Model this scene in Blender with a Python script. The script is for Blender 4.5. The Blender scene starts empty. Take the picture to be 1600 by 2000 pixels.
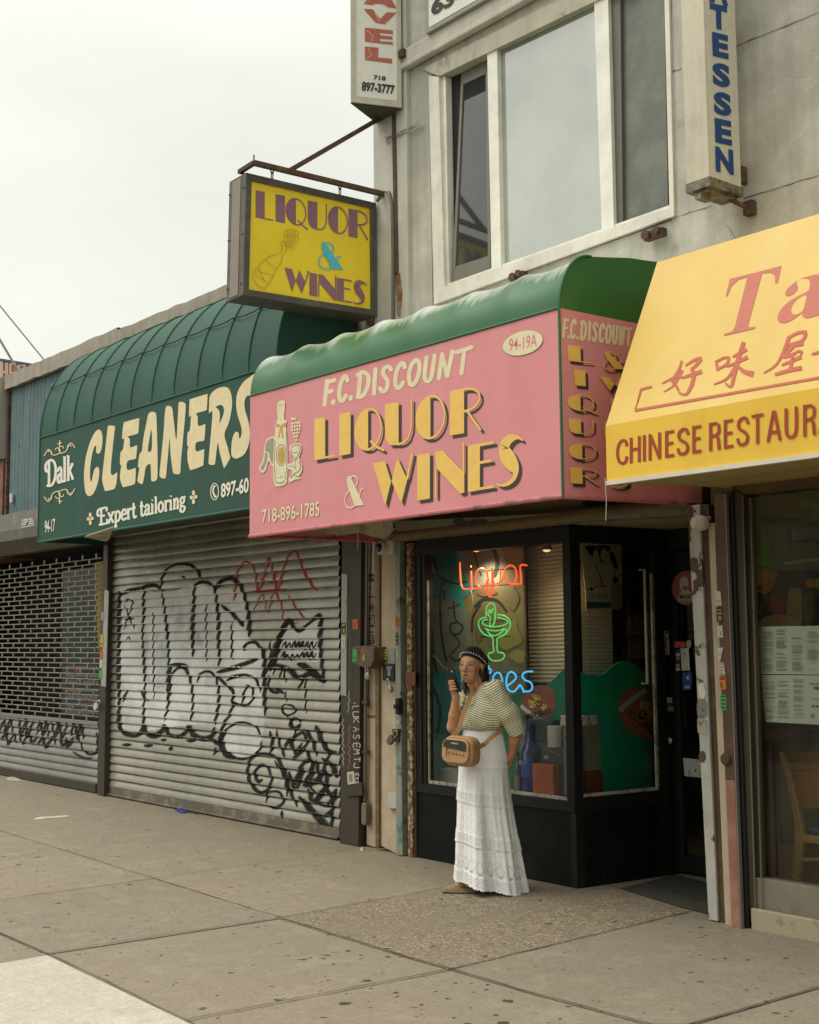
import bpy, bmesh, math, random
import numpy as np
from mathutils import Vector, Matrix
from mathutils import noise as mnoise

random.seed(7)
SC = bpy.context.scene
COL = SC.collection

# ------------------------------------------------------------------ camera
F_PX, YAW, PIT, ROL, EYE = 2508.83, math.radians(50.8367), math.radians(5.79936), math.radians(-0.45092), 1.55
_cy, _sy, _cp, _sp = math.cos(YAW), math.sin(YAW), math.cos(PIT), math.sin(PIT)
CD = Vector((-_sy * _cp, _cy * _cp, _sp))
_r0 = Vector((_cy, _sy, 0)); _u0 = _r0.cross(CD)
CR = _r0 * math.cos(ROL) + _u0 * math.sin(ROL)
CU = _u0 * math.cos(ROL) - _r0 * math.sin(ROL)
CE = Vector((0, 0, EYE))
cam = bpy.data.cameras.new('camera'); camo = bpy.data.objects.new('camera', cam); COL.objects.link(camo)
cam.sensor_fit = 'HORIZONTAL'; cam.sensor_width = 36; cam.lens = 36 * F_PX / 1600
cam.clip_start = .05; cam.clip_end = 3000
_m = Matrix((CR, CU, -CD)).transposed().to_4x4(); _m.translation = CE
camo.matrix_world = _m
SC.camera = camo

# ------------------------------------------------------------------ sky, sun, exposure
SUN_EL, SUN_ROT = math.radians(58), math.radians(215)
W = bpy.data.worlds.new('World'); SC.world = W; W.use_nodes = True
nt = W.node_tree; nt.nodes.clear()
def wn(t, **k):
    n = nt.nodes.new(t)
    for a, b in k.items(): setattr(n, a, b)
    return n
wo = wn('ShaderNodeOutputWorld'); bg1 = wn('ShaderNodeBackground'); bg2 = wn('ShaderNodeBackground'); add = wn('ShaderNodeAddShader')
sky = wn('ShaderNodeTexSky', sky_type='NISHITA', sun_disc=False, sun_elevation=SUN_EL, sun_rotation=SUN_ROT, dust_density=4.0)
nt.links.new(sky.outputs[0], bg1.inputs[0]); bg1.inputs[1].default_value = 0.05
tc = wn('ShaderNodeTexCoord'); sep = wn('ShaderNodeSeparateXYZ'); nt.links.new(tc.outputs['Generated'], sep.inputs[0])
ramp = wn('ShaderNodeValToRGB')          # overcast cloud layer: brighter towards the zenith
e = ramp.color_ramp.elements
e[0].position = 0.0; e[0].color = (.56, .545, .43, 1)
e[1].position = 1.0; e[1].color = (2.0, 1.95, 1.75, 1)
x = ramp.color_ramp.elements.new(.16); x.color = (.76, .745, .60, 1)
x = ramp.color_ramp.elements.new(.42); x.color = (.90, .885, .73, 1)
nz = wn('ShaderNodeTexNoise'); nz.inputs['Scale'].default_value = 2.2; nz.inputs['Detail'].default_value = 4
mp = wn('ShaderNodeMapping'); mp.inputs['Scale'].default_value = (1, 1, 2.5)
nt.links.new(tc.outputs['Generated'], mp.inputs[0]); nt.links.new(mp.outputs[0], nz.inputs['Vector'])
mr = wn('ShaderNodeMapRange'); mr.inputs[1].default_value = .3; mr.inputs[2].default_value = .7; mr.inputs[3].default_value = .86; mr.inputs[4].default_value = 1.05
nt.links.new(nz.outputs[0], mr.inputs[0])
mul = wn('ShaderNodeMix', data_type='RGBA', blend_type='MULTIPLY'); mul.inputs[0].default_value = 1
nt.links.new(sep.outputs[2], ramp.inputs[0]); nt.links.new(ramp.outputs[0], mul.inputs[6])
cb = wn('ShaderNodeCombineColor')
for i in range(3): nt.links.new(mr.outputs[0], cb.inputs[i])
nt.links.new(cb.outputs[0], mul.inputs[7]); nt.links.new(mul.outputs[2], bg2.inputs[0]); bg2.inputs[1].default_value = 1.0
nt.links.new(bg1.outputs[0], add.inputs[0]); nt.links.new(bg2.outputs[0], add.inputs[1]); nt.links.new(add.outputs[0], wo.inputs[0])
sl = bpy.data.lights.new('sun', 'SUN'); so = bpy.data.objects.new('sun', sl); COL.objects.link(so)
sl.energy = 1.2; sl.angle = math.radians(35); sl.color = (1, .96, .88)
so.rotation_euler = (math.radians(90) - SUN_EL, 0, math.radians(-35)); so.location = (0, -4, 9)
SC.view_settings.view_transform = 'Standard'; SC.view_settings.look = 'None'
SC.view_settings.gamma = 1; SC.view_settings.use_curve_mapping = False
SC.view_settings.exposure = 0.0
SC.cycles.max_bounces = 8; SC.cycles.transparent_max_bounces = 16
SC.cycles.caustics_reflective = False; SC.cycles.caustics_refractive = False

# ------------------------------------------------------------------ geometry helpers
def ray(x, y): return CD + CR * ((x - 800) / F_PX) - CU * ((y - 1000) / F_PX)
class PL:
    """a real plane in the street (a point and the direction it faces)"""
    def __init__(s, p, n): s.p = Vector(p); s.n = Vector(n).normalized()
    def at(s, x, y, off=0.0):
        k = ray(x, y); t = ((s.p + s.n * off) - CE).dot(s.n) / k.dot(s.n)
        return CE + k * t
def PY(Y): return PL((0, Y, 0), (0, -1, 0))
def PX(X): return PL((X, 0, 0), (1, 0, 0))
def PZ(Z): return PL((0, 0, Z), (0, 0, 1))
def T(sc, ox, oy):
    return lambda *pts: [(p[0] * sc + ox, p[1] * sc + oy) for p in pts]

class MB:
    def __init__(s): s.v = []; s.f = []; s.m = []; s.attr = None
    def poly(s, pts, mi=0):
        b = len(s.v); s.v += [tuple(p) for p in pts]; s.f.append(tuple(range(b, b + len(pts)))); s.m.append(mi)
    def slab(s, pts, vec, mi=0):
        n = len(pts); b = len(s.v); vec = Vector(vec)
        s.v += [tuple(p) for p in pts] + [tuple(Vector(p) + vec) for p in pts]
        s.f.append(tuple(range(b, b + n))); s.f.append(tuple(range(b + 2 * n - 1, b + n - 1, -1))); s.m += [mi, mi]
        for i in range(n):
            j = (i + 1) % n
            s.f.append((b + j, b + i, b + n + i, b + n + j)); s.m.append(mi)
    def box(s, x0, x1, y0, y1, z0, z1, mi=0):
        s.slab([(x0, y0, z0), (x1, y0, z0), (x1, y0, z1), (x0, y0, z1)], (0, y1 - y0, 0), mi)
    def rows(s, rows, mi=0, closed=False):
        b = len(s.v); n = len(rows[0])
        for r in rows: s.v += [tuple(p) for p in r]
        for i in range(len(rows) - 1):
            for j in range(n if closed else n - 1):
                k = (j + 1) % n
                s.f.append((b + i * n + j, b + i * n + k, b + (i + 1) * n + k, b + (i + 1) * n + j)); s.m.append(mi)
    def cap(s, pts, mi=0): s.poly(pts, mi)
    def tube(s, path, r, n=8, mi=0, closed=False):
        path = [Vector(p) for p in path]; N = len(path); rings = []
        up = Vector((.13, .21, 1)).normalized(); prev = None
        for i, p in enumerate(path):
            a = path[(i - 1) % N] if (closed or i) else p; c = path[(i + 1) % N] if (closed or i < N - 1) else p
            t = (c - a)
            if t.length < 1e-9: t = Vector((0, 0, 1))
            t.normalize()
            if prev is None:
                q = t.cross(up)
                if q.length < .05: q = t.cross(Vector((1, 0, 0)))
            else: q = prev - t * prev.dot(t)
            q.normalize(); prev = q; w = t.cross(q)
            rr = r[i] if isinstance(r, (list, tuple)) else r
            rings.append([p + (q * math.cos(2 * math.pi * k / n) + w * math.sin(2 * math.pi * k / n)) * rr for k in range(n)])
        if closed: rings.append(rings[0])
        s.rows(rings, mi, True)
        if not closed: s.cap(rings[0], mi); s.cap(list(reversed(rings[-1])), mi)
    def lathe(s, prof, c, n=20, mi=0, axis=None):
        c = Vector(c); rings = []
        R = axis if axis is not None else Matrix.Identity(3)
        for r, z in prof:
            rings.append([c + R @ Vector((r * math.cos(2 * math.pi * k / n), r * math.sin(2 * math.pi * k / n), z)) for k in range(n)])
        s.rows(rings, mi, True); s.cap(rings[0], mi); s.cap(rings[-1], mi)
    def bar(s, a, b, w, h, mi=0, up=(0, 0, 1)):
        a = Vector(a); b = Vector(b); t = (b - a).normalized(); q = t.cross(Vector(up)).normalized(); z = q.cross(t)
        ring = [a + q * (sx * w / 2) + z * (sz * h / 2) for sx, sz in ((-1, -1), (1, -1), (1, 1), (-1, 1))]
        s.slab(ring, b - a, mi)
    def build(s, name, mats, parent=None, smooth=False, bevel=0, recalc=True):
        me = bpy.data.meshes.new(name); me.from_pydata(s.v, [], s.f)
        if s.attr is not None: me.attributes.new('fade', 'FLOAT', 'POINT').data.foreach_set('value', s.attr)
        if not isinstance(mats, (list, tuple)): mats = [mats]
        for m in mats: me.materials.append(m)
        me.polygons.foreach_set('material_index', s.m)
        if recalc:
            bm = bmesh.new(); bm.from_mesh(me); bmesh.ops.recalc_face_normals(bm, faces=bm.faces); bm.to_mesh(me); bm.free()
        if smooth:
            me.polygons.foreach_set('use_smooth', [True] * len(me.polygons))
            if smooth != 'all': me.set_sharp_from_angle(angle=math.radians(40))
        me.update()
        o = bpy.data.objects.new(name, me); COL.objects.link(o)
        if bevel:
            md = o.modifiers.new('bevel', 'BEVEL'); md.width = bevel; md.segments = 2; md.limit_method = 'ANGLE'
        if parent is not None: adopt(o, parent)
        return o
def wloc(o):
    l = Vector(o.location)
    return l
def adopt(o, parent):
    o.parent = parent
    p = parent
    while p.parent is not None: p = p.parent
    if parent.type == 'EMPTY' and parent.parent is None:
        o.matrix_parent_inverse = Matrix.Translation(-parent.location)
def tag(o, label=None, cat=None, group=None, kind=None):
    if label: o['label'] = label
    if cat: o['category'] = cat
    if group: o['group'] = group
    if kind: o['kind'] = kind
    return o
def thing(name, label, cat, loc, group=None):
    o = bpy.data.objects.new(name, None); COL.objects.link(o); o.location = loc; o.empty_display_size = .1
    return tag(o, label, cat, group)

# ------------------------------------------------------------------ drawing helpers (paint and lettering lying on a plane)
def smooth(pts, n=6, closed=False):
    P = [Vector((p[0], p[1])) for p in pts]; N = len(P); out = []
    for i in range(N if closed else N - 1):
        p0 = P[(i - 1) % N] if (closed or i) else P[0]; p1 = P[i]; p2 = P[(i + 1) % N]
        p3 = P[(i + 2) % N] if (closed or i + 2 < N) else P[-1]
        for k in range(n):
            t = k / n
            out.append(.5 * ((2 * p1) + (p2 - p0) * t + (2 * p0 - 5 * p1 + 4 * p2 - p3) * t * t + (3 * p1 - p0 - 3 * p2 + p3) * t ** 3))
    if not closed: out.append(P[-1])
    return [(p.x, p.y) for p in out]
def ell(cx, cy, rx, ry, a0=0, a1=360, n=24):
    full = abs(a1 - a0) >= 360
    m = n if full else n + 1
    return [(cx + rx * math.cos(math.radians(a0 + (a1 - a0) * k / n)), cy + ry * math.sin(math.radians(a0 + (a1 - a0) * k / n))) for k in range(m)]
def ribbon(pts, w, closed=False, rnd=False):
    """flat strip following pts; returns list of quads (2D)"""
    P = [Vector((p[0], p[1])) for p in pts]; N = len(P); L = []; R = []
    for i in range(N):
        a = P[(i - 1) % N] if (closed or i) else P[i]; c = P[(i + 1) % N] if (closed or i < N - 1) else P[i]
        t = c - a
        if t.length < 1e-9: t = Vector((1, 0))
        t.normalize(); n = Vector((-t.y, t.x)); ww = (w[i] if isinstance(w, (list, tuple)) else w) / 2
        L.append(P[i] + n * ww); R.append(P[i] - n * ww)
    out = []
    for i in range(N if closed else N - 1):
        j = (i + 1) % N
        out.append([L[i], R[i], R[j], L[j]])
    if rnd and not closed:
        for (p, q, o) in ((P[0], P[1], 0), (P[-1], P[-2], -1)):
            ww = (w[o] if isinstance(w, (list, tuple)) else w) / 2
            d = (p - q).normalized(); n = Vector((-d.y, d.x))
            out.append([p + n * ww * math.cos(a) + d * ww * math.sin(a) for a in [math.pi * k / 6 for k in range(7)]])
    return [[(p.x, p.y) for p in q] for q in out]
class Art:
    """collects flat painted shapes given in some 2D frame and lays them on a plane, each a hair above the last"""
    def __init__(s, plane, tf=None, off=.003, step=.00012):
        s.pl = plane; s.tf = tf or (lambda *p: list(p)); s.off = off; s.step = step; s.mb = MB()
    def poly(s, pts, mi=0):
        s.off += s.step
        s.mb.poly([s.pl.at(x, y, s.off) for x, y in s.tf(*pts)], mi)
    def rib(s, pts, w, mi=0, closed=False, rnd=False):
        s.off += s.step
        for k, q in enumerate(ribbon(pts, w, closed, rnd)):
            s.mb.poly([s.pl.at(x, y, s.off + k * 8e-6) for x, y in s.tf(*q)], mi)
    def quadmap(s, polys, quad, mi=0, grow=1):
        """unit-square shapes (y up) into the quad tl,tr,br,bl"""
        tl, tr, br, bl = quad
        s.off += s.step
        for pts in polys:
            s.off += s.step * .3 * grow
            q = []
            for u, v in pts:
                a = (bl[0] + (br[0] - bl[0]) * u, bl[1] + (br[1] - bl[1]) * u); b = (tl[0] + (tr[0] - tl[0]) * u, tl[1] + (tr[1] - tl[1]) * u)
                q.append((a[0] + (b[0] - a[0]) * v, a[1] + (b[1] - a[1]) * v))
            s.mb.poly([s.pl.at(x, y, s.off) for x, y in s.tf(*q)], mi)
    def text(s, body, quad, mi=0, bold=0.0):
        s.quadmap(text_polys(body, bold), quad, mi, 0)
    def build(s, name, mats, parent=None): return s.mb.build(name, mats, parent, recalc=False)
_tc = {}
def text_polys(body, bold=0.0):
    k = (body, bold)
    if k in _tc: return _tc[k]
    cu = bpy.data.curves.new('lettering', 'FONT'); cu.body = body; cu.offset = bold; cu.resolution_u = 4
    o = bpy.data.objects.new('lettering', cu); COL.objects.link(o)
    dg = bpy.context.evaluated_depsgraph_get(); me = bpy.data.meshes.new_from_object(o.evaluated_get(dg))
    vs = [v.co.copy() for v in me.vertices]
    x0 = min(v.x for v in vs); x1 = max(v.x for v in vs); y0 = min(v.y for v in vs); y1 = max(v.y for v in vs)
    out = [[((vs[i].x - x0) / (x1 - x0), (vs[i].y - y0) / max(1e-6, y1 - y0)) for i in p.vertices] for p in me.polygons]
    bpy.data.objects.remove(o); bpy.data.curves.remove(cu); bpy.data.meshes.remove(me)
    _tc[k] = out
    return out

# ------------------------------------------------------------------ materials
def lin(c):
    if isinstance(c, str):
        c = tuple(int(c[i:i + 2], 16) / 255 for i in (0, 2, 4))
        return tuple(a / 12.92 if a <= .04045 else ((a + .055) / 1.055) ** 2.4 for a in c)
    return c
class MT:
    def __init__(s, name):
        s.m = bpy.data.materials.new(name); s.m.use_nodes = True; s.t = s.m.node_tree
        s.b = s.t.nodes['Principled BSDF']; s.out = s.t.nodes['Material Output']
        s._co = None
    def n(s, ty, **k):
        x = s.t.nodes.new(ty)
        for a, b in k.items(): setattr(x, a, b)
        return x
    def l(s, a, b): s.t.links.new(a, b)
    def co(s, scale=(1, 1, 1)):
        if s._co is None: s._co = s.n('ShaderNodeTexCoord').outputs['Object']
        m = s.n('ShaderNodeMapping'); m.inputs['Scale'].default_value = scale; s.l(s._co, m.inputs[0])
        return m.outputs[0]
    def noise(s, scale, detail=4, rough=.55, stretch=(1, 1, 1)):
        x = s.n('ShaderNodeTexNoise'); x.inputs['Scale'].default_value = scale; x.inputs['Detail'].default_value = detail; x.inputs['Roughness'].default_value = rough
        s.l(s.co(stretch), x.inputs['Vector']); return x.outputs[0]
    def mrange(s, v, a, b, c=0, d=1):
        x = s.n('ShaderNodeMapRange'); x.inputs[1].default_value = a; x.inputs[2].default_value = b; x.inputs[3].default_value = c; x.inputs[4].default_value = d
        s.l(v, x.inputs[0]); return x.outputs[0]
    def mix(s, fac, a, b, mode='MIX'):
        x = s.n('ShaderNodeMix', data_type='RGBA', blend_type=mode)
        for sock, v in ((x.inputs[0], fac), (x.inputs[6], a), (x.inputs[7], b)):
            if isinstance(v, (int, float)): sock.default_value = v
            elif isinstance(v, tuple): sock.default_value = (*v[:3], 1)
            else: s.l(v, sock)
        return x.outputs[2]
    def math(s, op, a, b=0.0):
        x = s.n('ShaderNodeMath', operation=op)
        for sock, v in ((x.inputs[0], a), (x.inputs[1], b)):
            if isinstance(v, (int, float)): sock.default_value = v
            else: s.l(v, sock)
        return x.outputs[0]
    def bump(s, h, strength=.3, dist=.01):
        x = s.n('ShaderNodeBump'); x.inputs['Strength'].default_value = strength; x.inputs['Distance'].default_value = dist
        s.l(h, x.inputs['Height']); s.l(x.outputs[0], s.b.inputs['Normal'])
    def set(s, col=None, rough=None, metal=None, spec=None):
        if col is not None:
            if isinstance(col, tuple): s.b.inputs['Base Color'].default_value = (*col[:3], 1)
            else: s.l(col, s.b.inputs['Base Color'])
        if rough is not None:
            if isinstance(rough, (int, float)): s.b.inputs['Roughness'].default_value = rough
            else: s.l(rough, s.b.inputs['Roughness'])
        if metal is not None: s.b.inputs['Metallic'].default_value = metal
        if spec is not None: s.b.inputs['Specular IOR Level'].default_value = spec
        return s.m
def mk(name, c, c2=None, scale=6, lo=.5, hi=.6, rough=.6, metal=0, var=.14, vs=5, streak=0, bump=0, bs=60, spec=None, c3=None, s3=20, lo3=.6, hi3=.66):
    """weathered surface: base colour with uneven tone, patches of c2, specks of c3, vertical run marks"""
    c = lin(c); t = MT(name)
    nv = t.noise(vs, 6, .65)
    lo_c = tuple(max(0, a * (1 - var)) for a in c); hi_c = tuple(min(1, a * (1 + var)) for a in c)
    col = t.mix(t.mrange(nv, .3, .7), lo_c, hi_c)
    if c2 is not None: col = t.mix(t.mrange(t.noise(scale, 8, .7), lo, hi), col, lin(c2))
    if c3 is not None: col = t.mix(t.mrange(t.noise(s3, 6, .7), lo3, hi3), col, lin(c3))
    if streak:
        sv = t.noise(9, 5, .6, (1, 1, .07)); col = t.mix(t.mrange(sv, .45, .75, 0, streak), col, tuple(a * .45 for a in c))
    if bump: t.bump(t.noise(bs, 6, .7), bump, .004)
    return t.set(col, rough, metal, spec)
def flat(name, c, rough=.6, var=.07, spec=None): return mk(name, c, rough=rough, var=var, vs=14, spec=spec)
def emis(name, c, st):
    t = MT(name); c = lin(c); t.set((*c,), .4)
    t.b.inputs['Emission Color'].default_value = (*c, 1); t.b.inputs['Emission Strength'].default_value = st
    return t.m
def glass(name, tint=(.9, .95, .93), ior=1.45, rough=.01, dirt=.0, gain=1.0):
    t = MT(name); tr = t.n('ShaderNodeBsdfTransparent'); tr.inputs[0].default_value = (*tint, 1)
    gl = t.n('ShaderNodeBsdfGlossy'); gl.inputs['Roughness'].default_value = rough; gl.inputs[0].default_value = (1, 1, 1, 1)
    fr = t.n('ShaderNodeFresnel'); fr.inputs[0].default_value = ior
    ms = t.n('ShaderNodeMixShader'); t.l(t.math('MULTIPLY', fr.outputs[0], gain), ms.inputs[0]); t.l(tr.outputs[0], ms.inputs[1]); t.l(gl.outputs[0], ms.inputs[2])
    last = ms.outputs[0]
    if dirt:  # diffuse film: dirt, plus imitated street reflection on the restaurant pane
        df = t.n('ShaderNodeBsdfDiffuse'); df.inputs[0].default_value = (.5, .49, .43, 1)
        m2 = t.n('ShaderNodeMixShader'); t.l(t.mrange(t.noise(3, 6, .6, (1, 1, .5)), .4, .8, 0, dirt), m2.inputs[0]); t.l(last, m2.inputs[1]); t.l(df.outputs[0], m2.inputs[2]); last = m2.outputs[0]
    t.l(last, t.out.inputs[0]); return t.m

# ------------------------------------------------------------------ materials of the street
def concrete(name, c, c2, agg=0.0, spots=True, seed=0.0):
    t = MT(name); c = lin(c); c2 = lin(c2)
    col = t.mix(t.mrange(t.noise(1.1, 6, .6), .35, .68), c, c2)
    col = t.mix(t.mrange(t.noise(9, 6, .7), .5, .85, 0, .35), col, tuple(a * .72 for a in c))
    col = t.mix(t.mrange(t.noise(.55, 4, .6), .45, .7, 0, .55), col, (c[0] * 1.08, c[1] * .94, c[2] * .82)); col = t.mix(t.mrange(t.noise(2.4, 7, .7), .55, .8, 0, .5), col, tuple(a * .62 for a in c))
    fine = t.noise(95, 4, .85)
    col = t.mix(t.mrange(t.noise(38, 5, .9), .47, .58, 0, .6), col, tuple(a * .55 for a in c)); col = t.mix(t.mrange(t.noise(60, 4, .9), .51, .60, 0, .5), col, tuple(min(1, a * 1.45) for a in c))
    col = t.mix(t.mrange(fine, .38, .62, .0, .5), col, tuple(a * .62 for a in c))
    col = t.mix(t.mrange(t.noise(170, 2, .8), .60, .68, 0, .5), col, tuple(min(1, a * 1.7) for a in c))
    col = t.mix(t.mrange(t.noise(13, 9, .82), .40, .60, 0, .5), col, tuple(a * .66 for a in c)); col = t.mix(t.mrange(t.noise(5, 8, .8), .50, .66, 0, .4), col, tuple(min(1, a * 1.25) for a in c))
    if agg:
        v = t.n('ShaderNodeTexVoronoi'); v.inputs['Scale'].default_value = 48; t.l(t.co(), v.inputs['Vector'])
        sp = t.n('ShaderNodeSeparateColor'); t.l(v.outputs['Color'], sp.inputs[0])
        pc = t.mix(t.mrange(sp.outputs[0], .1, .9), (.08, .06, .042), (.46, .38, .27))
        col = t.mix(t.math('MULTIPLY', t.mrange(v.outputs['Distance'], .45, .3), t.mrange(t.noise(2.2, 4, .6), .3, .55, agg * .3, agg)), col, pc)
    if spots:
        for sc, r, seedo in ((2.3, .075, 0), (4.6, .085, 3.3), (9, .085, 7.7), (17, .07, 1.9)):
            m = t.n('ShaderNodeMapping'); m.inputs['Location'].default_value = (seedo + seed, seedo * 1.7, 0)
            m.inputs['Scale'].default_value = (1, 1, 1)
            wv = t.n('ShaderNodeTexNoise'); wv.inputs['Scale'].default_value = 30; t.l(t.co(), wv.inputs['Vector'])
            mx = t.n('ShaderNodeVectorMath', operation='MULTIPLY_ADD'); mx.inputs[1].default_value = (.05, .05, 0); t.l(wv.outputs['Color'], mx.inputs[0]); t.l(t.co(), mx.inputs[2])
            t.l(mx.outputs[0], m.inputs[0])
            v = t.n('ShaderNodeTexVoronoi', feature='F1'); v.inputs['Scale'].default_value = sc; t.l(m.outputs[0], v.inputs['Vector'])
            sp = t.n('ShaderNodeSeparateColor'); t.l(v.outputs['Color'], sp.inputs[0])
            rad = t.mrange(sp.outputs[0], .42, 1.0, 0.0, r * (1 + sc * .12))
            dd = t.math('SUBTRACT', rad, v.outputs['Distance'])
            col = t.mix(t.mrange(dd, 0, .014, 0, .9), col, (.035, .032, .027))
    col = t.mix(t.mrange(t.noise(1.7, 9, .78), .56, .74, 0, .45), col, tuple(min(1, a * 1.3) for a in c)); col = t.mix(t.mrange(t.noise(30, 5, .8), .58, .72, 0, .4), col, tuple(a * .55 for a in c))
    t.bump(fine, .3, .003)
    t.set(col, .85, spec=.3)
    return t.m
M_conc = concrete('sidewalk concrete', (.285, .25, .182), (.225, .199, .148))
M_patch = concrete('exposed aggregate concrete', (.245, .205, .142), (.19, .163, .117), agg=.95, seed=4)
M_light = concrete('new pale concrete', (.53, .51, .43), (.46, .44, .37), spots=False)
M_conc2 = concrete('darker slab concrete', (.264, .234, .172), (.212, .188, .14), seed=9); M_conc3 = concrete('tan slab concrete', (.292, .252, .18), (.232, .202, .146), seed=5)
M_joint = flat('joint dirt', (.055, .048, .036), .9)
M_crack = flat('hairline crack', (.11, .095, .07), .9)
M_road = mk('asphalt', (.05, .05, .05), rough=.9, var=.2, bump=.4)
Z0 = PZ(0)
def gp(*pts, z=0.0): return [tuple(PZ(z).at(x, y)) for x, y in pts]

mb = MB(); mb.poly([(-400, -60, -.16), (400, -60, -.16), (400, -2.1, -.16), (-400, -2.1, -.16)]); mb.poly([(-400, -400, -.165), (400, -400, -.165), (400, -60, -.165), (-400, -60, -.165)])
mb.poly([(-400, 7.8, -.166), (400, 7.8, -.166), (400, 400, -.166), (-400, 400, -.166)])
tag(mb.build('road', M_road), kind='structure')
mb = MB(); mb.box(-120, 60, -2.12, -1.95, -.16, -.004)
tag(mb.build('kerb', mk('kerb stone', (.3, .29, .26), rough=.85)), kind='structure')
mb = MB()
mb.slab([(-120, -1.95, 0), (60, -1.95, 0), (60, 8.2, 0), (-120, 8.2, 0)], (0, 0, -.15), 0)
def jo(pts, w, mi, z):
    q = [tuple(PZ(0).at(x, y))[:2] for x, y in pts]; out = []
    for i in range(len(q) - 1):     # uneven edge
        a = Vector(q[i]); b = Vector(q[i + 1]); n = max(1, int((b - a).length / .12))
        for k in range(n):
            p = a.lerp(b, k / n); out.append((p.x + random.uniform(-.004, .004), p.y + random.uniform(-.004, .004)))
    out.append(q[-1])
    for f in ribbon(out, [w * random.uniform(.35, .75) for _ in out]): mb.poly([(x, y, z) for x, y in f], mi)
patch = gp((547, 1794), (800, 1748), (865, 1736), (1128, 1738), (1300, 1713), (1385, 1740), (1382, 1775), (1080, 1848), (882, 1895), (800, 1872), z=.004)
mb.poly(patch, 1)
mb.poly(gp((300, 1717), (547, 1794), (92, 1864), (0, 1825), (-104, 1779), (0, 1759), z=.004), 5); mb.poly(gp((300, 1717), (547, 1794), (800, 1748), (865, 1736), (775, 1672), (700, 1655), (665, 1665), z=.004), 6); mb.poly(gp((882, 1895), (1080, 1848), (1382, 1775), (1440, 1822), (1600, 1855), (1700, 1880), (1700, 1900), (1600, 1930), (1360, 2000), (1260, 2000), (1020, 1936), z=.004), 5); mb.poly(gp((0, 1624), (125, 1662), (300, 1717), (0, 1759), (-104, 1779), (-330, 1525), z=.004), 6)
lt = gp((92, 1866), (372, 2000), z=.004)
d = Vector(lt[1]) - Vector(lt[0]); d2 = Vector(gp((0, 1882), z=.004)[0]) - Vector(lt[0])
mb.poly([lt[0], tuple(Vector(lt[0]) + d * 1.9), tuple(Vector(lt[0]) + d * 1.9 + d2 * 3.2), tuple(Vector(lt[0]) + d2 * 3.2)], 2)
jo([(-330, 1525), (0, 1624), (125, 1662), (300, 1717), (547, 1794), (800, 1872), (882, 1895), (1020, 1936), (1260, 2000), (1700, 2130)], .011, 3, .008)
jo([(-150, 1782), (0, 1759), (300, 1718), (665, 1665), (700, 1655)], .012, 3, .0082)
jo([(0, 1677), (120, 1665), (235, 1648)], .006, 4, .0084)
jo([(92, 1864), (320, 1828), (547, 1794)], .008, 4, .0084); jo([(547, 1794), (800, 1748), (865, 1736)], .012, 3, .0086)
jo([(360, 1997), (385, 1991), (800, 1911), (882, 1895), (1080, 1848), (1300, 1794), (1382, 1775)], .016, 3, .0088)
jo([(1300, 2020), (1360, 2000), (1600, 1930), (1700, 1900)], .013, 3, .009)
jo([(-120, 1775), (0, 1825), (92, 1864), (230, 1930), (370, 2000), (520, 2075)], .012, 3, .0092)
sidewalk = mb.build('sidewalk', [M_conc, M_patch, M_light, M_joint, M_crack, M_conc2, M_conc3], recalc=False)
tag(sidewalk, kind='structure')

# ------------------------------------------------------------------ the single-storey cleaners building
M_coping = mk('weathered metal coping', (.33, .30, .235), (.2, .175, .12), scale=3, lo=.55, hi=.75, streak=.55, rough=.7, bump=.2, bs=30)
M_peel = mk('peeling white paint on rust', (.62, .60, .52), (.16, .09, .045), scale=7, lo=.5, hi=.54, streak=.5, rough=.8, c3=(.3, .25, .18), s3=12, lo3=.58, hi3=.62, bump=.4)
M_corr = mk('teal corrugated sheet', (.115, .19, .20), (.19, .13, .085), scale=3.2, lo=.6, hi=.7, streak=.6, rough=.65, c3=(.05, .07, .075), s3=5, lo3=.62, hi3=.7)
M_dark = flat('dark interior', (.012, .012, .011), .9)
M_brownpost = mk('dark brown steel', (.045, .036, .024), (.075, .045, .02), scale=14, lo=.55, hi=.7, rough=.55, streak=.5, bump=.3, c3=(.16, .13, .09), s3=40, lo3=.7, hi3=.74)
F605 = PY(6.05); F600 = PY(6.0)
zc = F600.at(442, 580).z; zt = F600.at(442, 557).z
XL = F600.at(9, 740).x
low = thing('shop_building', 'low shop building with weathered metal coping and teal corrugated sheet above the cleaners awning', 'building', (-11.4, 6.5, 0))
FS_X0 = PY(6.1).at(211, 1330).x - .06
mb = MB(); mb.box(XL + .03, -7.82, 6.14, 6.4, 2.95, zt - .02); mb.box(XL + .03, -7.82, 6.4, 13, zt - .3, zt - .1); mb.box(XL + .03, XL + .25, 6.4, 13, 2.75, zt - .3)
mb.box(FS_X0, -7.82, 6.15, 6.4, 0, 2.94); mb.build('wall', flat('rough dark brick', (.09, .065, .05), .9), low)
xm = F600.at(230, 650).x
mb = MB()
def wavy_cop(x0, x1, z0a, z0b, z1, y0, dz):
    n = max(6, int((x1 - x0) / .18)); fr = []; 
    for i in range(n + 1):
        x = x0 + (x1 - x0) * i / n; fr.append((x, random.uniform(-.006, .006), random.uniform(-.008, .008)))
    mb.rows([[(x, y0 + a, z1 + b) for x, a, b in fr], [(x, y0 + a * .5, z0a + (z0b - z0a) * i / n + b) for i, (x, a, b) in enumerate(fr)], [(x, y0 + .05, z0a + (z0b - z0a) * i / n + b) for i, (x, a, b) in enumerate(fr)]])
    mb.rows([[(x, y0 + a, z1 + b) for x, a, b in fr], [(x, y0 + .45, z1 + b) for x, a, b in fr]])
wavy_cop(XL, xm - .01, F600.at(11, 760).z, F600.at(230, 673).z, F600.at(9, 734).z, 6.0, 0)
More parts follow.
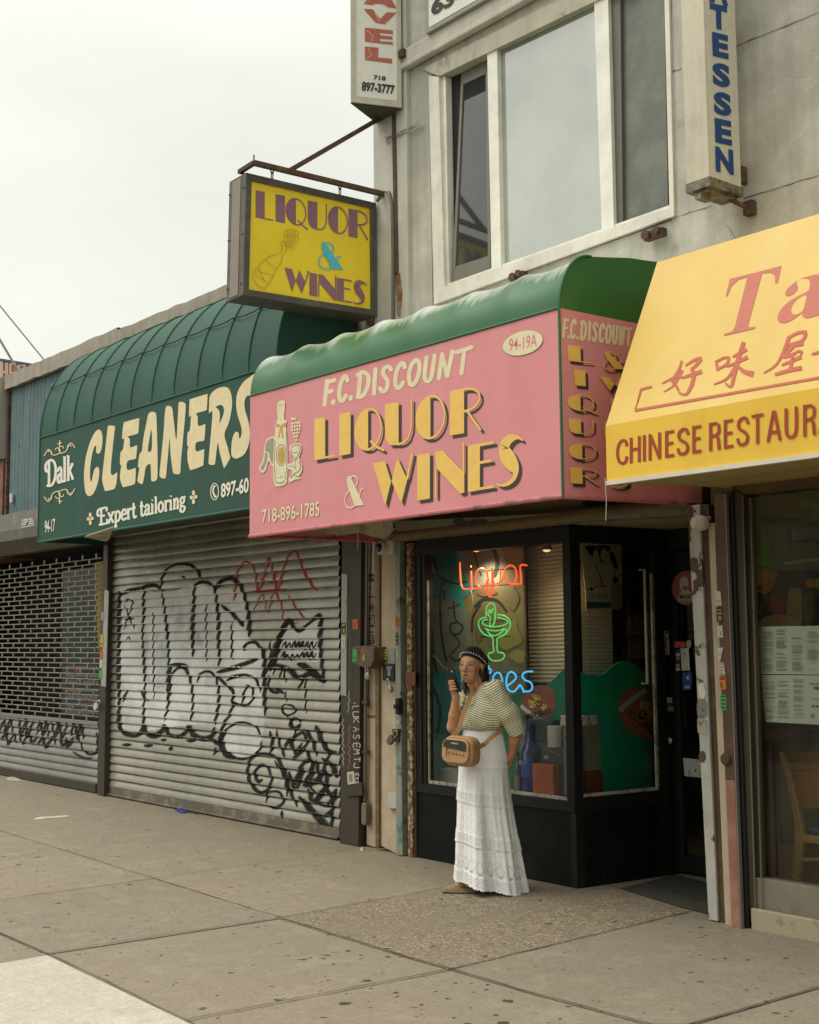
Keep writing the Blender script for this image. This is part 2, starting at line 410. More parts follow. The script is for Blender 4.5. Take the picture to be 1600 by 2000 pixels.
wavy_cop(xm, -7.81, F600.at(231, 668).z, zc, zt, 5.985, 0)
mb.box(XL, XL + .004, 6.0, 6.45, F600.at(11, 760).z, zt)
mb.build('coping', M_coping, low, smooth=True)
mb = MB(); mb.box(xm - .35, -7.83, 6.075, 6.115, 3.3, zc + .03)
mb.build('fascia', M_peel, low)
x0, x1 = F605.at(19, 800).x, xm - .36; z0, z1 = F605.at(20, 1010).z, F605.at(19, 752).z + .06
n = int((x1 - x0) / .0125); top = []; bot = []
for i in range(n + 1):
    x = x0 + (x1 - x0) * i / n; y = 6.075 - .012 * max(-.4, math.sin(2 * math.pi * (x - x0) / .105)); top.append((x, y, z1)); bot.append((x, y, z0 - .3))
mb = MB(); mb.rows([top, bot]); mb.build('corrugated_panel', M_corr, low, smooth=True)
mb = MB(); mb.box(XL + .02, x0, 6.03, 6.09, z0 - .3, z1)
mb.build('edge_strip', mk('rusty edge', (.05, .035, .025), (.16, .08, .04), scale=20), low)
mb = MB(); a = F605.at(22, 974); mb.box(a.x, a.x + .055, 6.03, 6.055, a.z - .05, a.z + .06); mb.build('utility_tag', flat('white tag', (.6, .6, .55)), low)

# neighbour further left, and things far behind
nb = thing('neighbouring_building', 'grey metal and dull red wall strip at the far left beside the teal sheet', 'building', (-16.5, 6.4, 0))
mb = MB(); a = F605.at(0, 900).z; mb.box(-26, XL - .02, 5.95, 6.5, a, F605.at(6, 742).z); mb.build('metal_panel', mk('grey painted sheet', (.34, .33, .29), streak=.4, rough=.6), nb)
mb = MB(); mb.box(-26, XL - .03, 6.02, 6.5, 2.62, a - .01); mb.box(-26, -17.05, 6.03, 6.5, 0, 2.61); mb.build('wall', mk('dull red wall', (.22, .08, .055), (.12, .05, .04), scale=5), nb)
far = thing('rooftop_sign', 'orange rooftop sign with white block capitals and a blue top edge behind the coping', 'sign', (-40, 22, 0))
PF = PL((-40, 22, 0), (.63, -.77, 0))
q = [tuple(PF.at(x, y)) for x, y in ((-60, 693), (62, 711), (62, 760), (-60, 760))]
mb = MB(); mb.slab(q, (-.2, .25, 0)); mb.build('sign_board', mk('faded orange board', (.48, .22, .10), streak=.3), far)
q = [tuple(PF.at(x, y, .05)) for x, y in ((-60, 690), (63, 710), (63, 714), (-60, 695))]
mb = MB(); mb.slab(q, (-.2, .25, 0)); mb.build('edge_trim', flat('blue trim', (.05, .10, .2)), far)
ar = Art(PF, None, .06)
for cx, s in ((-8, 'O'), (2, 'H'), (20, 'E'), (37, 'R')):
    w, y0, y1 = 11, 708 + cx * .14, 745 + cx * .1
    for k, wd in ((0, 8.6),):
        seg = {'H': [[(0, 0), (0, 1)], [(1, 0), (1, 1)], [(0, .5), (1, .5)]], 'E': [[(0, 0), (0, 1)], [(0, 0), (1, 0)], [(0, .5), (1, .5)], [(0, 1), (1, 1)]],
               'R': [[(0, 1), (0, 0), (1, 0), (1, .5), (0, .5)], [(.4, .5), (1, 1)]], 'O': [[(0, 0), (0, 1), (1, 1), (1, 0), (0, 0)]]}[s]
        for sg in seg:
            p = [(cx + u * w, y0 + (y1 - y0) * v) for u, v in sg]
            ar.rib(p, 4.2, 0)
        for sg in seg:
            p = [(cx + u * w, y0 + (y1 - y0) * v) for u, v in sg]
            ar.rib(p, 1.6, 1)
ar.build('lettering', [flat('white letter', (.72, .68, .6)), flat('orange inline', (.42, .16, .07))], far)
mb = MB(); mb.box(-44, -36, 22.4, 30, 0, 3); mb.bar((-39, 22.3, 3), (-39, 22.3, 8.5), .2, .2); mb.bar((-42, 22.3, 3), (-42, 22.3, 8), .2, .2)
mb.build('support_frame', M_brownpost, far)
PC = PL((-15.5, 8, 0), (.775, -.63, 0))
for (p, q, r, lb) in (((-40, 548), (86, 701), .011, 'thin grey stay wire slanting down to the coping, upper of the two at the left'), ((-60, 560), (35, 724), .018, 'thick grey stay cable slanting down to the coping, lower of the two at the left')):
    mb = MB(); mb.tube([PC.at(*p), PC.at((p[0] + q[0]) / 2, (p[1] + q[1]) / 2 + 1), PC.at(q[0] + 6, q[1] + 9)], r, 6)
    tag(mb.build('stay_cable', flat('galvanised wire', (.25, .25, .22), .5), smooth=True), lb, 'cable', 'stay cables above the low roof')

# ------------------------------------------------------------------ roller shutter of the cleaners
SY = 6.1; FS = PY(SY)
sx0, sx1 = FS.at(211, 1330).x, FS.at(666, 1330).x
PITCH = .083
def slat_y(z):
    f = (z / PITCH) % 1.0
    if f < .10: return SY - .003
    if f < .16: return SY - .003 - .016 * (f - .10) / .06
    g = (f - .16) / .84
    return SY - .019 * (1 - g ** 2) - .003
def slat_zs(z0, z1):
    out = []; k = math.floor(z0 / PITCH)
    while k * PITCH < z1:
        for f in (0, .05, .0999, .13, .16, .25, .38, .52, .66, .8, .9, .97):
            z = (k + f) * PITCH
            if z0 <= z <= z1: out.append(z)
        k += 1
    return out
def slat_mat(name, c, cr, zl=1.2):
    t = MT(name); c = lin(c)
    sz = t.n('ShaderNodeSeparateXYZ'); t.l(t.co(), sz.inputs[0])
    fr = t.math('FRACT', t.math('DIVIDE', sz.outputs[2], PITCH))
    col = t.mix(t.mrange(t.noise(1.6, 6, .65), .35, .68), tuple(a * .84 for a in c), tuple(min(1, a * 1.12) for a in c))
    col = t.mix(t.mrange(t.noise(7, 5, .6, (1, 1, .12)), .48, .8, 0, .4), col, tuple(a * .5 for a in c))
    edge = t.math('ADD', t.mrange(fr, .2, .12), t.mrange(fr, .9, .99))
    rn = t.mrange(t.noise(2.3, 7, .75, (1, 1, .5)), .42, .62, .45, 1)
    col = t.mix(t.math('MULTIPLY', t.math('MULTIPLY', edge, rn), .95), col, lin(cr))
    col = t.mix(t.mrange(t.noise(120, 2, .6), .66, .72, 0, .6), col, (.1, .09, .07))
    t.bump(t.noise(45, 5, .6, (1, 1, .4)), .15, .002)
    return t.set(col, t.mrange(t.noise(5), .3, .7, .34, .55), .45)
M_slat = slat_mat('galvanised roller slats', (.375, .36, .30), (.075, .046, .023))
M_slat2 = slat_mat('grey grille slats', (.27, .27, .245), (.10, .085, .06))
sh = thing('roller_shutter', 'closed galvanised roller shutter covered in black bubble graffiti under the cleaners awning', 'shutter', ((sx0 + sx1) / 2, SY, 0))
zs = slat_zs(.10, 2.95); mb = MB()
mb.rows([[(sx0, slat_y(z), z), (sx1, slat_y(z), z)] for z in zs]); mb.build('slat_curtain', M_slat, sh, smooth='all' if 0 else True)
mb = MB(); mb.box(sx0, sx1, SY - .02, SY + .02, .012, .105); mb.box(sx0, sx1, SY - .045, SY - .02, .012, .03); mb.build('bottom_bar', mk('worn bar', (.13, .115, .085), (.22, .19, .14), scale=8), sh, bevel=.004)
class SlatArt:
    """paint that follows the slats: strokes traced on the shutter's plane, every vertex moved on to the slat's curve"""
    def __init__(s, tf): s.tf = tf; s.mb = MB(); s.k = 0; s.mb.attr = []
    def pt(s, x, z, o): return (x, slat_y(z) - o, z)
    def rib(s, pts, w, mi=0, n=5, closed=False, sm=True):
        s.k += 1; o = .0018 + .00006 * (s.k % 40)
        if sm and len(pts) > 2: pts = smooth(pts, n, closed)
        q = [FS.at(*p) for p in s.tf(*pts)]; q = [(p.x / 1.85, p.z) for p in q]      # the wall is seen aslant: keep the traced widths
        out = [q[0]]
        for a, b in zip(q, q[1:]):
            L = math.hypot(b[0] - a[0], b[1] - a[1]); m = max(1, int(L / .009))
            for i in range(1, m + 1): out.append((a[0] + (b[0] - a[0]) * i / m, a[1] + (b[1] - a[1]) * i / m))
        N = len(out); ww = w * .375 * .0046
        rows = []
        ph = random.uniform(0, 6)
        for i in range(N):
            a = out[max(0, i - 2)]; c = out[min(N - 1, i + 2)]; t = Vector((c[0] - a[0], c[1] - a[1]))
            t = t.normalized() if t.length > 1e-9 else Vector((1, 0)); nn = Vector((-t.y, t.x))
            e = min(1, .35 + min(i, N - 1 - i) / 6.0); h = ww * .5 * e * (1 + .18 * math.sin(i * .11 + ph))
            rows.append([s.pt((out[i][0] + nn.x * h * u) * 1.85, out[i][1] + nn.y * h * u, o) for u in (-1.25, -.62, 0, .62, 1.25)]); s.mb.attr += [0, .8, 1, .8, 0]
        s.mb.rows(rows, mi)
    def fill(s, pts, mi, o=.0011):
        q = [FS.at(*p) for p in s.tf(*smooth(pts, 4, True))]; q = [(p.x, p.z) for p in q]
        zz = slat_zs(min(p[1] for p in q), max(p[1] for p in q))
        for za, zb in zip(zz, zz[1:]):
            zm = (za + zb) / 2; xs = []
            for (x1, z1), (x2, z2) in zip(q, q[1:] + q[:1]):
                if (z1 > zm) != (z2 > zm): xs.append(x1 + (x2 - x1) * (zm - z1) / (z2 - z1))
            xs.sort()
            for a, b in zip(xs[::2], xs[1::2]): s.mb.poly([s.pt(a, za, o), s.pt(b, za, o), s.pt(b, zb, o), s.pt(a, zb, o)], mi); s.mb.attr += [1] * 4
def spray(name, c, al, lo=.3, hi=.6, sc=14, edge=True):
    t = MT(name); c = lin(c); t.set(c, .85, spec=.1)
    v = t.mrange(t.noise(sc, 5, .6), lo, hi, al[0], al[1])
    if edge: at = t.n('ShaderNodeAttribute'); at.attribute_name = 'fade'; v = t.math('MULTIPLY', v, t.mrange(at.outputs['Fac'], .05, .85))
    t.l(v, t.b.inputs['Alpha']); return t.m
M_spb = spray('black spray paint', (.018, .018, .017), (.70, .97)); M_spr = spray('red spray paint', (.36, .045, .02), (.45, .9)); M_spw = spray('white spray fill', (.72, .73, .70), (.45, .9), .3, .65, 2.2)
M_spblue = spray('faint blue spray', (.36, .42, .47), (0, .4), .45, .65, 3)
g = SlatArt(T(.375, 190, 1000))
g.fill([(130, 430), (250, 405), (345, 425), (520, 380), (640, 400), (760, 420), (800, 560), (805, 660), (870, 720), (880, 900), (885, 1060), (850, 1240), (760, 1285), (680, 1250), (620, 1110), (400, 1120), (130, 1120), (115, 800)], 2)
g.fill([(960, 700), (1000, 580), (1050, 630), (1165, 560), (1175, 760), (1060, 780)], 2)
g.fill([(400, 470), (500, 450), (500, 560), (560, 700), (380, 640)], 3, .0013); g.fill([(260, 650), (370, 640), (380, 900), (270, 880)], 3, .0013); g.fill([(520, 820), (640, 820), (640, 900), (520, 900)], 3, .0013)
B = lambda w, *p: g.rib(list(p), w * 1.2, 0)
B(26, (125, 410), (122, 520), (120, 700), (118, 850), (122, 980), (120, 1060), (125, 1130)); B(20, (125, 440), (170, 410), (230, 400), (270, 385), (320, 385), (350, 415))
B(15, (340, 395), (348, 340), (370, 300), (420, 272), (490, 276), (530, 305), (553, 350)); B(14, (450, 335), (470, 345))
B(15, (255, 395), (248, 460), (250, 520), (244, 640), (250, 760), (256, 900), (250, 1010), (250, 1130)); B(15, (345, 420), (360, 520), (375, 660), (380, 780), (375, 900), (378, 1000), (355, 1090))
B(8, (300, 520), (300, 640), (300, 760), (305, 980)); B(19, (512, 380), (512, 460), (505, 560), (505, 660), (508, 760)); B(17, (508, 400), (540, 368), (590, 370), (620, 400), (630, 470), (640, 560), (640, 680), (645, 760), (640, 810))
B(8, (575, 480), (575, 600), (578, 700), (575, 780)); B(19, (625, 410), (650, 365), (700, 345), (745, 370), (770, 420), (790, 500), (800, 580), (800, 650)); B(19, (648, 484), (700, 520), (750, 570), (772, 597))
B(9, (708, 570), (710, 680), (710, 770))
B(15, (390, 795), (390, 850), (385, 905)); B(19, (385, 797), (430, 795), (485, 802)); B(15, (395, 850), (430, 810), (470, 820), (495, 880), (505, 950), (505, 1030), (495, 1090)); B(12, (390, 870), (388, 960))
B(14, (530, 890), (540, 850), (580, 830), (620, 850), (640, 920), (640, 1000), (630, 1060), (620, 1110)); B(13, (610, 850), (660, 880), (690, 910), (720, 940), (712, 985), (760, 1005), (800, 1000), (822, 960), (815, 920), (790, 905), (772, 950), (765, 1000))
B(20, (630, 835), (720, 812), (800, 782), (842, 765)); B(15, (768, 725), (790, 685), (830, 680), (860, 710), (875, 760), (875, 830), (880, 920), (880, 1000), (885, 1060)); B(15, (680, 880), (720, 858), (790, 850), (840, 880), (860, 940))
B(24, (122, 1105), (145, 1150), (200, 1165), (235, 1150), (250, 1115), (268, 1155), (310, 1165), (345, 1140), (360, 1115), (385, 1160), (440, 1168), (475, 1140), (490, 1120), (510, 1160), (560, 1180), (605, 1165), (622, 1120))
for a in ((140, 1210, 188), (250, 1215, 296), (380, 1230, 402), (470, 1190, 520), (340, 1185, 370)): B(18, (a[0], a[1]), ((a[0] + a[2]) / 2, a[1] + 2), (a[2], a[1]))
B(20, (630, 1225), (615, 1265)); B(12, *ell(765, 1190, 102, 95, 0, 350, 14)); B(17, (720, 985), (700, 1050), (662, 1120), (650, 1200), (672, 1262), (730, 1285)); B(22, (600, 1180), (650, 1215))
B(15, (165, 928), (140, 990)); B(15, (228, 928), (250, 955), (272, 988)); B(8, (148, 480), (172, 540), (202, 610)); B(8, (196, 470), (172, 540), (146, 615)); B(8, (146, 475), (172, 455), (202, 480)); B(10, (160, 670), (172, 650), (186, 672)); B(9, (146, 560), (200, 555))
Rr = lambda w, *p: g.rib(list(p), w * 1.2, 1)
Rr(11, (722, 465), (730, 380), (742, 310), (785, 258), (828, 300), (850, 412), (888, 300), (905, 236), (922, 300), (950, 402), (985, 280), (1020, 208), (1050, 215), (1082, 300), (1115, 360), (1152, 412)); Rr(9, (800, 418), (900, 410), (1000, 402)); Rr(8, (940, 310), (925, 370), (850, 345))
Rr(8, (820, 522), (845, 470), (872, 430), (898, 525), (928, 420), (968, 480), (985, 575), (1060, 578)); Rr(8, (1002, 430), (1060, 520), (1105, 562))
B(17, (945, 760), (960, 660), (1000, 560), (1050, 620), (1090, 600), (1140, 555), (1172, 540), (1170, 640), (1175, 760), (1192, 890)); B(22, (905, 830), (930, 740), (960, 650), (1012, 560)); B(26, (905, 800), (1000, 818), (1060, 862), (1130, 840), (1192, 885)); B(24, (1050, 790), (1100, 810), (1190, 890))
for (x0_, x1_, y0_, y1_) in ((975, 1160, 678, 712), (965, 1165, 735, 765)):
    p = []; n = 16
    for i in range(n): p.append((x0_ + (x1_ - x0_) * i / n + random.uniform(-4, 4), (y0_ if i % 2 else y1_) + random.uniform(-8, 8)))
    B(9, *p)
B(15, (905, 850), (902, 920), (955, 945)); B(10, (960, 870), (975, 800), (990, 890)); B(7, (1092, 830), (1095, 1050)); B(13, (930, 920), (985, 945)); B(8, (905, 670), (910, 760), (870, 890)); B(8, (990, 930), (992, 990))
B(11, (985, 1000), (1030, 1010), (1038, 1040), (1000, 1058), (968, 1030), (988, 998)); B(14, *ell(1040, 1100, 26, 26, 0, 350, 10)); B(14, (908, 1140), (922, 1200), (908, 1262)); B(14, (940, 1130), (960, 1210), (992, 1285))
B(15, (1000, 1210), (1040, 1170), (1080, 1150), (1102, 1200), (1060, 1260), (1020, 1292)); B(15, (1088, 1130), (1130, 1190), (1152, 1272)); B(20, (1148, 1110), (1200, 1230), (1262, 1250)); B(14, (985, 1240), (1010, 1180), (1045, 1260), (1075, 1200))
B(15, (870, 1390), (850, 1402), (830, 1370), (845, 1330), (880, 1318), (912, 1360), (912, 1420), (870, 1462), (820, 1430), (795, 1370), (802, 1300), (850, 1260), (930, 1270), (980, 1340), (1010, 1440), (1052, 1535))
B(13, (890, 1512), (900, 1460), (960, 1460), (978, 1510), (940, 1540), (893, 1530)); B(15, (968, 1555), (976, 1592)); B(20, (1040, 1420), (1080, 1310), (1130, 1300), (1120, 1380), (1090, 1420), (1150, 1400), (1190, 1350), (1205, 1420), (1150, 1500), (1220, 1522), (1255, 1440)); B(28, (1060, 1480), (1150, 1580), (1225, 1655)); B(20, (1180, 1280), (1240, 1330), (1252, 1385)); B(15, (1232, 1540), (1232, 1655)); B(16, (1005, 1350), (1045, 1440), (1085, 1330)); B(13, (1180, 1180), (1215, 1260), (1190, 1330), (1225, 1380)); B(12, (1090, 1230), (1130, 1320), (1100, 1400), (1160, 1470)); B(13, (1150, 1290), (1175, 1400), (1240, 1480)); B(11, (930, 1290), (985, 1380), (1000, 1480)); B(10, (1000, 1060), (1040, 1150), (1010, 1220)); B(12, (1200, 1440), (1240, 1530), (1190, 1590)); B(14, (870, 700), (885, 800), (870, 860)); B(10, (955, 640), (940, 740), (925, 850)); B(12, (1030, 860), (1075, 880), (1050, 930)); B(17, (1110, 1440), (1140, 1510), (1215, 1420))
g.mb.build('graffiti', [M_spb, M_spr, M_spw, M_spblue], sh, recalc=False)

# ------------------------------------------------------------------ open-link security grille at the far left
gx0, gx1 = FS.at(0, 1300).x - 1.6, FS.at(197, 1300).x
zb = FS.at(100, 1402).z; zt2 = 2.5
gr = thing('security_grille', 'open-link security grille with solid lower slats at the far left', 'shutter', ((gx0 + gx1) / 2, SY, 0))
mb = MB(); rowh = .056; k = 0; z = zb
lk = .34
while z < zt2:
    mb.tube([(gx0, SY - .01, z), (gx1, SY - .01, z)], .0075, 6)
    x = gx0 + (lk / 2 if k % 2 else 0)
    while x < gx1:
        mb.bar((x, SY - .012, z), (x, SY - .012, z + rowh), .034, .01, up=(0, 1, 0)); x += lk
    z += rowh; k += 1
mb.build('link_mesh', mk('dull aluminium links', (.20, .20, .175), (.16, .13, .09), scale=9, rough=.5, metal=.4), gr, smooth=True)
mb = MB(); mb.rows([[(gx0, slat_y(z), z), (gx1, slat_y(z), z)] for z in slat_zs(.09, zb - .01)]); mb.box(gx0, gx1, SY - .03, SY + .01, zb - .03, zb); mb.build('solid_slats', M_slat2, gr, smooth=True)
mb = MB(); mb.box(gx0, gx1, SY - .04, SY + .02, .01, .1); mb.build('bottom_bar', M_brownpost, gr, bevel=.004)
g = SlatArt(T(.3, 0, 1000))
for (xa, xb, ya, yb, n) in ((10, 600, 1345, 1440, 26), (20, 610, 1440, 1500, 24)):
    p = []
    for i in range(n):
        p.append((xa + (xb - xa) * i / n + random.uniform(-12, 12), (ya if i % 2 else yb) + 40 * i / n + random.uniform(-14, 14)))
        if i % 5 == 4: g.rib(p, 24, 0); p = []
g.rib([(500, 1400), (560, 1560), (640, 1560), (640, 1430)], 16, 0); g.rib([(480, 1560), (560, 1600), (620, 1600)], 12, 0)
g.mb.build('graffiti', [M_spb], gr, recalc=False)
# what lies behind the grille
bk = thing('shop_window', 'dim shop window with notices and a yellow edge behind the security grille', 'window', ((gx0 + gx1) / 2, 6.5, 0))
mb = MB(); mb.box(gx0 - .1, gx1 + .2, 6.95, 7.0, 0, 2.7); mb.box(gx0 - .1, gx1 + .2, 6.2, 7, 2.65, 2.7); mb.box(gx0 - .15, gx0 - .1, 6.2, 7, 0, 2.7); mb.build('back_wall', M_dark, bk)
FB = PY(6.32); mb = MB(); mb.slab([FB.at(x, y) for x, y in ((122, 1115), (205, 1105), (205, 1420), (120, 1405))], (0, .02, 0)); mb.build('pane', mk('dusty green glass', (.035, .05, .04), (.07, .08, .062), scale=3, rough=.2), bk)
ar = Art(FB, T(.3, 0, 1000), .004)
ar.poly([(610, 330), (672, 320), (672, 900), (640, 900)], 0)
for i in range(7): y = 1000 + i * 48; ar.poly([(425, y), (640, y + 6), (640, y + 30), (425, y + 24)], 1)
for i in range(26):
    x = random.uniform(425, 600); y = random.uniform(1000, 1320); ar.poly([(x, y), (x + 40, y), (x + 40, y + 16), (x, y + 16)], random.choice((2, 3, 1, 1)))
ar.build('notices', [flat('yellow notice', (.35, .26, .03)), flat('grey notice', (.18, .19, .18)), flat('blue notice', (.05, .12, .25)), flat('red notice', (.28, .08, .06))], bk)
# roller box over the grille
rb = thing('shutter_housing', 'dark brown boxed shutter housing with a small white maker mark left of the cleaners awning', 'shutter housing', (-14, 5.9, 2.4))
FR = PY(5.8); za, zm, zd = FR.at(40, 996).z, FR.at(40, 1032).z, FR.at(40, 1070).z
mb = MB(); mb.slab([(-17, 5.8, zm), (-17, 5.8, zm - .12), (-17, 6.0, zd - .03), (-17, 6.11, zd - .03), (-17, 6.11, za), (-17, 5.86, za)], (17 + FS.at(190, 1040).x, 0, 0)); mb.build('cover', mk('brown painted sheet', (.085, .075, .058), (.13, .115, .09), scale=4, rough=.5), rb)
ar = Art(PL((0, 5.8, zm), (0, -1, 0)), T(.3125, 0, 550), .004)
ar.text('USP', ((137, 1485), (172, 1478), (170, 1520), (135, 1527)), 0, .02)
for i in range(3): ar.rib([(178, 1488 + i * 14), (205 + 4 * i, 1480 + i * 14)], 7, 0)
ar.rib([(137, 1536), (214, 1522)], 5, 0); ar.build('maker_mark', [flat('white print', (.6, .6, .56))], rb)

# ------------------------------------------------------------------ letter shapes
def arcp(cx, cy, rx, ry, a0, a1, n=14): return ell(cx, cy, rx, ry, a0, a1, n)
def rb_(pts, w): return ribbon(pts, w)
def deco():
    G = {}; t = .055
    half = lambda: [(.5, 0)] + list(reversed(arcp(.5, .5, .5, .5, 90, 270, 18)))[0:] 
    hl = arcp(.5, .5, .5, .5, 90, 270, 18)
    G['L'] = [[(0, 0), (.52, 0), (.52, 1), (0, 1)], [(.52, 0), (1, 0), (1, .05), (.52, .05)]]
    G['I'] = [[(0, 0), (1, 0), (1, 1), (0, 1)]]
    G['O'] = [hl] + rb_(arcp(.5, .5, .475, .475, -90, 90, 18), t)
    G['Q'] = G['O'] + rb_([(.58, .22), (.8, .06), (1.08, -.06)], t * 1.1)
    G['U'] = [[(0, 1), (0, .3), (.06, .14), (.2, .03), (.5, 0), (.5, 1)]] + rb_([(.5, .02), (.68, .035), (.85, .12), (.95, .3), (.97, .5), (.97, 1)], t)
    G['R'] = [[(0, 0), (.46, 0), (.46, 1), (0, 1)]] + rb_([(.46, .975)] + arcp(.5, .73, .47, .245, 90, -90, 12) + [(.46, .485)], t) + rb_([(.56, .48), (.72, .3), (1.0, .0)], t * 1.1)
    G['W'] = [[(0, 1), (.3, 1), (.46, .52), (.31, 0)], [(.62, 1.02), (.87, .5), (.72, 0), (.47, .52)]] + rb_([(.86, .5), (1.0, 1.06)], t)
    G['N'] = [[(.0, 1), (.26, 1), (1, .42), (1, 0), (.86, 0), (.05, .64)]] + rb_([(.03, 0), (.03, .66)], t) + rb_([(.97, .4), (.97, 1.08)], t)
    G['E'] = [[(0, 0), (.46, 0), (.46, 1), (0, 1)], [(.46, .94), (1, .94), (1, 1), (.46, 1)], [(.46, .56), (.92, .56), (.92, .62), (.46, .62)], [(.46, 0), (1, 0), (1, .06), (.46, .06)]]
    G['S'] = rb_(smooth([(1.0, .90), (.8, .985), (.5, .97), (.3, .83), (.34, .66), (.55, .5), (.72, .32), (.66, .13), (.4, .03), (.15, .03), (0, .08)], 4), [.04, .045, .05, .06, .08, .1, .14, .18, .22, .26, .3, .34, .36, .38, .4, .41, .42, .42, .42, .41, .4, .38, .35, .32, .28, .24, .2, .16, .13, .11, .1, .09, .08, .07, .06, .055, .05, .045, .04, .04, .04])
    G['&'] = [[(.14, .9), (.2, 1), (.34, 1), (.42, .86), (1, .03), (.52, .03), (.16, .72)]] + rb_(ell(.46, .8, .24, .18, -60, 200, 16), .05) + rb_(smooth([(.3, .58), (.08, .42), (.0, .22), (.12, .04), (.36, .0), (.6, .12), (.8, .36), (.86, .5), (1.0, .52)], 4), .05)
    return G
DECO = deco()
CAS = {  # casual brush capitals: strokes
    'F': [[(.95, .92), (.3, .9)], [(.35, .95), (.12, .05)], [(.72, .52), (.2, .5)]], '.': [[(.4, .04), (.5, .1)]],
    'C': [[(.9, .78), (.8, .94), (.55, .95), (.28, .75), (.12, .4), (.2, .1), (.45, .03), (.75, .2)]],
    'D': [[(.3, .92), (.15, .05)], [(.1, .9), (.5, .97), (.85, .8), (.88, .5), (.7, .2), (.4, .03), (.1, .05)]],
    'I': [[(.6, .97), (.4, .03)]], 'S': [[(.9, .82), (.7, .96), (.4, .92), (.3, .74), (.5, .55), (.66, .36), (.55, .1), (.28, .03), (.06, .18)]],
    'O': [[(.6, .96), (.3, .8), (.12, .45), (.2, .1), (.45, .03), (.75, .25), (.9, .6), (.82, .9), (.58, .96)]],
    'U': [[(.3, .97), (.14, .4), (.2, .1), (.45, .03), (.7, .25), (.9, .97)]], 'N': [[(.1, .03), (.3, .95)], [(.3, .95), (.62, .05)], [(.62, .05), (.95, .97)]],
    'T': [[(.1, .9), (1.0, .96)], [(.58, .93), (.4, .03)]]}
def casual(ar, word, quads_top, quads_bot, xs, w, mi):
    """stroke capitals along two guide lines (top and bottom), xs = left/right of every letter"""
    (xa, ya, xb, yb) = quads_top; (xc, yc, xd, yd) = quads_bot
    for ch, x0, x1 in xs:
        for st in CAS[ch]:
            p = []
            for u, v in (smooth(st, 5) if len(st) > 2 else st):
                x = x0 + (x1 - x0) * u; yt = ya + (yb - ya) * (x - xa) / (xb - xa); yo = yc + (yd - yc) * (x - xc) / (xd - xc)
                p.append((x, yo + (yt - yo) * v))
            ar.rib(p, w, mi, rnd=True)
def deco_word(ar, xs, top, bot, mi, dx=0, dy=0):
    (xa, ya, xb, yb) = top; (xc, yc, xd, yd) = bot
    f = lambda x: ya + (yb - ya) * (x - xa) / (xb - xa); h = lambda x: yc + (yd - yc) * (x - xc) / (xd - xc)
    for ch, x0, x1 in xs:
        ar.quadmap(DECO[ch], ((x0 + dx, f(x0) + dy), (x1 + dx, f(x1) + dy), (x1 + dx, h(x1) + dy), (x0 + dx, h(x0) + dy)), mi)
SER = {'D': (.95, [[(.22, 0), (.22, 1)], [(.05, .97), (.5, 1), (.82, .75), (.82, .28), (.5, 0), (.08, .02)], [(.05, .97), (-.1, .85), (-.06, .62), (.08, .62)]]),
       'a': (.6, [[(.1, .5), (.28, .62), (.44, .5), (.44, .06), (.58, .02)], [(.44, .36), (.2, .32), (.1, .14), (.24, .0), (.44, .12)]]), 'l': (.34, [[(.17, 0), (.17, 1)], [(.04, .02), (.3, .02)], [(.03, .97), (.17, .97)]]),
       'k': (.68, [[(.17, 0), (.17, 1)], [(.03, .97), (.17, .97)], [(.55, .6), (.2, .28)], [(.3, .36), (.6, .02)], [(.04, .02), (.3, .02)], [(.42, .6), (.66, .6)], [(.46, .02), (.7, .02)]]),
       'E': (.8, [[(.2, 0), (.2, 1)], [(.05, .97), (.68, .98), (.7, .8)], [(.2, .52), (.55, .52)], [(.05, .02), (.72, .02), (.75, .22)], [(.05, .97), (-.12, .88), (-.14, .62), (.02, .58)]]),
       'x': (.6, [[(.1, .6), (.5, .02)], [(.5, .6), (.1, .02)], [(0, .6), (.22, .6)], [(.38, .6), (.6, .6)], [(0, .02), (.22, .02)], [(.38, .02), (.6, .02)]]),
       'p': (.62, [[(.16, -.3), (.16, .6)], [(.16, .5), (.36, .62), (.54, .45), (.54, .18), (.36, 0), (.16, .1)], [(.02, -.3), (.3, -.3)], [(.04, .6), (.16, .6)]]),
       'e': (.56, [[(.1, .32), (.5, .36), (.45, .58), (.28, .62), (.1, .42), (.1, .18), (.28, 0), (.5, .08)]]), 'r': (.48, [[(.16, 0), (.16, .6)], [(.16, .45), (.3, .6), (.46, .55)], [(.03, .02), (.32, .02)], [(.04, .6), (.16, .6)]]),
       't': (.42, [[(.18, .85), (.18, .12), (.28, 0), (.4, .05)], [(.02, .6), (.38, .6)]]), 'i': (.34, [[(.17, 0), (.17, .6)], [(.04, .02), (.3, .02)], [(.05, .6), (.17, .6)], [(.15, .8), (.2, .86)]]),
       'o': (.58, [[(.29, .62), (.1, .45), (.1, .16), (.29, 0), (.48, .16), (.48, .45), (.29, .62)]]), 'n': (.62, [[(.16, 0), (.16, .6)], [(.16, .45), (.34, .62), (.47, .5), (.47, 0)], [(.03, .02), (.29, .02)], [(.35, .02), (.6, .02)], [(.04, .6), (.16, .6)]]),
       'g': (.58, [[(.28, .62), (.12, .5), (.12, .34), (.28, .24), (.44, .34), (.44, .5), (.28, .62)], [(.2, .22), (.12, .1), (.42, .04), (.52, -.1), (.34, -.28), (.1, -.2), (.14, -.05)], [(.42, .56), (.56, .64)]]), ' ': (.32, [])}
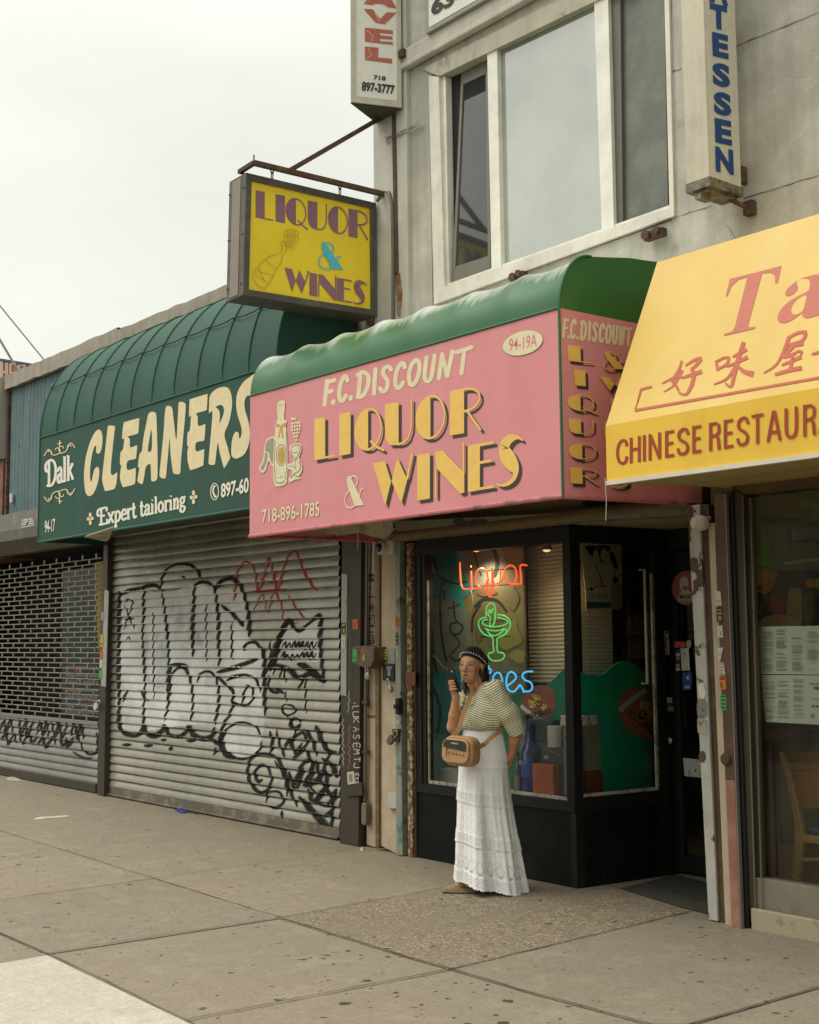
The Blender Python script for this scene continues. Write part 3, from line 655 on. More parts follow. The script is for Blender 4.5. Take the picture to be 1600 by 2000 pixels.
def serif(ar, word, p0, p1, h, w, mi):
    tot = sum(SER[c][0] for c in word); k = math.hypot(p1[0] - p0[0], p1[1] - p0[1]) / tot
    d = ((p1[0] - p0[0]) / tot, (p1[1] - p0[1]) / tot); x = 0
    for c in word:
        adv, st = SER[c]
        for s in st:
            q = [(p0[0] + d[0] * (x + u), p0[1] + d[1] * (x + u) - h * v) for u, v in (smooth(s, 4) if len(s) > 2 else s)]
            ar.rib(q, w, mi, rnd=len(s) > 2)
        x += adv

# ------------------------------------------------------------------ awning cloths
def fabric(name, c, rough=.5, dirt=.3, grime=(.05, .045, .03), sheen=0, trans=0.0, bleach=None):
    t = MT(name); c = lin(c)
    col = t.mix(t.mrange(t.noise(2.2, 5, .6), .3, .7), tuple(a * .93 for a in c), tuple(min(1, a * 1.06) for a in c))
    col = t.mix(t.mrange(t.noise(6, 6, .65, (1, 1, .09)), .5, .82, 0, dirt), col, lin(grime))
    if bleach: col = t.mix(t.mrange(t.noise(2.5, 6, .6, (1, 1, .2)), .45, .8, 0, .35), col, lin(bleach))
    t.bump(t.noise(420, 2, .5), .12, .001)
    t.set(col, rough)
    return t.m
M_gfab = fabric('dark green awning cloth', (.010, .068, .045), .72, .5, bleach=(.032, .115, .085))
M_gline = flat('green welt', (.020, .10, .068), .7)
M_pink = fabric('faded pink awning cloth', (.66, .245, .265), .6, .22, (.42, .2, .18), bleach=(.72, .36, .36))
M_vinyl = fabric('glossy green vinyl', (.008, .12, .016), .45, .12, (.02, .05, .02), bleach=(.03, .15, .07)); M_vinyl.node_tree.nodes['Principled BSDF'].inputs['Coat Weight'].default_value = .25; M_vinyl.node_tree.nodes['Principled BSDF'].inputs['Coat Roughness'].default_value = .2; M_vinyl.node_tree.nodes['Principled BSDF'].inputs['Coat IOR'].default_value = 1.5
M_yel = fabric('yellow awning cloth', (.60, .40, .065), .45, .16, (.5, .32, .05), bleach=(.66, .55, .24))
M_under = mk('stained cream lining', (.42, .38, .27), (.16, .13, .07), scale=6, lo=.45, hi=.7, rough=.85, streak=.3)
M_cream = flat('cream lettering', (.74, .63, .38), .6); M_white = flat('off-white lettering', (.75, .73, .62), .6)
M_palec = flat('pale cream lettering', (.72, .66, .42), .6); M_gold = flat('gold lettering', (.80, .51, .12), .55); M_black = flat('black shadow lettering', (.035, .03, .024), .6)
M_grey = flat('grey print', (.30, .29, .22), .6)

# green awning of the cleaners
GY = 5.3; gl, gr_ = -12.5, -8.1; zbot, zseam, ztop = 2.595, 3.665, 4.66
ga = thing('cleaners_awning', 'dark green barrel awning lettered CLEANERS over the grey roller shutter', 'awning', ((gl + gr_) / 2, 5.7, zbot))
def gprof(n=14): return [(GY, zbot), (GY, zseam)] + [(6.04 - (6.04 - GY) * math.cos(a), zseam + (ztop - zseam) * math.sin(a)) for a in [math.pi / 2 * k / n for k in range(1, n + 1)]]
mb = MB(); NR = 11; prof = gprof(); cols = []
NX = NR * 8
for i in range(NX + 1):
    x = gl + (gr_ - gl) * i / NX; f = (i / 8) % 1; sag = .014 * 4 * f * (1 - f)
    col = []
    for j, (y, z) in enumerate(prof):
        s = sag * (0 if j < 2 else math.sin(math.pi * min(1, (j - 1) / 9)))
        nx, nz_ = (0, 0) if j < 2 else (-(6.04 - y) / .74, (z - zseam) / .99)
        col.append((x, y + s * .8 + (.001 * math.sin(x * 9 + z * 4) if j < 2 else 0), z - s * .8))
    cols.append(col)
mb.rows(cols)
for xx in (gl, gr_): mb.poly([(xx, y, z) for y, z in prof] + [(xx, 6.05, ztop), (xx, 6.05, zbot)])
mb.build('canopy', M_gfab, ga, smooth=True)
mb = MB()
for k in range(1, NR): mb.tube([(gl + (gr_ - gl) * k / NR, y - .004 * (j > 0), z + .004) for j, (y, z) in enumerate(prof[1:])], .007, 5)
mb.tube([(gl, GY - .004, zseam), (gr_, GY - .004, zseam)], .007, 5); mb.tube([(gl, GY - .002, zbot), (gr_, GY - .002, zbot)], .011, 6)
for xx in (gl, gr_): mb.tube([(xx, y - .003, z) for y, z in prof], .009, 5)
mb.build('welt', M_gline, ga, smooth=True)
mb = MB(); p = []
for k in range(NR * 4 + 1):
    f = (k / 4) % 1; yy, zz = prof[6]; p.append((gl + (gr_ - gl) * k / (NR * 4), yy - .012, zz + .012 - .014 * 4 * f * (1 - f)))
mb.tube(p, .005, 5); mb.build('tie_wire', M_dark, ga)
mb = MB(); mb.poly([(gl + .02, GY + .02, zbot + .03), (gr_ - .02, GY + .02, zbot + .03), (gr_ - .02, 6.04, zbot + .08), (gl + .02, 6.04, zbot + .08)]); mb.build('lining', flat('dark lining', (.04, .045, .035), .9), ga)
mb = MB(); q = PZ(zbot - .02)
mb.slab([q.at(x, y) for x, y in ((165, 1049), (222, 1030), (214, 1053), (207, 1058))], (0, 0, .01)); mb.build('loose_flap', M_under, ga)
FG = PY(GY); ar = Art(FG, T(.2125, 160, 720), .0022, .00004)
for pts in ([(150, 560), (110, 600), (70, 690), (35, 820), (20, 950), (22, 1060), (35, 1140), (60, 1170), (95, 1160), (130, 1100), (155, 1010), (160, 940), (150, 905), (130, 908), (110, 940), (95, 1010), (85, 1040), (76, 1010), (76, 920), (90, 810), (110, 730), (128, 708), (132, 730), (130, 765), (142, 780), (165, 775), (182, 730), (190, 650), (180, 580)],
            [(245, 525), (290, 525), (305, 540), (295, 620), (265, 960), (320, 955), (325, 970), (318, 1050), (305, 1095), (290, 1108), (220, 1125), (205, 1105), (188, 1030), (190, 960), (215, 740), (235, 560)],
            [(395, 490), (520, 455), (527, 462), (520, 570), (505, 600), (420, 625), (440, 645), (445, 722), (500, 705), (508, 715), (500, 800), (490, 830), (420, 850), (418, 930), (485, 915), (495, 925), (490, 1040), (475, 1065), (390, 1088), (372, 1080), (352, 1020), (352, 960), (362, 885), (350, 880), (355, 770), (378, 740), (388, 645), (370, 645), (375, 560), (385, 500)],
            [(640, 396), (610, 420), (595, 490), (565, 640), (552, 755), (530, 785), (515, 900), (528, 912), (513, 1010), (515, 1040), (545, 1060), (560, 1050), (575, 980), (588, 905), (630, 880), (635, 1000), (640, 1030), (655, 1037), (690, 1015), (696, 900), (694, 700), (685, 450), (675, 405)],
            [(775, 350), (805, 343), (830, 365), (845, 480), (868, 660), (880, 480), (888, 330), (900, 305), (930, 308), (953, 330), (950, 420), (930, 640), (910, 860), (905, 950), (890, 970), (850, 965), (835, 940), (815, 780), (806, 640), (795, 760), (780, 920), (770, 1000), (750, 1010), (718, 995), (715, 950), (730, 800), (750, 600), (762, 420)],
            [(1000, 280), (1145, 235), (1155, 245), (1150, 360), (1138, 385), (1050, 412), (1065, 440), (1070, 525), (1130, 510), (1135, 525), (1128, 640), (1115, 665), (1050, 680), (1050, 760), (1115, 742), (1125, 755), (1118, 870), (1105, 895), (1010, 930), (990, 920), (972, 840), (970, 760), (980, 712), (968, 705), (972, 590), (992, 565), (1002, 432), (985, 440), (990, 300)],
            [(1180, 240), (1250, 180), (1320, 168), (1360, 200), (1380, 280), (1375, 380), (1350, 500), (1310, 605), (1340, 720), (1362, 810), (1360, 830), (1312, 910), (1300, 895), (1265, 760), (1250, 680), (1235, 780), (1225, 870), (1210, 885), (1170, 880), (1165, 850), (1175, 720), (1190, 560), (1200, 392), (1170, 410), (1170, 330)],
            [(1600, 60), (1545, 75), (1480, 130), (1430, 220), (1418, 320), (1430, 420), (1460, 520), (1470, 580), (1460, 630), (1447, 640), (1440, 592), (1415, 580), (1390, 620), (1375, 700), (1375, 790), (1395, 820), (1430, 825), (1490, 790), (1530, 710), (1545, 600), (1535, 500), (1500, 380), (1495, 300), (1520, 250), (1545, 255), (1550, 280), (1600, 262)]):
    ar.poly(smooth(pts, 3, True), 0)
ar.poly(smooth([(640, 560), (642, 740), (607, 758), (620, 650)], 3, True), 2); ar.poly(smooth([(1230, 355), (1270, 332), (1300, 350), (1305, 400), (1290, 450), (1265, 500), (1268, 420), (1255, 375)], 3, True), 2)
serif(ar, 'Expert tailoring', (158, 1438), (952, 1268), 150, 20, 1)
for cx, cy, s in ((77, 1380, 1), (1026, 1182, 1.12)):
    for dx, dy in ((0, -36), (-19, 2), (19, -4), (0, 36)): ar.poly(ell(cx + dx * s, cy + dy * s, 13 * s, 22 * s if dx == 0 else 17 * s, n=14), 0)
    ar.rib([(cx, cy - 10), (cx, cy + 20)], 10, 0)
ar.rib(ell(1220, 1130, 36, 76, n=26), 8, 1, closed=True); ar.rib(smooth([(1212, 1085), (1206, 1130), (1226, 1180)], 4), 16, 1); ar.rib([(1206, 1085), (1228, 1078)], 16, 1); ar.rib([(1216, 1182), (1238, 1172)], 16, 1)
ar.text('897-60', ((1278, 1055), (1535, 995), (1532, 1140), (1278, 1190)), 1, .03)
ar.tf = T(.3125, 0, 550)
ar.text('94-17', ((280, 1495), (345, 1480), (342, 1560), (280, 1573)), 1, .02)
serif(ar, 'Dalk', (292, 1280), (460, 1232), 155, 16, 1)
for cy, sg in ((1050, 1), (1333, -1)):
    for sx_ in (-1, 1):
        for (ox, rr) in ((18, 26), (66, 20)):
            cx = 372 + sx_ * ox; cyy = cy - sx_ * ox * .27
            sp = [(cx + sx_ * rr * (1 - .13 * k) * math.cos(k * .62 + 2.4), cyy + sg * rr * (1 - .13 * k) * math.sin(k * .62 + 2.4) * 1.15) for k in range(7)]
            ar.rib(smooth(sp, 3), 5.5, 0)
        ar.rib(smooth([(372 + sx_ * 2, cy + sg * 24), (372 + sx_ * 40, cy + sg * 22 - sx_ * 12), (372 + sx_ * 68, cy - sg * 22 - sx_ * 20), (372 + sx_ * 96, cy + sg * 14 - sx_ * 26)], 4), 6, 0)
    ar.rib([(374, cy - sg * 58), (372, cy - sg * 20)], 7, 0); ar.rib([(360, cy - sg * 36), (388, cy - sg * 42)], 5, 0)
ar.build('lettering', [M_cream, M_white, M_gfab], ga)

# pink and green awning of the liquor shop
PYF = 4.874; pl_, pr_ = -7.79, -4.706; z0, z1, z2 = 2.31, 3.325, 3.74
pa = thing('liquor_awning', 'pink box awning with glossy green curved top lettered LIQUOR & WINES', 'awning', ((pl_ + pr_) / 2, 5.4, z0))
def pprof(): return [(PYF, z1 - .002)] + [(PYF + .26 - .26 * math.cos(a), z1 + .33 * math.sin(a)) for a in [math.pi / 2 * k / 12 for k in range(1, 13)]] + [(5.45, z1 + .38), (6.04, z2 + .02)]
pp = pprof(); mb = MB(); cols = []; NP = 7
for i in range(NP * 10 + 1):
    x = pl_ + (pr_ - pl_) * i / (NP * 10); f = (i / 10) % 1; sag = .022 * 4 * f * (1 - f); col = []
    for j, (y, z) in enumerate(pp):
        s = sag * min(1, j / 5) + .005 * mnoise.noise(Vector((x * 4, y * 5, z * 5))) * min(1, j / 3)
        col.append((x, y + s * .35, z - s * (1 if j > 3 else .4)))
    cols.append(col)
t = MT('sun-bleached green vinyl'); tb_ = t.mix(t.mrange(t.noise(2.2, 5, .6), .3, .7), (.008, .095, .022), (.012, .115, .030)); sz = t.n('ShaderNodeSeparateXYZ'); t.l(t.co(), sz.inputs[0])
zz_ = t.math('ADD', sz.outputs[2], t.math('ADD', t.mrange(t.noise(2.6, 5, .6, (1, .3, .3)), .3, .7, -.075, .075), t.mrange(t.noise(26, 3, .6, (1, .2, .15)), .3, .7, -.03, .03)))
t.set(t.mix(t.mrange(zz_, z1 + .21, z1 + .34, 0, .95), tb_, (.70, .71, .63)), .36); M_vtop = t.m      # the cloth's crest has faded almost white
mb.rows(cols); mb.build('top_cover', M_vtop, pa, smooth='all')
for xx in (pl_, pr_): mb = MB(); mb.poly([(xx, y, z) for y, z in pp] + [(xx, 6.04, z1 + .02), (xx, PYF, z1)]); mb.build('top_end', M_vinyl, pa)
mb = MB(); nx, nz_ = 40, 10; rows = []
for j in range(nz_ + 1):
    z = z0 + (z1 - z0) * j / nz_; rows.append([(pl_ + (pr_ - pl_) * i / nx, PYF + .0008 * mnoise.noise(Vector((i * .35, z * 2.5, 1))), z) for i in range(nx + 1)])
mb.rows(rows); mb.build('front_panel', M_pink, pa, smooth='all')
for xx in (pl_, pr_): mb = MB(); mb.poly([(xx, PYF, z0), (xx, 6.04, z0 + .03), (xx, 6.04, z1 + .02), (xx, PYF, z1)]); mb.build('side_panel', M_pink, pa)
mb = MB(); mb.tube([(pl_, 6.0, z0 + .02), (pl_, PYF, z0), (pr_, PYF, z0), (pr_, 6.02, z0 + .03)], .014, 8); mb.build('hem', mk('grubby pink hem', (.5, .16, .17), (.14, .07, .05), scale=5, lo=.5, hi=.65), pa, smooth=True)
mb = MB(); mb.tube([(pl_, PYF - .002, z1), (pr_, PYF - .002, z1)], .007, 6); mb.tube([(pr_ + .002, PYF, z0), (pr_ + .002, PYF, z1)] + [(pr_ + .002, y, z) for y, z in pp[1:13]], .008, 6); mb.build('seam', flat('green seam', (.02, .12, .05), .4), pa, smooth=True)
mb = MB()    # ragged lining hanging under the left half, and the frame behind it
q = PZ(z0 + .03)
rag = [(-7.7, 4.95, z0 + .03)]
mb.poly([(pl_ + .05, PYF + .02, z0 + .04), (pr_ - .03, PYF + .02, z0 + .04), (pr_ - .03, 5.9, z0 + .2), (pl_ + .05, 5.9, z0 + .2)])
FU = PY(5.35); mb.poly([FU.at(x, y) for x, y in ((572, 1020), (768, 1010), (768, 1038), (752, 1050), (742, 1052), (700, 1040), (660, 1046), (600, 1036))])
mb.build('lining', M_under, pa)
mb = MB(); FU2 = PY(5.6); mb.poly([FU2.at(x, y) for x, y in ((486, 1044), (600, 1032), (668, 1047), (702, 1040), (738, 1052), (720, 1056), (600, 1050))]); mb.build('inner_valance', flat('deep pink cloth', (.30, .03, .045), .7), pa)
FP = PY(PYF); t5 = T(.4875, 480, 490); ar = Art(FP, t5, .0014, .000025)
casual(ar, '', (310, 520, 905, 382), (310, 622, 890, 488), [('F', 310, 358), ('.', 342, 362), ('C', 370, 412), ('.', 412, 432), ('D', 443, 498), ('I', 502, 532), ('S', 535, 588), ('C', 594, 642), ('O', 648, 702), ('U', 710, 762), ('N', 768, 832), ('T', 838, 905)], 17, 0)
for (xs, top, bot) in (([('L', 275, 358), ('I', 375, 420), ('Q', 436, 545), ('U', 558, 667), ('O', 680, 800), ('R', 818, 942)], (275, 674, 942, 536), (283, 838, 880, 729)),
                       ([('W', 510, 668), ('I', 687, 738), ('N', 758, 876), ('E', 890, 995), ('S', 1005, 1110)], (510, 850, 1100, 742), (560, 1022, 1060, 938))):
    deco_word(ar, xs, top, bot, 2, 12, 12); deco_word(ar, xs, top, bot, 1)
ar.quadmap(DECO['&'], ((394, 908), (470, 890), (474, 1022), (398, 1032)), 0)
ar.text('718-896-1785', ((65, 1036), (295, 1003), (295, 1062), (65, 1092)), 0, .012)
ar.poly([(1110 + 80 * math.cos(a) + 0 * math.sin(a), 369 - 15 * math.cos(a) + 48 * math.sin(a)) for a in [2 * math.pi * k / 30 for k in range(30)]], 0)
ar.text('94-19A', ((1056, 353), (1168, 332), (1167, 384), (1055, 404)), 3, .01)
t5b = T(.2, 490, 740); ar.tf = t5b       # champagne bottle, glass, ribbon and grapes
ar.poly(smooth([(240, 580), (190, 570), (150, 600), (130, 680), (120, 780), (80, 870), (95, 900), (120, 918), (150, 880), (175, 800), (215, 860), (235, 800)], 3, True), 0); ar.poly(smooth([(230, 600), (190, 585), (150, 620), (140, 700), (175, 720), (190, 790), (222, 820)], 3, True), 4)
ar.poly(smooth([(140, 720), (165, 740), (150, 830), (118, 890), (95, 870), (130, 800)], 3, True), 4)
ar.poly(smooth([(265, 225), (330, 215), (330, 300), (326, 395), (352, 408), (344, 470), (356, 600), (360, 800), (352, 1000), (320, 1040), (270, 1052), (230, 1030), (218, 900), (222, 700), (234, 560), (244, 430), (262, 400), (256, 300)], 3, True), 0)
ar.rib([(240, 600), (230, 750), (232, 900), (240, 1010)], 8, 4); ar.rib([(345, 520), (350, 700), (350, 850), (340, 990)], 8, 4); ar.rib([(240, 960), (290, 965), (338, 955)], 6, 4); ar.rib([(240, 1010), (290, 1018), (335, 1000)], 16, 4); ar.rib([(262, 250), (295, 262), (325, 245)], 6, 4)
ar.poly(ell(298, 745, 54, 108), 4); ar.poly(ell(300, 745, 46, 94), 0); ar.poly(ell(300, 748, 40, 84), 3 + 2)
ar.poly(smooth([(250, 430), (295, 455), (340, 420), (345, 470), (312, 475), (322, 570), (305, 580), (298, 500), (285, 560), (262, 575), (285, 475), (252, 475)], 2, True), 5)
for x, y in ((270, 300), (310, 330), (285, 380), (270, 620), (320, 640), (250, 900), (320, 900), (285, 930)): ar.rib([(x, y), (x + 8, y + 28)], 5, 4)
for r_, (n_, y_) in enumerate(((4, 430), (4, 462), (4, 494), (3, 526), (2, 558), (1, 592))):
    for k in range(n_): ar.poly(ell(440 + (k - (n_ - 1) / 2) * 24 + 3 * (r_ % 2), y_ - (k - 1.5) * 3, 10.5, 15, n=10), 0)
ar.poly(ell(415, 390, 26, 13, n=12), 0); ar.rib([(440, 370), (440, 415)], 6, 0)
ar.poly(smooth([(380, 660), (430, 628), (485, 640), (494, 700), (470, 770), (500, 830), (500, 900), (470, 950), (492, 975), (430, 985), (380, 1010), (368, 980), (400, 930), (395, 890), (365, 880), (362, 830), (410, 820), (405, 770), (385, 720)], 3, True), 0)
ar.rib(smooth([(392, 680), (430, 645), (478, 655), (480, 700), (455, 760), (435, 800), (405, 750), (392, 690)], 3), 13, 4); ar.rib([(436, 760), (438, 860)], 6, 4); ar.rib(smooth([(470, 800), (488, 850), (470, 900), (420, 930), (390, 970)], 3), 15, 4); ar.rib(smooth([(370, 860), (410, 850), (440, 880)], 3), 9, 4); ar.rib([(420, 940), (470, 960)], 12, 4); ar.rib([(412, 715), (438, 725), (452, 712)], 7, 2)
for r_ in range(5):
    for k in range(14): ar.poly(ell(150 + r_ * 7 + k * 25 - 20 * (r_ % 2), 1078 - k * 5.2 - r_ * 14 + 10, 3.2, 3.6, n=5), 0)
ar.build('lettering', [M_palec, M_gold, M_black, flat('deep pink numeral', (.62, .17, .2)), M_grey, flat('ochre print', (.5, .31, .07))], pa)
FX = PX(pr_); ar = Art(FX, T(.33, 1080, 400), .0015, .00005)
casual(ar, '', (60, 668, 465, 728), (60, 785, 465, 838), [('F', 58, 92), ('.', 86, 102), ('C', 104, 138), ('.', 138, 156), ('D', 162, 200), ('I', 206, 228), ('S', 232, 268), ('C', 274, 306), ('O', 312, 346), ('U', 352, 386), ('N', 392, 424), ('T', 430, 466)], 15, 0)
for ch, q in (('L', ((85, 828), (236, 842), (236, 938), (90, 922))), ('I', ((125, 973), (192, 979), (196, 1074), (130, 1068))), ('Q', ((83, 1118), (243, 1124), (245, 1225), (86, 1215))), ('U', ((92, 1262), (240, 1272), (242, 1360), (96, 1352))), ('O', ((92, 1408), (255, 1410), (256, 1508), (94, 1505))), ('R', ((102, 1552), (260, 1560), (262, 1655), (106, 1648))),
              ('&', ((290, 866), (400, 872), (430, 975), (300, 975))), ('W', ((275, 1015), (470, 1030), (470, 1105), (280, 1100))), ('I', ((340, 1145), (400, 1150), (402, 1250), (345, 1245))), ('N', ((300, 1280), (440, 1288), (442, 1385), (305, 1380))), ('E', ((320, 1410), (440, 1416), (442, 1510), (325, 1505))), ('S', ((330, 1560), (470, 1570), (470, 1680), (335, 1668)))):
    ar.quadmap(DECO[ch], [(x + 16, y + 20) for x, y in q], 2); ar.quadmap(DECO[ch], q, 1)
ar.build('side_lettering', [M_palec, M_gold, M_black], pa)

# yellow awning of the restaurant
YF, yl, yr = 4.9, -4.415, -1.2; zb0, zb1, zr, yrd = 2.362, 2.648, 3.592, 5.343
ya = thing('restaurant_awning', 'yellow slanted awning lettered CHINESE RESTAURANT in red at the right edge', 'awning', (-2.8, 5.3, zb0))
mb = MB()
def grid4(a, b, c, d, n, m, amp):
    rows = []
    for j in range(m + 1):
        p = Vector(a).lerp(Vector(d), j / m); q = Vector(b).lerp(Vector(c), j / m); rows.append([])
        for i in range(n + 1):
            v = p.lerp(q, i / n); e = math.sin(math.pi * i / n) * math.sin(math.pi * j / m) if amp else 0
            rows[-1].append(v + Vector((0, amp * min(1, e * 4) * mnoise.noise(Vector((v.x * 2.2, v.z * 2.2, 4))), 0)))
    mb.rows(rows)
grid4((yl, YF, zb1), (yr, YF, zb1), (yr, yrd, zr), (yl, yrd, zr), 30, 14, .0012); mb.poly([(yl, yrd, zr), (yr, yrd, zr), (yr, 6.04, zr + .06), (yl, 6.04, zr + .06)])
for xx in (yl, yr): mb.poly([(xx, YF, zb0), (xx, YF, zb1), (xx, yrd, zr), (xx, 6.04, zr + .06), (xx, 6.04, zb0 + .04)])
mb.build('canopy', M_yel, ya, smooth=True)
mb = MB(); grid4((yl, YF - .001, zb0), (yr, YF - .001, zb0), (yr, YF - .001, zb1), (yl, YF - .001, zb1), 30, 3, .0008); mb.build('valance', fabric('deep yellow valance cloth', (.78, .50, .045), .5, .2, (.4, .22, .02)), ya, smooth=True)
mb = MB(); mb.box(yl, yr, YF - .012, YF + .02, zb0 - .022, zb0); mb.build('bottom_rail', flat('white aluminium rail', (.62, .58, .46), .45), ya)
t = MT('perforated soffit'); v = t.n('ShaderNodeTexVoronoi'); v.inputs['Scale'].default_value = 34; v.inputs['Randomness'].default_value = 0; t.l(t.co(), v.inputs['Vector'])
M_soff = t.set(t.mix(t.mrange(v.outputs['Distance'], .2, .3), (.12, .085, .03), (.38, .28, .11)), .7)
mb = MB(); mb.poly([(yl, YF, zb0 - .012), (yr, YF, zb0 - .012), (yr, 6.0, zb0 + .05), (yl, 6.0, zb0 + .05)]); mb.build('soffit', M_soff, ya)
PS = PL((0, YF, zb1), (0, -(zr - zb1), yrd - YF)); M_redl = flat('faded red lettering', (.47, .125, .08)); M_red2 = flat('brick red lettering', (.33, .038, .012))
ar = Art(PS, T(.225, 1240, 430), .0018, .00004)
ar.poly(smooth([(825, 510), (1275, 395), (1240, 545), (1218, 545), (1215, 480), (1180, 455), (1105, 465), (985, 900), (985, 930), (1045, 922), (1040, 940), (775, 1002), (775, 988), (850, 960), (870, 920), (978, 492), (900, 515), (840, 570), (805, 655), (788, 662)], 1, True), 0)
ar.poly(smooth([(1640, 480), (1600, 470), (1545, 475), (1440, 510), (1350, 570), (1310, 620), (1315, 655), (1360, 650), (1405, 610), (1415, 570), (1400, 545), (1430, 515), (1490, 503), (1520, 530), (1518, 570), (1500, 615), (1360, 690), (1270, 770), (1240, 840), (1250, 880), (1290, 893), (1360, 870), (1450, 805), (1455, 830), (1490, 850), (1560, 835), (1720, 780), (1720, 740), (1620, 780), (1610, 740)], 3, True), 0)
ar.poly(smooth([(1490, 655), (1440, 670), (1385, 720), (1360, 780), (1375, 815), (1420, 812), (1460, 780), (1478, 720)], 3, True), 1)
def st(w, *p): ar.rib(smooth(list(p), 4) if len(p) > 2 else list(p), w, 2)
def brush(w0, w1, *p):
    q = smooth(list(p), 5); n = len(q); ar.rib(q, [w0 + (w1 - w0) * k / (n - 1) for k in range(n)], 2)
brush(18, 30, (408, 1218), (388, 1285), (322, 1400)); brush(26, 20, (322, 1395), (352, 1425), (382, 1482)); brush(30, 8, (412, 1300), (340, 1430), (250, 1490)); brush(14, 26, (235, 1418), (330, 1370), (405, 1345))
brush(16, 34, (440, 1262), (520, 1212), (580, 1200)); brush(34, 20, (572, 1205), (530, 1260), (488, 1292)); brush(30, 34, (495, 1285), (512, 1350), (492, 1440)); brush(34, 14, (492, 1435), (445, 1510), (380, 1496)); brush(18, 38, (400, 1370), (480, 1345), (582, 1312))
brush(18, 26, (704, 1215), (712, 1260), (722, 1302)); brush(16, 26, (706, 1228), (775, 1192), (825, 1195)); brush(26, 18, (815, 1200), (795, 1250), (720, 1290)); brush(16, 34, (850, 1185), (905, 1155), (970, 1118)); brush(14, 36, (795, 1272), (890, 1230), (980, 1186))
brush(34, 36, (945, 1055), (918, 1135), (885, 1245), (862, 1340)); brush(36, 12, (862, 1335), (836, 1442), (782, 1412)); brush(30, 10, (872, 1270), (800, 1372), (686, 1424)); brush(20, 52, (895, 1262), (945, 1310), (1030, 1336))
brush(20, 34, (1335, 1018), (1420, 975), (1492, 972)); brush(34, 18, (1485, 978), (1450, 1045), (1322, 1082)); brush(34, 12, (1340, 1010), (1290, 1140), (1222, 1258), (1118, 1325)); brush(18, 30, (1308, 1112), (1380, 1090), (1465, 1072)); brush(28, 26, (1375, 1098), (1290, 1188), (1400, 1150)); brush(22, 14, (1400, 1140), (1450, 1140), (1425, 1195)); brush(18, 34, (1275, 1258), (1350, 1225), (1445, 1185)); brush(30, 30, (1372, 1180), (1348, 1295)); brush(26, 38, (1215, 1340), (1330, 1305), (1450, 1280))
brush(18, 40, (1535, 1162), (1620, 1140), (1720, 1118))
ar.tf = T(.33, 1080, 400); ar.rib([(585, 1075), (521, 1092), (484, 1216), (1576, 1022), (2400, 876)], 15, 2)
ar.build('upper_lettering', [M_redl, M_yel, flat('red brush lettering', (.45, .085, .04))], ya)
ar = Art(PY(YF), T(.33, 1080, 400), .0026)
SANS = {'C': [[(.97, .70), (.86, .90), (.55, .945), (.25, .82), (.11, .5), (.25, .18), (.55, .055), (.86, .1), (.97, .3)]], 'H': [[(.13, 0), (.13, 1)], [(.87, 0), (.87, 1)], [(.13, .52), (.87, .52)]], 'I': [[(.5, 0), (.5, 1)]], 'N': [[(.12, 0), (.12, 1)], [(.16, .94), (.84, .06)], [(.88, 0), (.88, 1)]], 'E': [[(.14, 0), (.14, 1)], [(.0, .94), (.98, .94)], [(.14, .52), (.9, .52)], [(.0, .06), (1, .06)]],
        'S': [[(.93, .72), (.78, .91), (.5, .945), (.2, .86), (.14, .70), (.3, .57), (.68, .45), (.88, .3), (.8, .12), (.5, .055), (.2, .1), (.07, .29)]], 'R': [[(.13, 0), (.13, 1)], [(.0, .94), (.62, .94), (.86, .86), (.86, .62), (.62, .52), (.13, .52)], [(.6, .52), (.8, .4), (.88, 0)]], 'T': [[(.5, 0), (.5, 1)], [(0, .94), (1, .94)]], 'A': [[(.07, 0), (.47, 1)], [(.53, 1), (.93, 0)], [(.22, .3), (.78, .3)]], 'U': [[(.13, 1), (.13, .3), (.28, .09), (.5, .055), (.72, .09), (.87, .3), (.87, 1)]]}
for ch, x0_, x1_ in (('C', 375, 440), ('H', 455, 520), ('I', 528, 554), ('N', 566, 640), ('E', 665, 718), ('S', 735, 806), ('E', 826, 879), ('R', 924, 992), ('E', 1012, 1068), ('S', 1088, 1160), ('T', 1176, 1246), ('A', 1266, 1350), ('U', 1370, 1450), ('R', 1480, 1556), ('A', 1572, 1660), ('N', 1684, 1762), ('T', 1780, 1850)):
    f_ = lambda x: 1395 + (x - 375) * -.19; h_ = lambda x: 1544 + (x - 375) * -.155
    for s_ in SANS[ch]:
        p_ = [(x0_ + (x1_ - x0_) * u, h_(x0_ + (x1_ - x0_) * u) + (f_(x0_ + (x1_ - x0_) * u) - h_(x0_ + (x1_ - x0_) * u)) * v) for u, v in (smooth(s_, 4) if len(s_) > 6 else s_)]
        ar.rib(p_, 18 if abs(p_[0][0] - p_[-1][0]) < 30 or len(s_) > 2 else 17, 0)
ar.build('valance_lettering', M_red2, ya)
mb = MB(); a = PY(YF).at(1186, 941); mb.tube([a + Vector((0, -.015, .02)), a + Vector((.006, -.015, -.1)), a + Vector((-.004, -.012, -.2))], .0015, 4); mb.build('loose_thread', flat('thread', (.6, .55, .4)), ya)

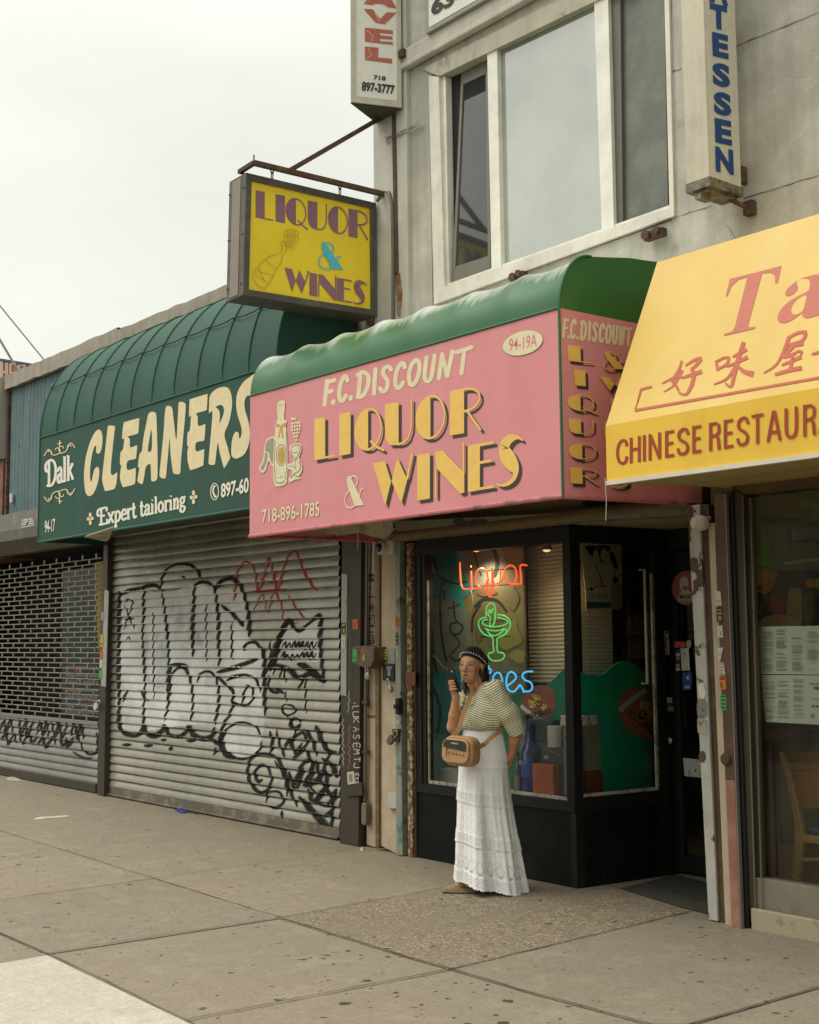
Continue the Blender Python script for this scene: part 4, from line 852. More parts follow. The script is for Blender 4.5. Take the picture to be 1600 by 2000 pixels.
# ------------------------------------------------------------------ hanging box sign LIQUOR & WINES
M_frame = mk('grey-brown sign metal', (.075, .068, .055), (.12, .10, .08), scale=5, rough=.45)
M_face = fabric('yellow sign face', (.86, .64, .03), .35, .04, (.4, .3, .02))
M_rivet = flat('rivet', (.03, .03, .03), .4)
sg = thing('hanging_sign', 'yellow box sign with purple LIQUOR & WINES hanging from a rusty bracket', 'sign', (-7.87, 5.4, 4.0))
XS = -7.75; tl, tr, br, bl = Vector((XS, 4.805, 4.962)), Vector((XS, 6.0, 4.99)), Vector((XS, 6.0, 4.078)), Vector((XS, 4.785, 4.045))
mb = MB(); dv = Vector((-.235, 0, -.004)); ctr = (tl + tr + br + bl) / 4
def inset(p, k): 
    c = []
    for v in p: c.append(v)
    u = (p[1] - p[0]).normalized(); w = (p[3] - p[0]).normalized()
    return [p[0] + u * k + w * k, p[1] - u * k + w * k, p[2] - u * k - w * k, p[3] + u * k - w * k]
O = [tl, tr, br, bl]; I = inset(O, .05)
for i in range(4):
    j = (i + 1) % 4; mb.slab([O[i], O[j], I[j], I[i]], dv)
mb.slab([v + dv * .5 for v in inset(O, .02)], Vector((-.03, 0, 0)))
mb.build('frame', M_frame, sg, bevel=.004)
mb = MB(); mb.slab([v + Vector((-.02, 0, 0)) for v in inset(O, .048)], (-.01, 0, 0)); mb.build('face', M_face, sg)
mb = MB(); e0 = [tl, tl + dv, bl + dv, bl]
mb.slab([tl.lerp(tl + dv, .3) + Vector((0, -.003, -.02)), tl.lerp(tl + dv, .78) + Vector((0, -.003, -.02)), bl.lerp(bl + dv, .78) + Vector((0, -.003, .02)), bl.lerp(bl + dv, .3) + Vector((0, -.003, .02))], (0, .004, 0)); mb.build('end_plate', flat('taupe end plate', (.24, .20, .155), .5), sg)
for k in (.12, .5, .9):
    for f in (.12, .9): mb = MB(); p = tl.lerp(tl + dv, f).lerp(bl.lerp(bl + dv, f), k); mb.lathe([(.008, 0), (.008, .006)], p + Vector((0, -.006, 0)), 8, axis=Matrix.Rotation(math.radians(90), 3, 'X')); mb.build('rivet', M_rivet, sg)
ar = Art(PX(XS - .02), T(.325, 440, 0), .002); M_pur = flat('dull purple lettering', (.255, .125, .17), .5); M_cyan = flat('cyan ampersand', (.09, .50, .60), .5)
deco_word(ar, [('L', 183, 288), ('I', 303, 360), ('Q', 363, 488), ('U', 497, 612), ('O', 618, 738), ('R', 742, 858)], (183, 1142, 860, 1276), (183, 1306, 858, 1442), 0)
deco_word(ar, [('W', 358, 502), ('I', 508, 553), ('N', 560, 668), ('E', 672, 762), ('S', 766, 852)], (358, 1608, 852, 1702), (358, 1745, 852, 1838), 0)
ar.quadmap(DECO['&'], ((560, 1452), (690, 1462), (712, 1625), (565, 1612)), 1)
bo = smooth([(165, 1658), (250, 1550), (330, 1520), (345, 1480), (335, 1455), (358, 1450), (370, 1500), (345, 1540), (335, 1580), (305, 1625), (240, 1733)], 3, True)
ar.rib(bo, 4, 2, closed=True); ar.rib([(190, 1630), (295, 1655)], 3, 2); ar.rib([(178, 1650), (262, 1700)], 3, 2); ar.rib([(205, 1600), (235, 1690)], 3, 2); ar.rib([(240, 1560), (310, 1615)], 3, 2)
for k in range(11): ar.rib(ell(370 + (k % 4) * 20 + random.uniform(-4, 4), 1395 + (k // 4) * 38 + random.uniform(-8, 8), 13, 18, n=9), 3, 2, closed=True)
ar.build('lettering', [M_pur, M_cyan, flat('dark yellow line', (.48, .34, .015), .4)], sg)
bkt = thing('sign_bracket', 'rusty angle-iron bracket on the corner pilaster carrying the yellow liquor sign', 'bracket', (-7.72, 6.03, 5.0))
M_rust = mk('rusty angle iron', (.075, .045, .03), (.17, .075, .03), scale=12, lo=.5, hi=.68, rough=.85, bump=.4)
FXB = PX(-7.68)
def xa(x, y): return FXB.at(x, y)
mb = MB(); a, b = xa(496, 318), xa(778, 386); mb.bar(a, b, .035, .035); mb.build('arm', M_rust, bkt)
mb = MB(); a2, b2 = xa(562, 335), xa(768, 216); mb.bar(a2, b2, .03, .035); mb.build('brace', M_rust, bkt)
mb = MB(); pz = PY(6.02); mb.bar(pz.at(771, 215), pz.at(777, 534), .04, .03, up=(0, 1, 0)); mb.build('wall_post', M_rust, bkt)
mb = MB(); mb.bar(a, a + Vector((-.2, .0, -.01)), .03, .03); mb.bar(a + Vector((-.2, 0, 0)), a + Vector((-.14, .1, -.09)), .02, .02); mb.tube([a, a + Vector((0, 0, .06))], .006, 6); mb.build('cross_arm', M_rust, bkt)
for px_ in (529, 658):
    mb = MB(); p = a.lerp(b, (px_ - 496) / 282)
    for k in range(2):
        c = p + Vector((0, 0, -.022 - k * .04)); mb.tube([c + Vector((.012 * math.sin(t_) * (k % 2), .012 * math.sin(t_) * (1 - k % 2), .027 * math.cos(t_))) for t_ in [2 * math.pi * i / 12 for i in range(12)]], .0045, 6, closed=True)
    mb.build('chain_link', M_rust, bkt, smooth=True)
cd = thing('conduit', 'thin grey electrical conduit running down the wall corner behind the yellow sign', 'pipe', (-7.75, 6.0, 3.6))
mb = MB(); pz = PY(6.0); mb.tube([tuple(xa(737, 392)), tuple(xa(752, 374)), tuple(pz.at(759, 376)), tuple(pz.at(766, 400)), tuple(pz.at(768, 500)), tuple(pz.at(768, 640))], .014, 8); mb.build('pipe', flat('grey conduit', (.12, .115, .1), .5), cd, smooth=True)

# ------------------------------------------------------------------ wedge sign TRAVEL
M_cab = mk('weathered cream cabinet', (.52, .48, .385), (.3, .25, .18), scale=4, lo=.58, hi=.75, streak=.35, rough=.55)
tv = thing('travel_sign', 'white wedge-shaped sign reading AVEL and a phone number high on the corner pilaster', 'sign', (-7.6, 5.9, 5.65))
zt_ = 5.655; B_ = PY(6.0).at(784, 211); zt_ = B_.z; A_ = PZ(zt_).at(685, 200); C_ = PY(6.0).at(732, 232); C_ = Vector((C_.x, 6.02, zt_)); up = Vector((0, 0, 2.6))
A2 = A_ + (C_ - A_).normalized() * .035
mb = MB(); nrm = (B_ - A_).cross(Vector((0, 0, 1))).normalized()
wv = (B_ - A_); 
mb.slab([A_, B_, C_, A2], up); mb.build('cabinet', M_cab, tv)
PT = PL(A_, nrm); 
mb = MB(); d_ = wv.normalized(); L = wv.length
mb.slab([A_ + nrm * .001, B_ + nrm * .001, B_ + nrm * .001 - d_ * .035 + Vector((0, 0, .05)), A_ + nrm * .001 + d_ * .04 + Vector((0, 0, .05))], nrm * .012)
mb.slab([A_ + nrm * .001, A_ + nrm * .001 + d_ * .04 + Vector((0, 0, .05)), A_ + nrm * .001 + d_ * .04 + up, A_ + nrm * .001 + up], nrm * .012); mb.slab([B_ + nrm * .001, B_ + nrm * .001 - d_ * .035 + Vector((0, 0, .05)), B_ + nrm * .001 - d_ * .035 + up, B_ + nrm * .001 + up], nrm * .012)
mb.build('frame', M_cab, tv)
mb = MB(); mb.poly([A_ + nrm * .003 + d_ * .04 + Vector((0, 0, .05)), B_ + nrm * .003 - d_ * .035 + Vector((0, 0, .05)), B_ + nrm * .003 - d_ * .035 + up, A_ + nrm * .003 + d_ * .04 + up]); mb.build('face', flat('white sign face', (.72, .71, .65), .4), tv)
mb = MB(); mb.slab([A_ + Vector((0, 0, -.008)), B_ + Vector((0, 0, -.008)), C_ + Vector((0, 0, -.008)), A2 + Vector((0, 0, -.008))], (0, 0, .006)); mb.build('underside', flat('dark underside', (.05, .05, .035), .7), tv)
ar = Art(PT, T(.325, 440, 0), .006)
for pts in ([(833, 22), (880, -40), (985, -30), (1030, 48), (978, 42), (955, 25), (900, 20), (885, 28)], [(833, 52), (887, 55), (932, 112), (972, 72), (1030, 75), (960, 145), (905, 135)], [(840, 165), (1008, 182), (1008, 203), (930, 196), (930, 211), (1006, 218), (1006, 237), (930, 231), (930, 246), (1008, 252), (1008, 268), (840, 248)], [(840, 278), (921, 286), (919, 345), (1003, 352), (1002, 380), (840, 358)]):
    ar.poly(pts, 0)
for p in ([(850, 180), (890, 215), (880, 245)], [(860, 290), (880, 330), (850, 350)], [(900, 75), (930, 130)]): ar.rib(p, 2.5, 2)
ar.text('718', ((892, 450), (966, 458), (964, 484), (890, 478)), 1, .03); ar.text('897-3777', ((822, 488), (1020, 512), (1018, 567), (820, 545)), 1, .04)
ar.build('lettering', [mk('cracked red letter', (.42, .11, .07), (.55, .3, .24), scale=30, lo=.6, hi=.68), flat('black letter', (.02, .02, .02)), M_white], tv)
mb = MB(); w_ = PY(6.03); p = w_.at(792, 109); mb.box(p.x - .03, p.x + .045, 5.97, 6.045, p.z - .03, p.z + .03); mb.build('wall_clip', M_rust, tv)

# ------------------------------------------------------------------ DELICATESSEN blade sign
X_ = -4.301; yd = 5.671; zl = PX(X_).at(1386, 352).z
dl = thing('delicatessen_sign', 'tall cream blade sign with blue letters ending in TESSEN right of the upper window', 'sign', (X_ - .08, 5.8, zl))
xl2 = -4.46
mb = MB(); mb.box(xl2, X_, yd, 5.965, zl, zl + 2.6); mb.build('cabinet', mk('yellowed cream plastic', (.56, .52, .40), (.42, .37, .26), scale=5, lo=.55, hi=.75, streak=.3, rough=.4), dl, bevel=.006)
mb = MB(); mb.box(X_ + .0005, X_ + .004, yd + .012, 5.955, zl + .02, zl + 2.6); mb.build('face', flat('white plastic face', (.60, .585, .50), .35), dl)
mb = MB(); mb.box(xl2 - .004, X_ + .006, yd - .004, 5.97, zl - .03, zl + .022); mb.box(xl2 + .03, X_ - .02, yd + .02, 5.95, zl - .05, zl - .03); mb.box(xl2 + .05, xl2 + .09, yd + .01, yd + .1, zl - .08, zl - .05); mb.build('bottom_cap', mk('tarnished cap', (.20, .185, .14), (.07, .045, .025), scale=18, lo=.45, hi=.6, rough=.5), dl)
mb = MB(); p = PY(6.0).at(1460, 405); mb.tube([(X_ - .05, 5.9, zl - .04), (p.x, 5.98, p.z)], .014, 8); mb.box(p.x - .03, p.x + .03, 6.0, 6.045, p.z - .04, p.z + .04); mb.build('wall_bracket', M_rust, dl); mb = MB(); p2 = PY(6.0).at(1449, 340); mb.box(p2.x - .02, p2.x + .005, 5.96, 6.045, p2.z - .05, p2.z + .05); mb.build('wall_bracket', M_rust, dl)
ar = Art(PX(X_ + .004), T(.5125, 780, 0), .003); M_blue = flat('blue letter', (.004, .05, .21), .4)
for ch, q in (('A', ((1178, -95), (1252, -82), (1255, 24), (1182, 6))), ('T', ((1184, 10), (1250, 24), (1252, 118), (1187, 104))), ('E', ((1193, 120), (1254, 135), (1256, 226), (1196, 212))), ('S', ((1194, 234), (1260, 248), (1262, 338), (1197, 322))), ('S', ((1199, 345), (1265, 358), (1267, 447), (1202, 432))), ('E', ((1203, 448), (1266, 462), (1269, 556), (1206, 541))), ('N', ((1205, 556), (1273, 572), (1276, 667), (1208, 652)))):
    ar.text(ch, q, 0, .05)
ar.build('lettering', M_blue, dl)

# ------------------------------------------------------------------ two-storey building: upper wall and window
M_stucco = mk('cracked painted stucco', (.52, .51, .445), (.385, .375, .32), scale=1.6, lo=.42, hi=.6, rough=.9, var=.14, streak=.5, bump=.8, bs=45, c3=(.27, .24, .17), s3=2.6, lo3=.58, hi3=.76)
M_stucco2 = mk('grey painted pilaster', (.52, .51, .44), (.43, .42, .345), scale=2.6, lo=.5, hi=.7, rough=.9, var=.09, streak=.35, bump=.4, bs=70, c3=(.5, .49, .42), s3=4, lo3=.6, hi3=.66)
M_wframe = mk('white window frame', (.80, .79, .71), (.62, .6, .5), scale=7, lo=.6, hi=.75, rough=.5, streak=.2)
M_wframe2 = mk('chipped white casing', (.72, .70, .61), (.34, .3, .22), scale=9, lo=.62, hi=.7, rough=.75, streak=.3, bump=.3)
WY = 6.05; FW = PY(WY)
ub = thing('two_storey_building', 'two-storey building with cream stucco upper wall and white framed window above the liquor shop', 'building', (-4.5, 7, 0))
P_ = lambda x, y, Y=WY: PY(Y).at(x, y)
wTL, wTR, wBR, wBL = P_(838, 150), P_(1313, -68), P_(1313, 430), P_(845, 596)
XA, XB, ZB, ZT = -7.80, 6.0, 2.9, 9.5
mb = MB(); dep = (0, .35, 0)
xl_, xr_ = -7.38, XB
mb.slab([(xl_, WY, ZB), (wBL.x, WY, ZB), (wBL.x, WY, wBL.z), (wTL.x, WY, wTL.z), (wTL.x, WY, ZT), (xl_, WY, ZT)], dep)
mb.slab([(wBL.x, WY, ZB), (wBR.x, WY, ZB), tuple(wBR), tuple(wBL)], dep); mb.slab([tuple(wTL), tuple(wTR), (wTR.x, WY, ZT), (wTL.x, WY, ZT)], dep)
mb.slab([(wBR.x, WY, ZB), (XB, WY, ZB), (XB, WY, ZT), (wTR.x, WY, ZT), (wTR.x, WY, wTR.z), (wBR.x, WY, wBR.z)], dep)
mb.box(-7.78, -7.6, 6.45, 14, 3.0, ZT); mb.box(-7.6, XB, 6.4, 14, ZT - .2, ZT - .05)
mb.build('wall', M_stucco, ub)
mb = MB(); mb.box(XA, xl_, 6.015, 6.45, 2.46, ZT); mb.build('pilaster', M_stucco2, ub)
mb = MB()
zb_ = P_(790, 143).z; mb.slab([(XA - .01, 5.985, zb_), (-2, 5.985, zb_), (-2, 5.985, zb_ + .05), (XA - .01, 5.985, zb_ + .05)], (0, .06, 0)); mb.slab([(XA - .005, 6.0, zb_ + .05), (-2, 6.0, zb_ + .05), (-2, 6.0, zb_ + .16), (XA - .005, 6.0, zb_ + .16)], (0, .04, 0))
mb.build('string_course', M_stucco2, ub, bevel=.01)
mb = MB()
def wk():
    global mb
    mb.build('crack', M_crack, ub, recalc=False); mb = MB()
def crack(pts, w=.006, pl=FW):
    q = []
    for (a, b) in zip(pts, pts[1:]):
        n = 10
        for k in range(n): q.append((a[0] + (b[0] - a[0]) * k / n + random.uniform(-.8, .8), a[1] + (b[1] - a[1]) * k / n + random.uniform(-.9, .9)))
    q.append(pts[-1])
    for f in ribbon(q, [w * 300 * random.uniform(.5, 1.3) for _ in q]): mb.poly([tuple(pl.at(x, y, .003)) for x, y in f])
crack([(1308, 141), (1332, 134)]); wk(); crack([(1436, 90), (1600, 24)]); wk(); crack([(1452, 387), (1600, 342)]); wk(); crack([(1318, 424), (1390, 402)], .004); wk(); crack([(752, 268), (790, 262)], .005, PY(6.0)); wk(); crack([(1420, 440), (1440, 470)], .004)
mb.build('crack', M_crack, ub, recalc=False)
mb = MB(); mb.poly([tuple(PY(6.012).at(x, y)) for x, y in ((753, 270), (770, 262), (800, 248), (818, 236), (821, 243), (800, 256), (778, 268), (756, 283))]); mb.build('peeling_strip', mk('torn strip', (.3, .28, .22), (.12, .1, .07), scale=25), ub)
# rusty stubs under the window
for x0_, y0_, x1_, y1_ in ((1262, 464, 1298, 452), (1003, 545, 1026, 536)):
    mb = MB(); a = P_(x0_, y0_, 6.0); b = P_(x1_, y1_, 6.0); mb.bar(a, b, .05, .05); mb.lathe([(.03, 0), (.03, .02)], a + Vector((.03, -.03, 0)), 10, axis=Matrix.Rotation(math.radians(90), 3, 'X')); mb.lathe([(.022, 0), (.022, .02)], b + Vector((-.03, -.03, .01)), 10, axis=Matrix.Rotation(math.radians(90), 3, 'X'))
    mb.build('rusty_stub', M_rust, ub)
# the window
M_pane = MT('reflective pane with painted sky')
M_pane.set(M_pane.mix(M_pane.mrange(M_pane.noise(1.1, 4), .35, .65), (.34, .38, .31), (.20, .235, .20)), .06, spec=.9); M_pane.b.inputs['IOR'].default_value = 2.3; M_pane = M_pane.m  # pale mottled base imitates the cloudy sky's reflection and a curtain
M_paned = MT('dark window pane'); M_paned.set(M_paned.mix(M_paned.mrange(M_paned.noise(2.5, 3), .3, .7), (.055, .062, .055), (.03, .034, .03)), .05, spec=.8); M_paned.b.inputs['IOR'].default_value = 1.6; M_paned = M_paned.m
M_screen = mk('insect screen', (.125, .14, .115), (.165, .18, .15), scale=4, lo=.45, hi=.6, rough=.45)
win = None
t6 = T(.5125, 780, 0)
def pslab(mb, pts, Y, d, tf=None, mi=0): mb.slab([PY(Y).at(*p) for p in (tf(*pts) if tf else pts)], (0, d, 0), mi)
mb = MB()
pslab(mb, [(112, 288), (150, 292), (172, 1092), (132, 1160)], 6.03, .12, t6); pslab(mb, [(132, 1160), (172, 1092), (1030, 792), (1047, 822)], 6.028, .12, t6); pslab(mb, [(1008, -110), (1025, -130), (1047, 822), (1030, 792)], 6.03, .12, t6); wf = mb.build('window', M_wframe2, ub)
mb = MB(); pslab(mb, [(85, 262), (1025, -215), (1025, -130), (150, 290)], 6.032, .12, t6); mb.build('lintel', mk('weathered lintel', (.46, .44, .35), (.25, .21, .15), scale=9, lo=.55, hi=.68, rough=.85, streak=.3, bump=.4), wf)
mb = MB()
pslab(mb, [(335, 190), (372, 182), (388, 1030), (352, 1044)], 6.045, .1, t6); pslab(mb, [(742, -6), (795, -30), (818, 876), (772, 892)], 6.045, .1, t6); pslab(mb, [(150, 292), (176, 290), (190, 1088), (172, 1095)], 6.06, .08, t6)
pslab(mb, [(172, 1095), (190, 1080), (1028, 782), (1030, 800)], 6.055, .08, t6)
mb.build('mullion', M_wframe, wf)
mb = MB(); pslab(mb, [(372, 182), (745, 8), (772, 900), (388, 1030)], 6.085, .01, t6); mb.build('pane', M_pane, wf)
mb = MB(); pslab(mb, [(840, -40), (1008, -115), (1024, 782), (850, 850)], 6.1, .01, t6); mb.build('screen', M_screen, wf)
mb = MB(); pslab(mb, [(800, -20), (842, -45), (852, 858), (818, 876)], 6.075, .04, t6); pslab(mb, [(818, 876), (852, 850), (1026, 776), (1030, 795)], 6.072, .04, t6); mb.build('screen_frame', flat('grey screen frame', (.13, .125, .11), .5), wf)
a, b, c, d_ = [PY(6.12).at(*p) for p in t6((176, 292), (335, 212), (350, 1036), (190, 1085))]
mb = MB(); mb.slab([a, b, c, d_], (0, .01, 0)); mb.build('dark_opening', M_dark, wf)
tl_ = PY(6.30).at(*t6((238, 320))[0]); q4 = [PY(6.10).at(*p) for p in t6((228, 268), (340, 236), (348, 1040), (198, 1090))]
a1, b1, c1, d1 = PY(6.115).at(*t6((236, 262))[0]), PY(6.115).at(*t6((337, 212))[0]), PY(6.07).at(*t6((348, 1040))[0]), PY(6.07).at(*t6((200, 1085))[0])
mb = MB()
def frame4(mb, q, k, n): 
    cx = sum(q, Vector()) / 4; i_ = [v.lerp(cx, k) for v in q]
    for j in range(4): m = (j + 1) % 4; mb.slab([q[j], q[m], i_[m], i_[j]], n)
    return i_
qi = frame4(mb, [a1, b1, c1, d1], .16, (0, .03, 0)); mb.build('tilted_sash', flat('grey sash', (.17, .165, .14), .45), wf, bevel=.004)
mb = MB(); mb.slab([v + Vector((0, .012, 0)) for v in qi], (0, .006, 0)); mb.build('sash_pane', M_paned, wf)
ar = Art(PY(6.015), None, .003); ar.poly([(772, 534), (782, 533), (786, 575), (783, 620), (776, 618), (774, 575)], 0); ar.build('rust_run', spray('rust run', (.25, .10, .03), (.1, .8), .3, .6, 9, False), ub)
# address sign over the window
ads = thing('address_sign', 'white framed wall sign with black digits 63-02 cut off at the top edge', 'sign', (-6.6, 6.0, 6.2))
d0, d1_ = PY(5.97).at(831, 67), PY(5.97).at(949, 0); zA = (d0.z + d1_.z) / 2
mb = MB(); mb.slab([d0, d0 + Vector((2.4, 0, 0)), d0 + Vector((2.4, 0, 1)), d0 + Vector((0, 0, 1))], (0, .07, 0)); mb.build('frame', flat('grey aluminium', (.28, .27, .23), .4), ads, bevel=.006)
mb = MB(); e_ = Vector((.045, -.003, .035)); mb.poly([d0 + e_, d0 + Vector((2.35, -.003, .035)), d0 + Vector((2.35, -.003, 1)), d0 + Vector((.045, -.003, 1))]); mb.build('face', flat('white board', (.70, .69, .63), .5), ads)
ar = Art(PY(5.964), t6, .003); ar.text('63-02', ((121, -2), (330, -110), (330, -52), (122, 62)), 0, .04); ar.build('lettering', flat('black digits', (.02, .02, .02)), ads)

# ------------------------------------------------------------------ posts and strips between the shutters and the shopfront
def post(name, label, cat, quads, mats, Y=None, group=None, extra=None):
    """quads: list of (part name, [bl, br, tr, tl] in the photo, Y, depth, material)"""
    c = PY(quads[0][2]).at(*quads[0][1][0]); th = thing(name, label, cat, (c.x, quads[0][2], 0), group)
    for pn, q, Yq, d, m in quads:
        mb = MB(); mb.slab([PY(Yq).at(*p) for p in q], (0, d, 0)); mb.build(pn, m, th, bevel=.003)
    return th
M_ltstrip = mk('scuffed grey strip', (.33, .335, .30), (.16, .12, .08), scale=12, lo=.6, hi=.68, rough=.6)
M_creamp = mk('cream painted render', (.48, .40, .285), (.42, .345, .24), scale=3, lo=.45, hi=.6, rough=.85, bump=.35, bs=90, c3=(.22, .19, .12), s3=9, lo3=.68, hi3=.72, streak=.25)
M_brownpipe = mk('brown painted edge', (.14, .085, .03), (.2, .13, .06), scale=15, rough=.6, streak=.4)
M_ggrey = mk('grey-green painted steel', (.24, .255, .215), (.10, .085, .055), scale=10, lo=.56, hi=.64, rough=.6, c3=(.40, .40, .36), s3=14, lo3=.64, hi3=.68)
M_peelrust = mk('peeling rusty jamb', (.13, .07, .028), (.40, .33, .20), scale=26, lo=.50, hi=.54, rough=.85, bump=.5, c3=(.05, .03, .02), s3=40, lo3=.6, hi3=.66)
M_blackfr = mk('chipped black paint', (.012, .012, .011), (.035, .034, .03), scale=8, lo=.6, hi=.75, rough=.5, spec=.25, c3=(.25, .24, .21), s3=30, lo3=.72, hi3=.745)
M_white_peel = mk('peeling white paint', (.42, .41, .365), (.085, .06, .04), scale=5.5, lo=.55, hi=.57, rough=.75, bump=.5, c3=(.28, .24, .17), s3=9, lo3=.6, hi3=.68, streak=.35)
M_dbrown = mk('dark brown flank', (.065, .038, .016), (.10, .06, .025), scale=6, rough=.6, streak=.3)
M_redstrip = mk('faded red-brown paint', (.27, .115, .075), (.36, .2, .15), scale=6, lo=.5, hi=.7, rough=.7, streak=.3, c3=(.1, .05, .03), s3=14, lo3=.66, hi3=.7)
p1 = post('guide_post', 'dark brown steel post between the security grille and the roller shutter', 'post', [('channel', [(189, 1552), (203, 1556), (211, 1050), (203, 1052)], 6.02, .12, M_brownpost), ('face_strip', [(197, 1340), (206, 1342), (212, 1155), (204, 1152)], 6.012, .01, M_ltstrip)], None)
p2 = post('shutter_post', 'wide dark brown steel post right of the graffiti shutter with scratched writing', 'post', [('channel', [(664, 1648), (700, 1660), (706, 1036), (668, 1040)], 6.0, .16, M_brownpost), ('face_strip', [(665, 1358), (676, 1360), (678, 1122), (667, 1120)], 5.99, .012, M_ltstrip), ('inner_channel', [(697, 1654), (712, 1656), (712, 1034), (704, 1036)], 6.05, .12, flat('black gap', (.014, .013, .011), .7)), ('lower_box', [(676, 1556), (707, 1554), (706, 1528), (676, 1528)], 5.985, .02, M_brownpost)], None)
ar = Art(PY(5.985), T(.175, 650, 1350), .003)
def scr(pts, w=7, mi=0): ar.rib(smooth(pts, 3) if len(pts) > 3 else pts, w, mi)
wx = 258
# vertical marker writing LUKASEMTJ, each letter turned a quarter
L_ = [('L', 165), ('U', 232), ('K', 300), ('A', 400), ('S', 480), ('E', 585), ('M', 650), ('T', 735), ('J', 800)]
SH = {'L': [[(0, 0), (1, .1), (1, .6)]], 'U': [[(0, 0), (.9, 0), (1, .5), (.8, 1), (0, 1)]], 'K': [[(0, 0), (1, 0)], [(0, 1), (.5, .1), (1, 1)]], 'A': [[(1, 0), (0, .5), (1, 1)], [(.6, .3), (.6, .75)]], 'S': [[(.1, 1), (0, .3), (.4, .3), (.6, .9), (1, .7), (.9, 0)]], 'E': [[(0, 1), (0, 0), (1, 0), (1, 1)], [(.5, 0), (.5, .8)]], 'M': [[(1, 0), (0, .15), (.6, .5), (0, .85), (1, 1)]], 'T': [[(0, .5), (1, .5)], [(0, 0), (0, 1)]], 'J': [[(0, 1), (.85, 1), (1, .5), (.8, 0)]], 'X': [[(0, 0), (1, 1)], [(0, 1), (1, 0)]]}
for ch, y in L_:
    for s in SH[ch]: scr([(292 - u * 68 + (y - 160) * .02, y + v * 52) for u, v in s][::1], 9)
for ch, y in (('E', 920), ('X', 960), ('S', 1000)):
    for s in SH[ch]: scr([(288 - u * 36, y + v * 30) for u, v in s], 8)
ar.rib([(232, 140), (240, 128)], 7, 0); ar.rib([(246, 142), (254, 130)], 7, 0)
ar.off = -.005 + .003
def scribble(x, y0, y1, amp, n, w, mi):
    p = [(x + amp * math.sin(k * 2.1) * random.uniform(.1, 1.1) + random.uniform(-5, 5), y0 + (y1 - y0) * k / n) for k in range(n + 1)]; ar.rib(smooth(p, 4), w, mi)
ar.off = .012
scribble(115, 310, 830, 18, 22, 5, 0); scribble(182, 380, 870, 18, 18, 6, 1); scribble(178, 0, 240, 16, 9, 5, 0); scribble(178, -1050, -600, 18, 12, 5, 2); scribble(182, -600, 0, 14, 20, 4, 2)
ar.build('marker_writing', [flat('white marker', (.5, .5, .45)), flat('orange marker', (.36, .16, .05)), flat('scratched lines', (.16, .14, .1))], p2)
lk = thing('lock_housing', 'rusty brown lock housing box on the wide shutter post with a green sticker', 'lock box', (-8.0, 5.95, 1.1))
mb = MB(); pslab(mb, [(688, 1296), (700, 1300), (704, 1262), (688, 1262)], 5.93, .1); pslab(mb, [(699, 1300), (716, 1306), (724, 1302), (730, 1290), (730, 1264), (704, 1261)], 5.9, .14); mb.build('casing', mk('rusty casing', (.10, .075, .045), (.18, .1, .05), scale=18, rough=.7, bump=.4), lk, bevel=.008)
cnd = thing('wall_conduit', 'vertical grey-brown conduit ending in an oval junction box beside the shutter post', 'pipe', (-7.98, 6.03, 0))
pz = PY(6.03); mb = MB(); mb.tube([pz.at(713, 1565), pz.at(714, 1400), pz.at(716, 1200), pz.at(717, 1042)], .013, 8); mb.build('pipe', mk('dirty conduit', (.15, .125, .085), rough=.6), cnd, smooth=True)
mb = MB(); mb.tube([pz.at(719, 1380), pz.at(721, 1200), pz.at(727, 1042)], .005, 6); mb.build('cable', M_dark, cnd)
mb = MB(); c = pz.at(710, 1590, .03); mb.slab([c + Vector((.032 * math.copysign(abs(math.cos(a)) ** .5, math.cos(a)), 0, .085 * math.copysign(abs(math.sin(a)) ** .5, math.sin(a)))) for a in [2 * math.pi * k / 24 for k in range(24)]], (0, .05, 0)); mb.build('junction_box', mk('worn box', (.17, .14, .095), rough=.5), cnd, bevel=.008)
for y_ in (1372, 1468):
    mb = MB(); c = pz.at(714, y_, .012); mb.box(c.x - .03, c.x + .03, c.y - .01, c.y + .02, c.z - .012, c.z + .012); mb.build('pipe_clip', M_rust, cnd)
pil = post('wall_pilaster', 'narrow cream rendered pier with brown edge strips between the shutter and the liquor shopfront', 'pier', [('inner_strip', [(716, 1650), (735, 1656), (733, 1040), (717, 1040)], 6.06, .1, M_creamp), ('edge_trim', [(733, 1656), (740, 1658), (741, 1048), (732, 1046)], 6.0, .08, M_brownpipe), ('face', [(740, 1650), (775, 1668), (773, 1030), (740, 1036)], 6.02, .2, M_creamp)], None)
mb = MB(); pslab(mb, [(718, 1402), (733, 1402), (733, 1397), (718, 1397)], 6.055, .02); pslab(mb, [(718, 1168), (733, 1168), (733, 1164), (718, 1164)], 6.055, .02); mb.build('cross_strip', M_brownpipe, pil)
jb = post('door_jamb', 'grey-green steel upright with teal paint patches and lock hasps left of the liquor window', 'post', [('upright', [(774, 1668), (786, 1672), (780, 1020), (771, 1020)], 5.98, .12, M_ggrey), ('dark_channel', [(785, 1668), (793, 1669), (791, 1030), (780, 1030)], 6.03, .1, flat('dark channel', (.015, .013, .01), .6))], None)
ar = Art(PY(5.98), T(.175, 650, 1350), .003); ar.poly(smooth([(706, 835), (735, 820), (760, 850), (760, 875), (725, 885), (708, 870)], 2, True), 0); ar.poly(smooth([(716, 1480), (760, 1465), (765, 1560), (745, 1610), (765, 1640), (768, 1680), (720, 1690), (745, 1600), (722, 1540)], 2, True), 0); ar.build('paint_patch', mk('teal paint', (.06, .20, .23), (.3, .32, .3), scale=14, lo=.5, hi=.6), jb)
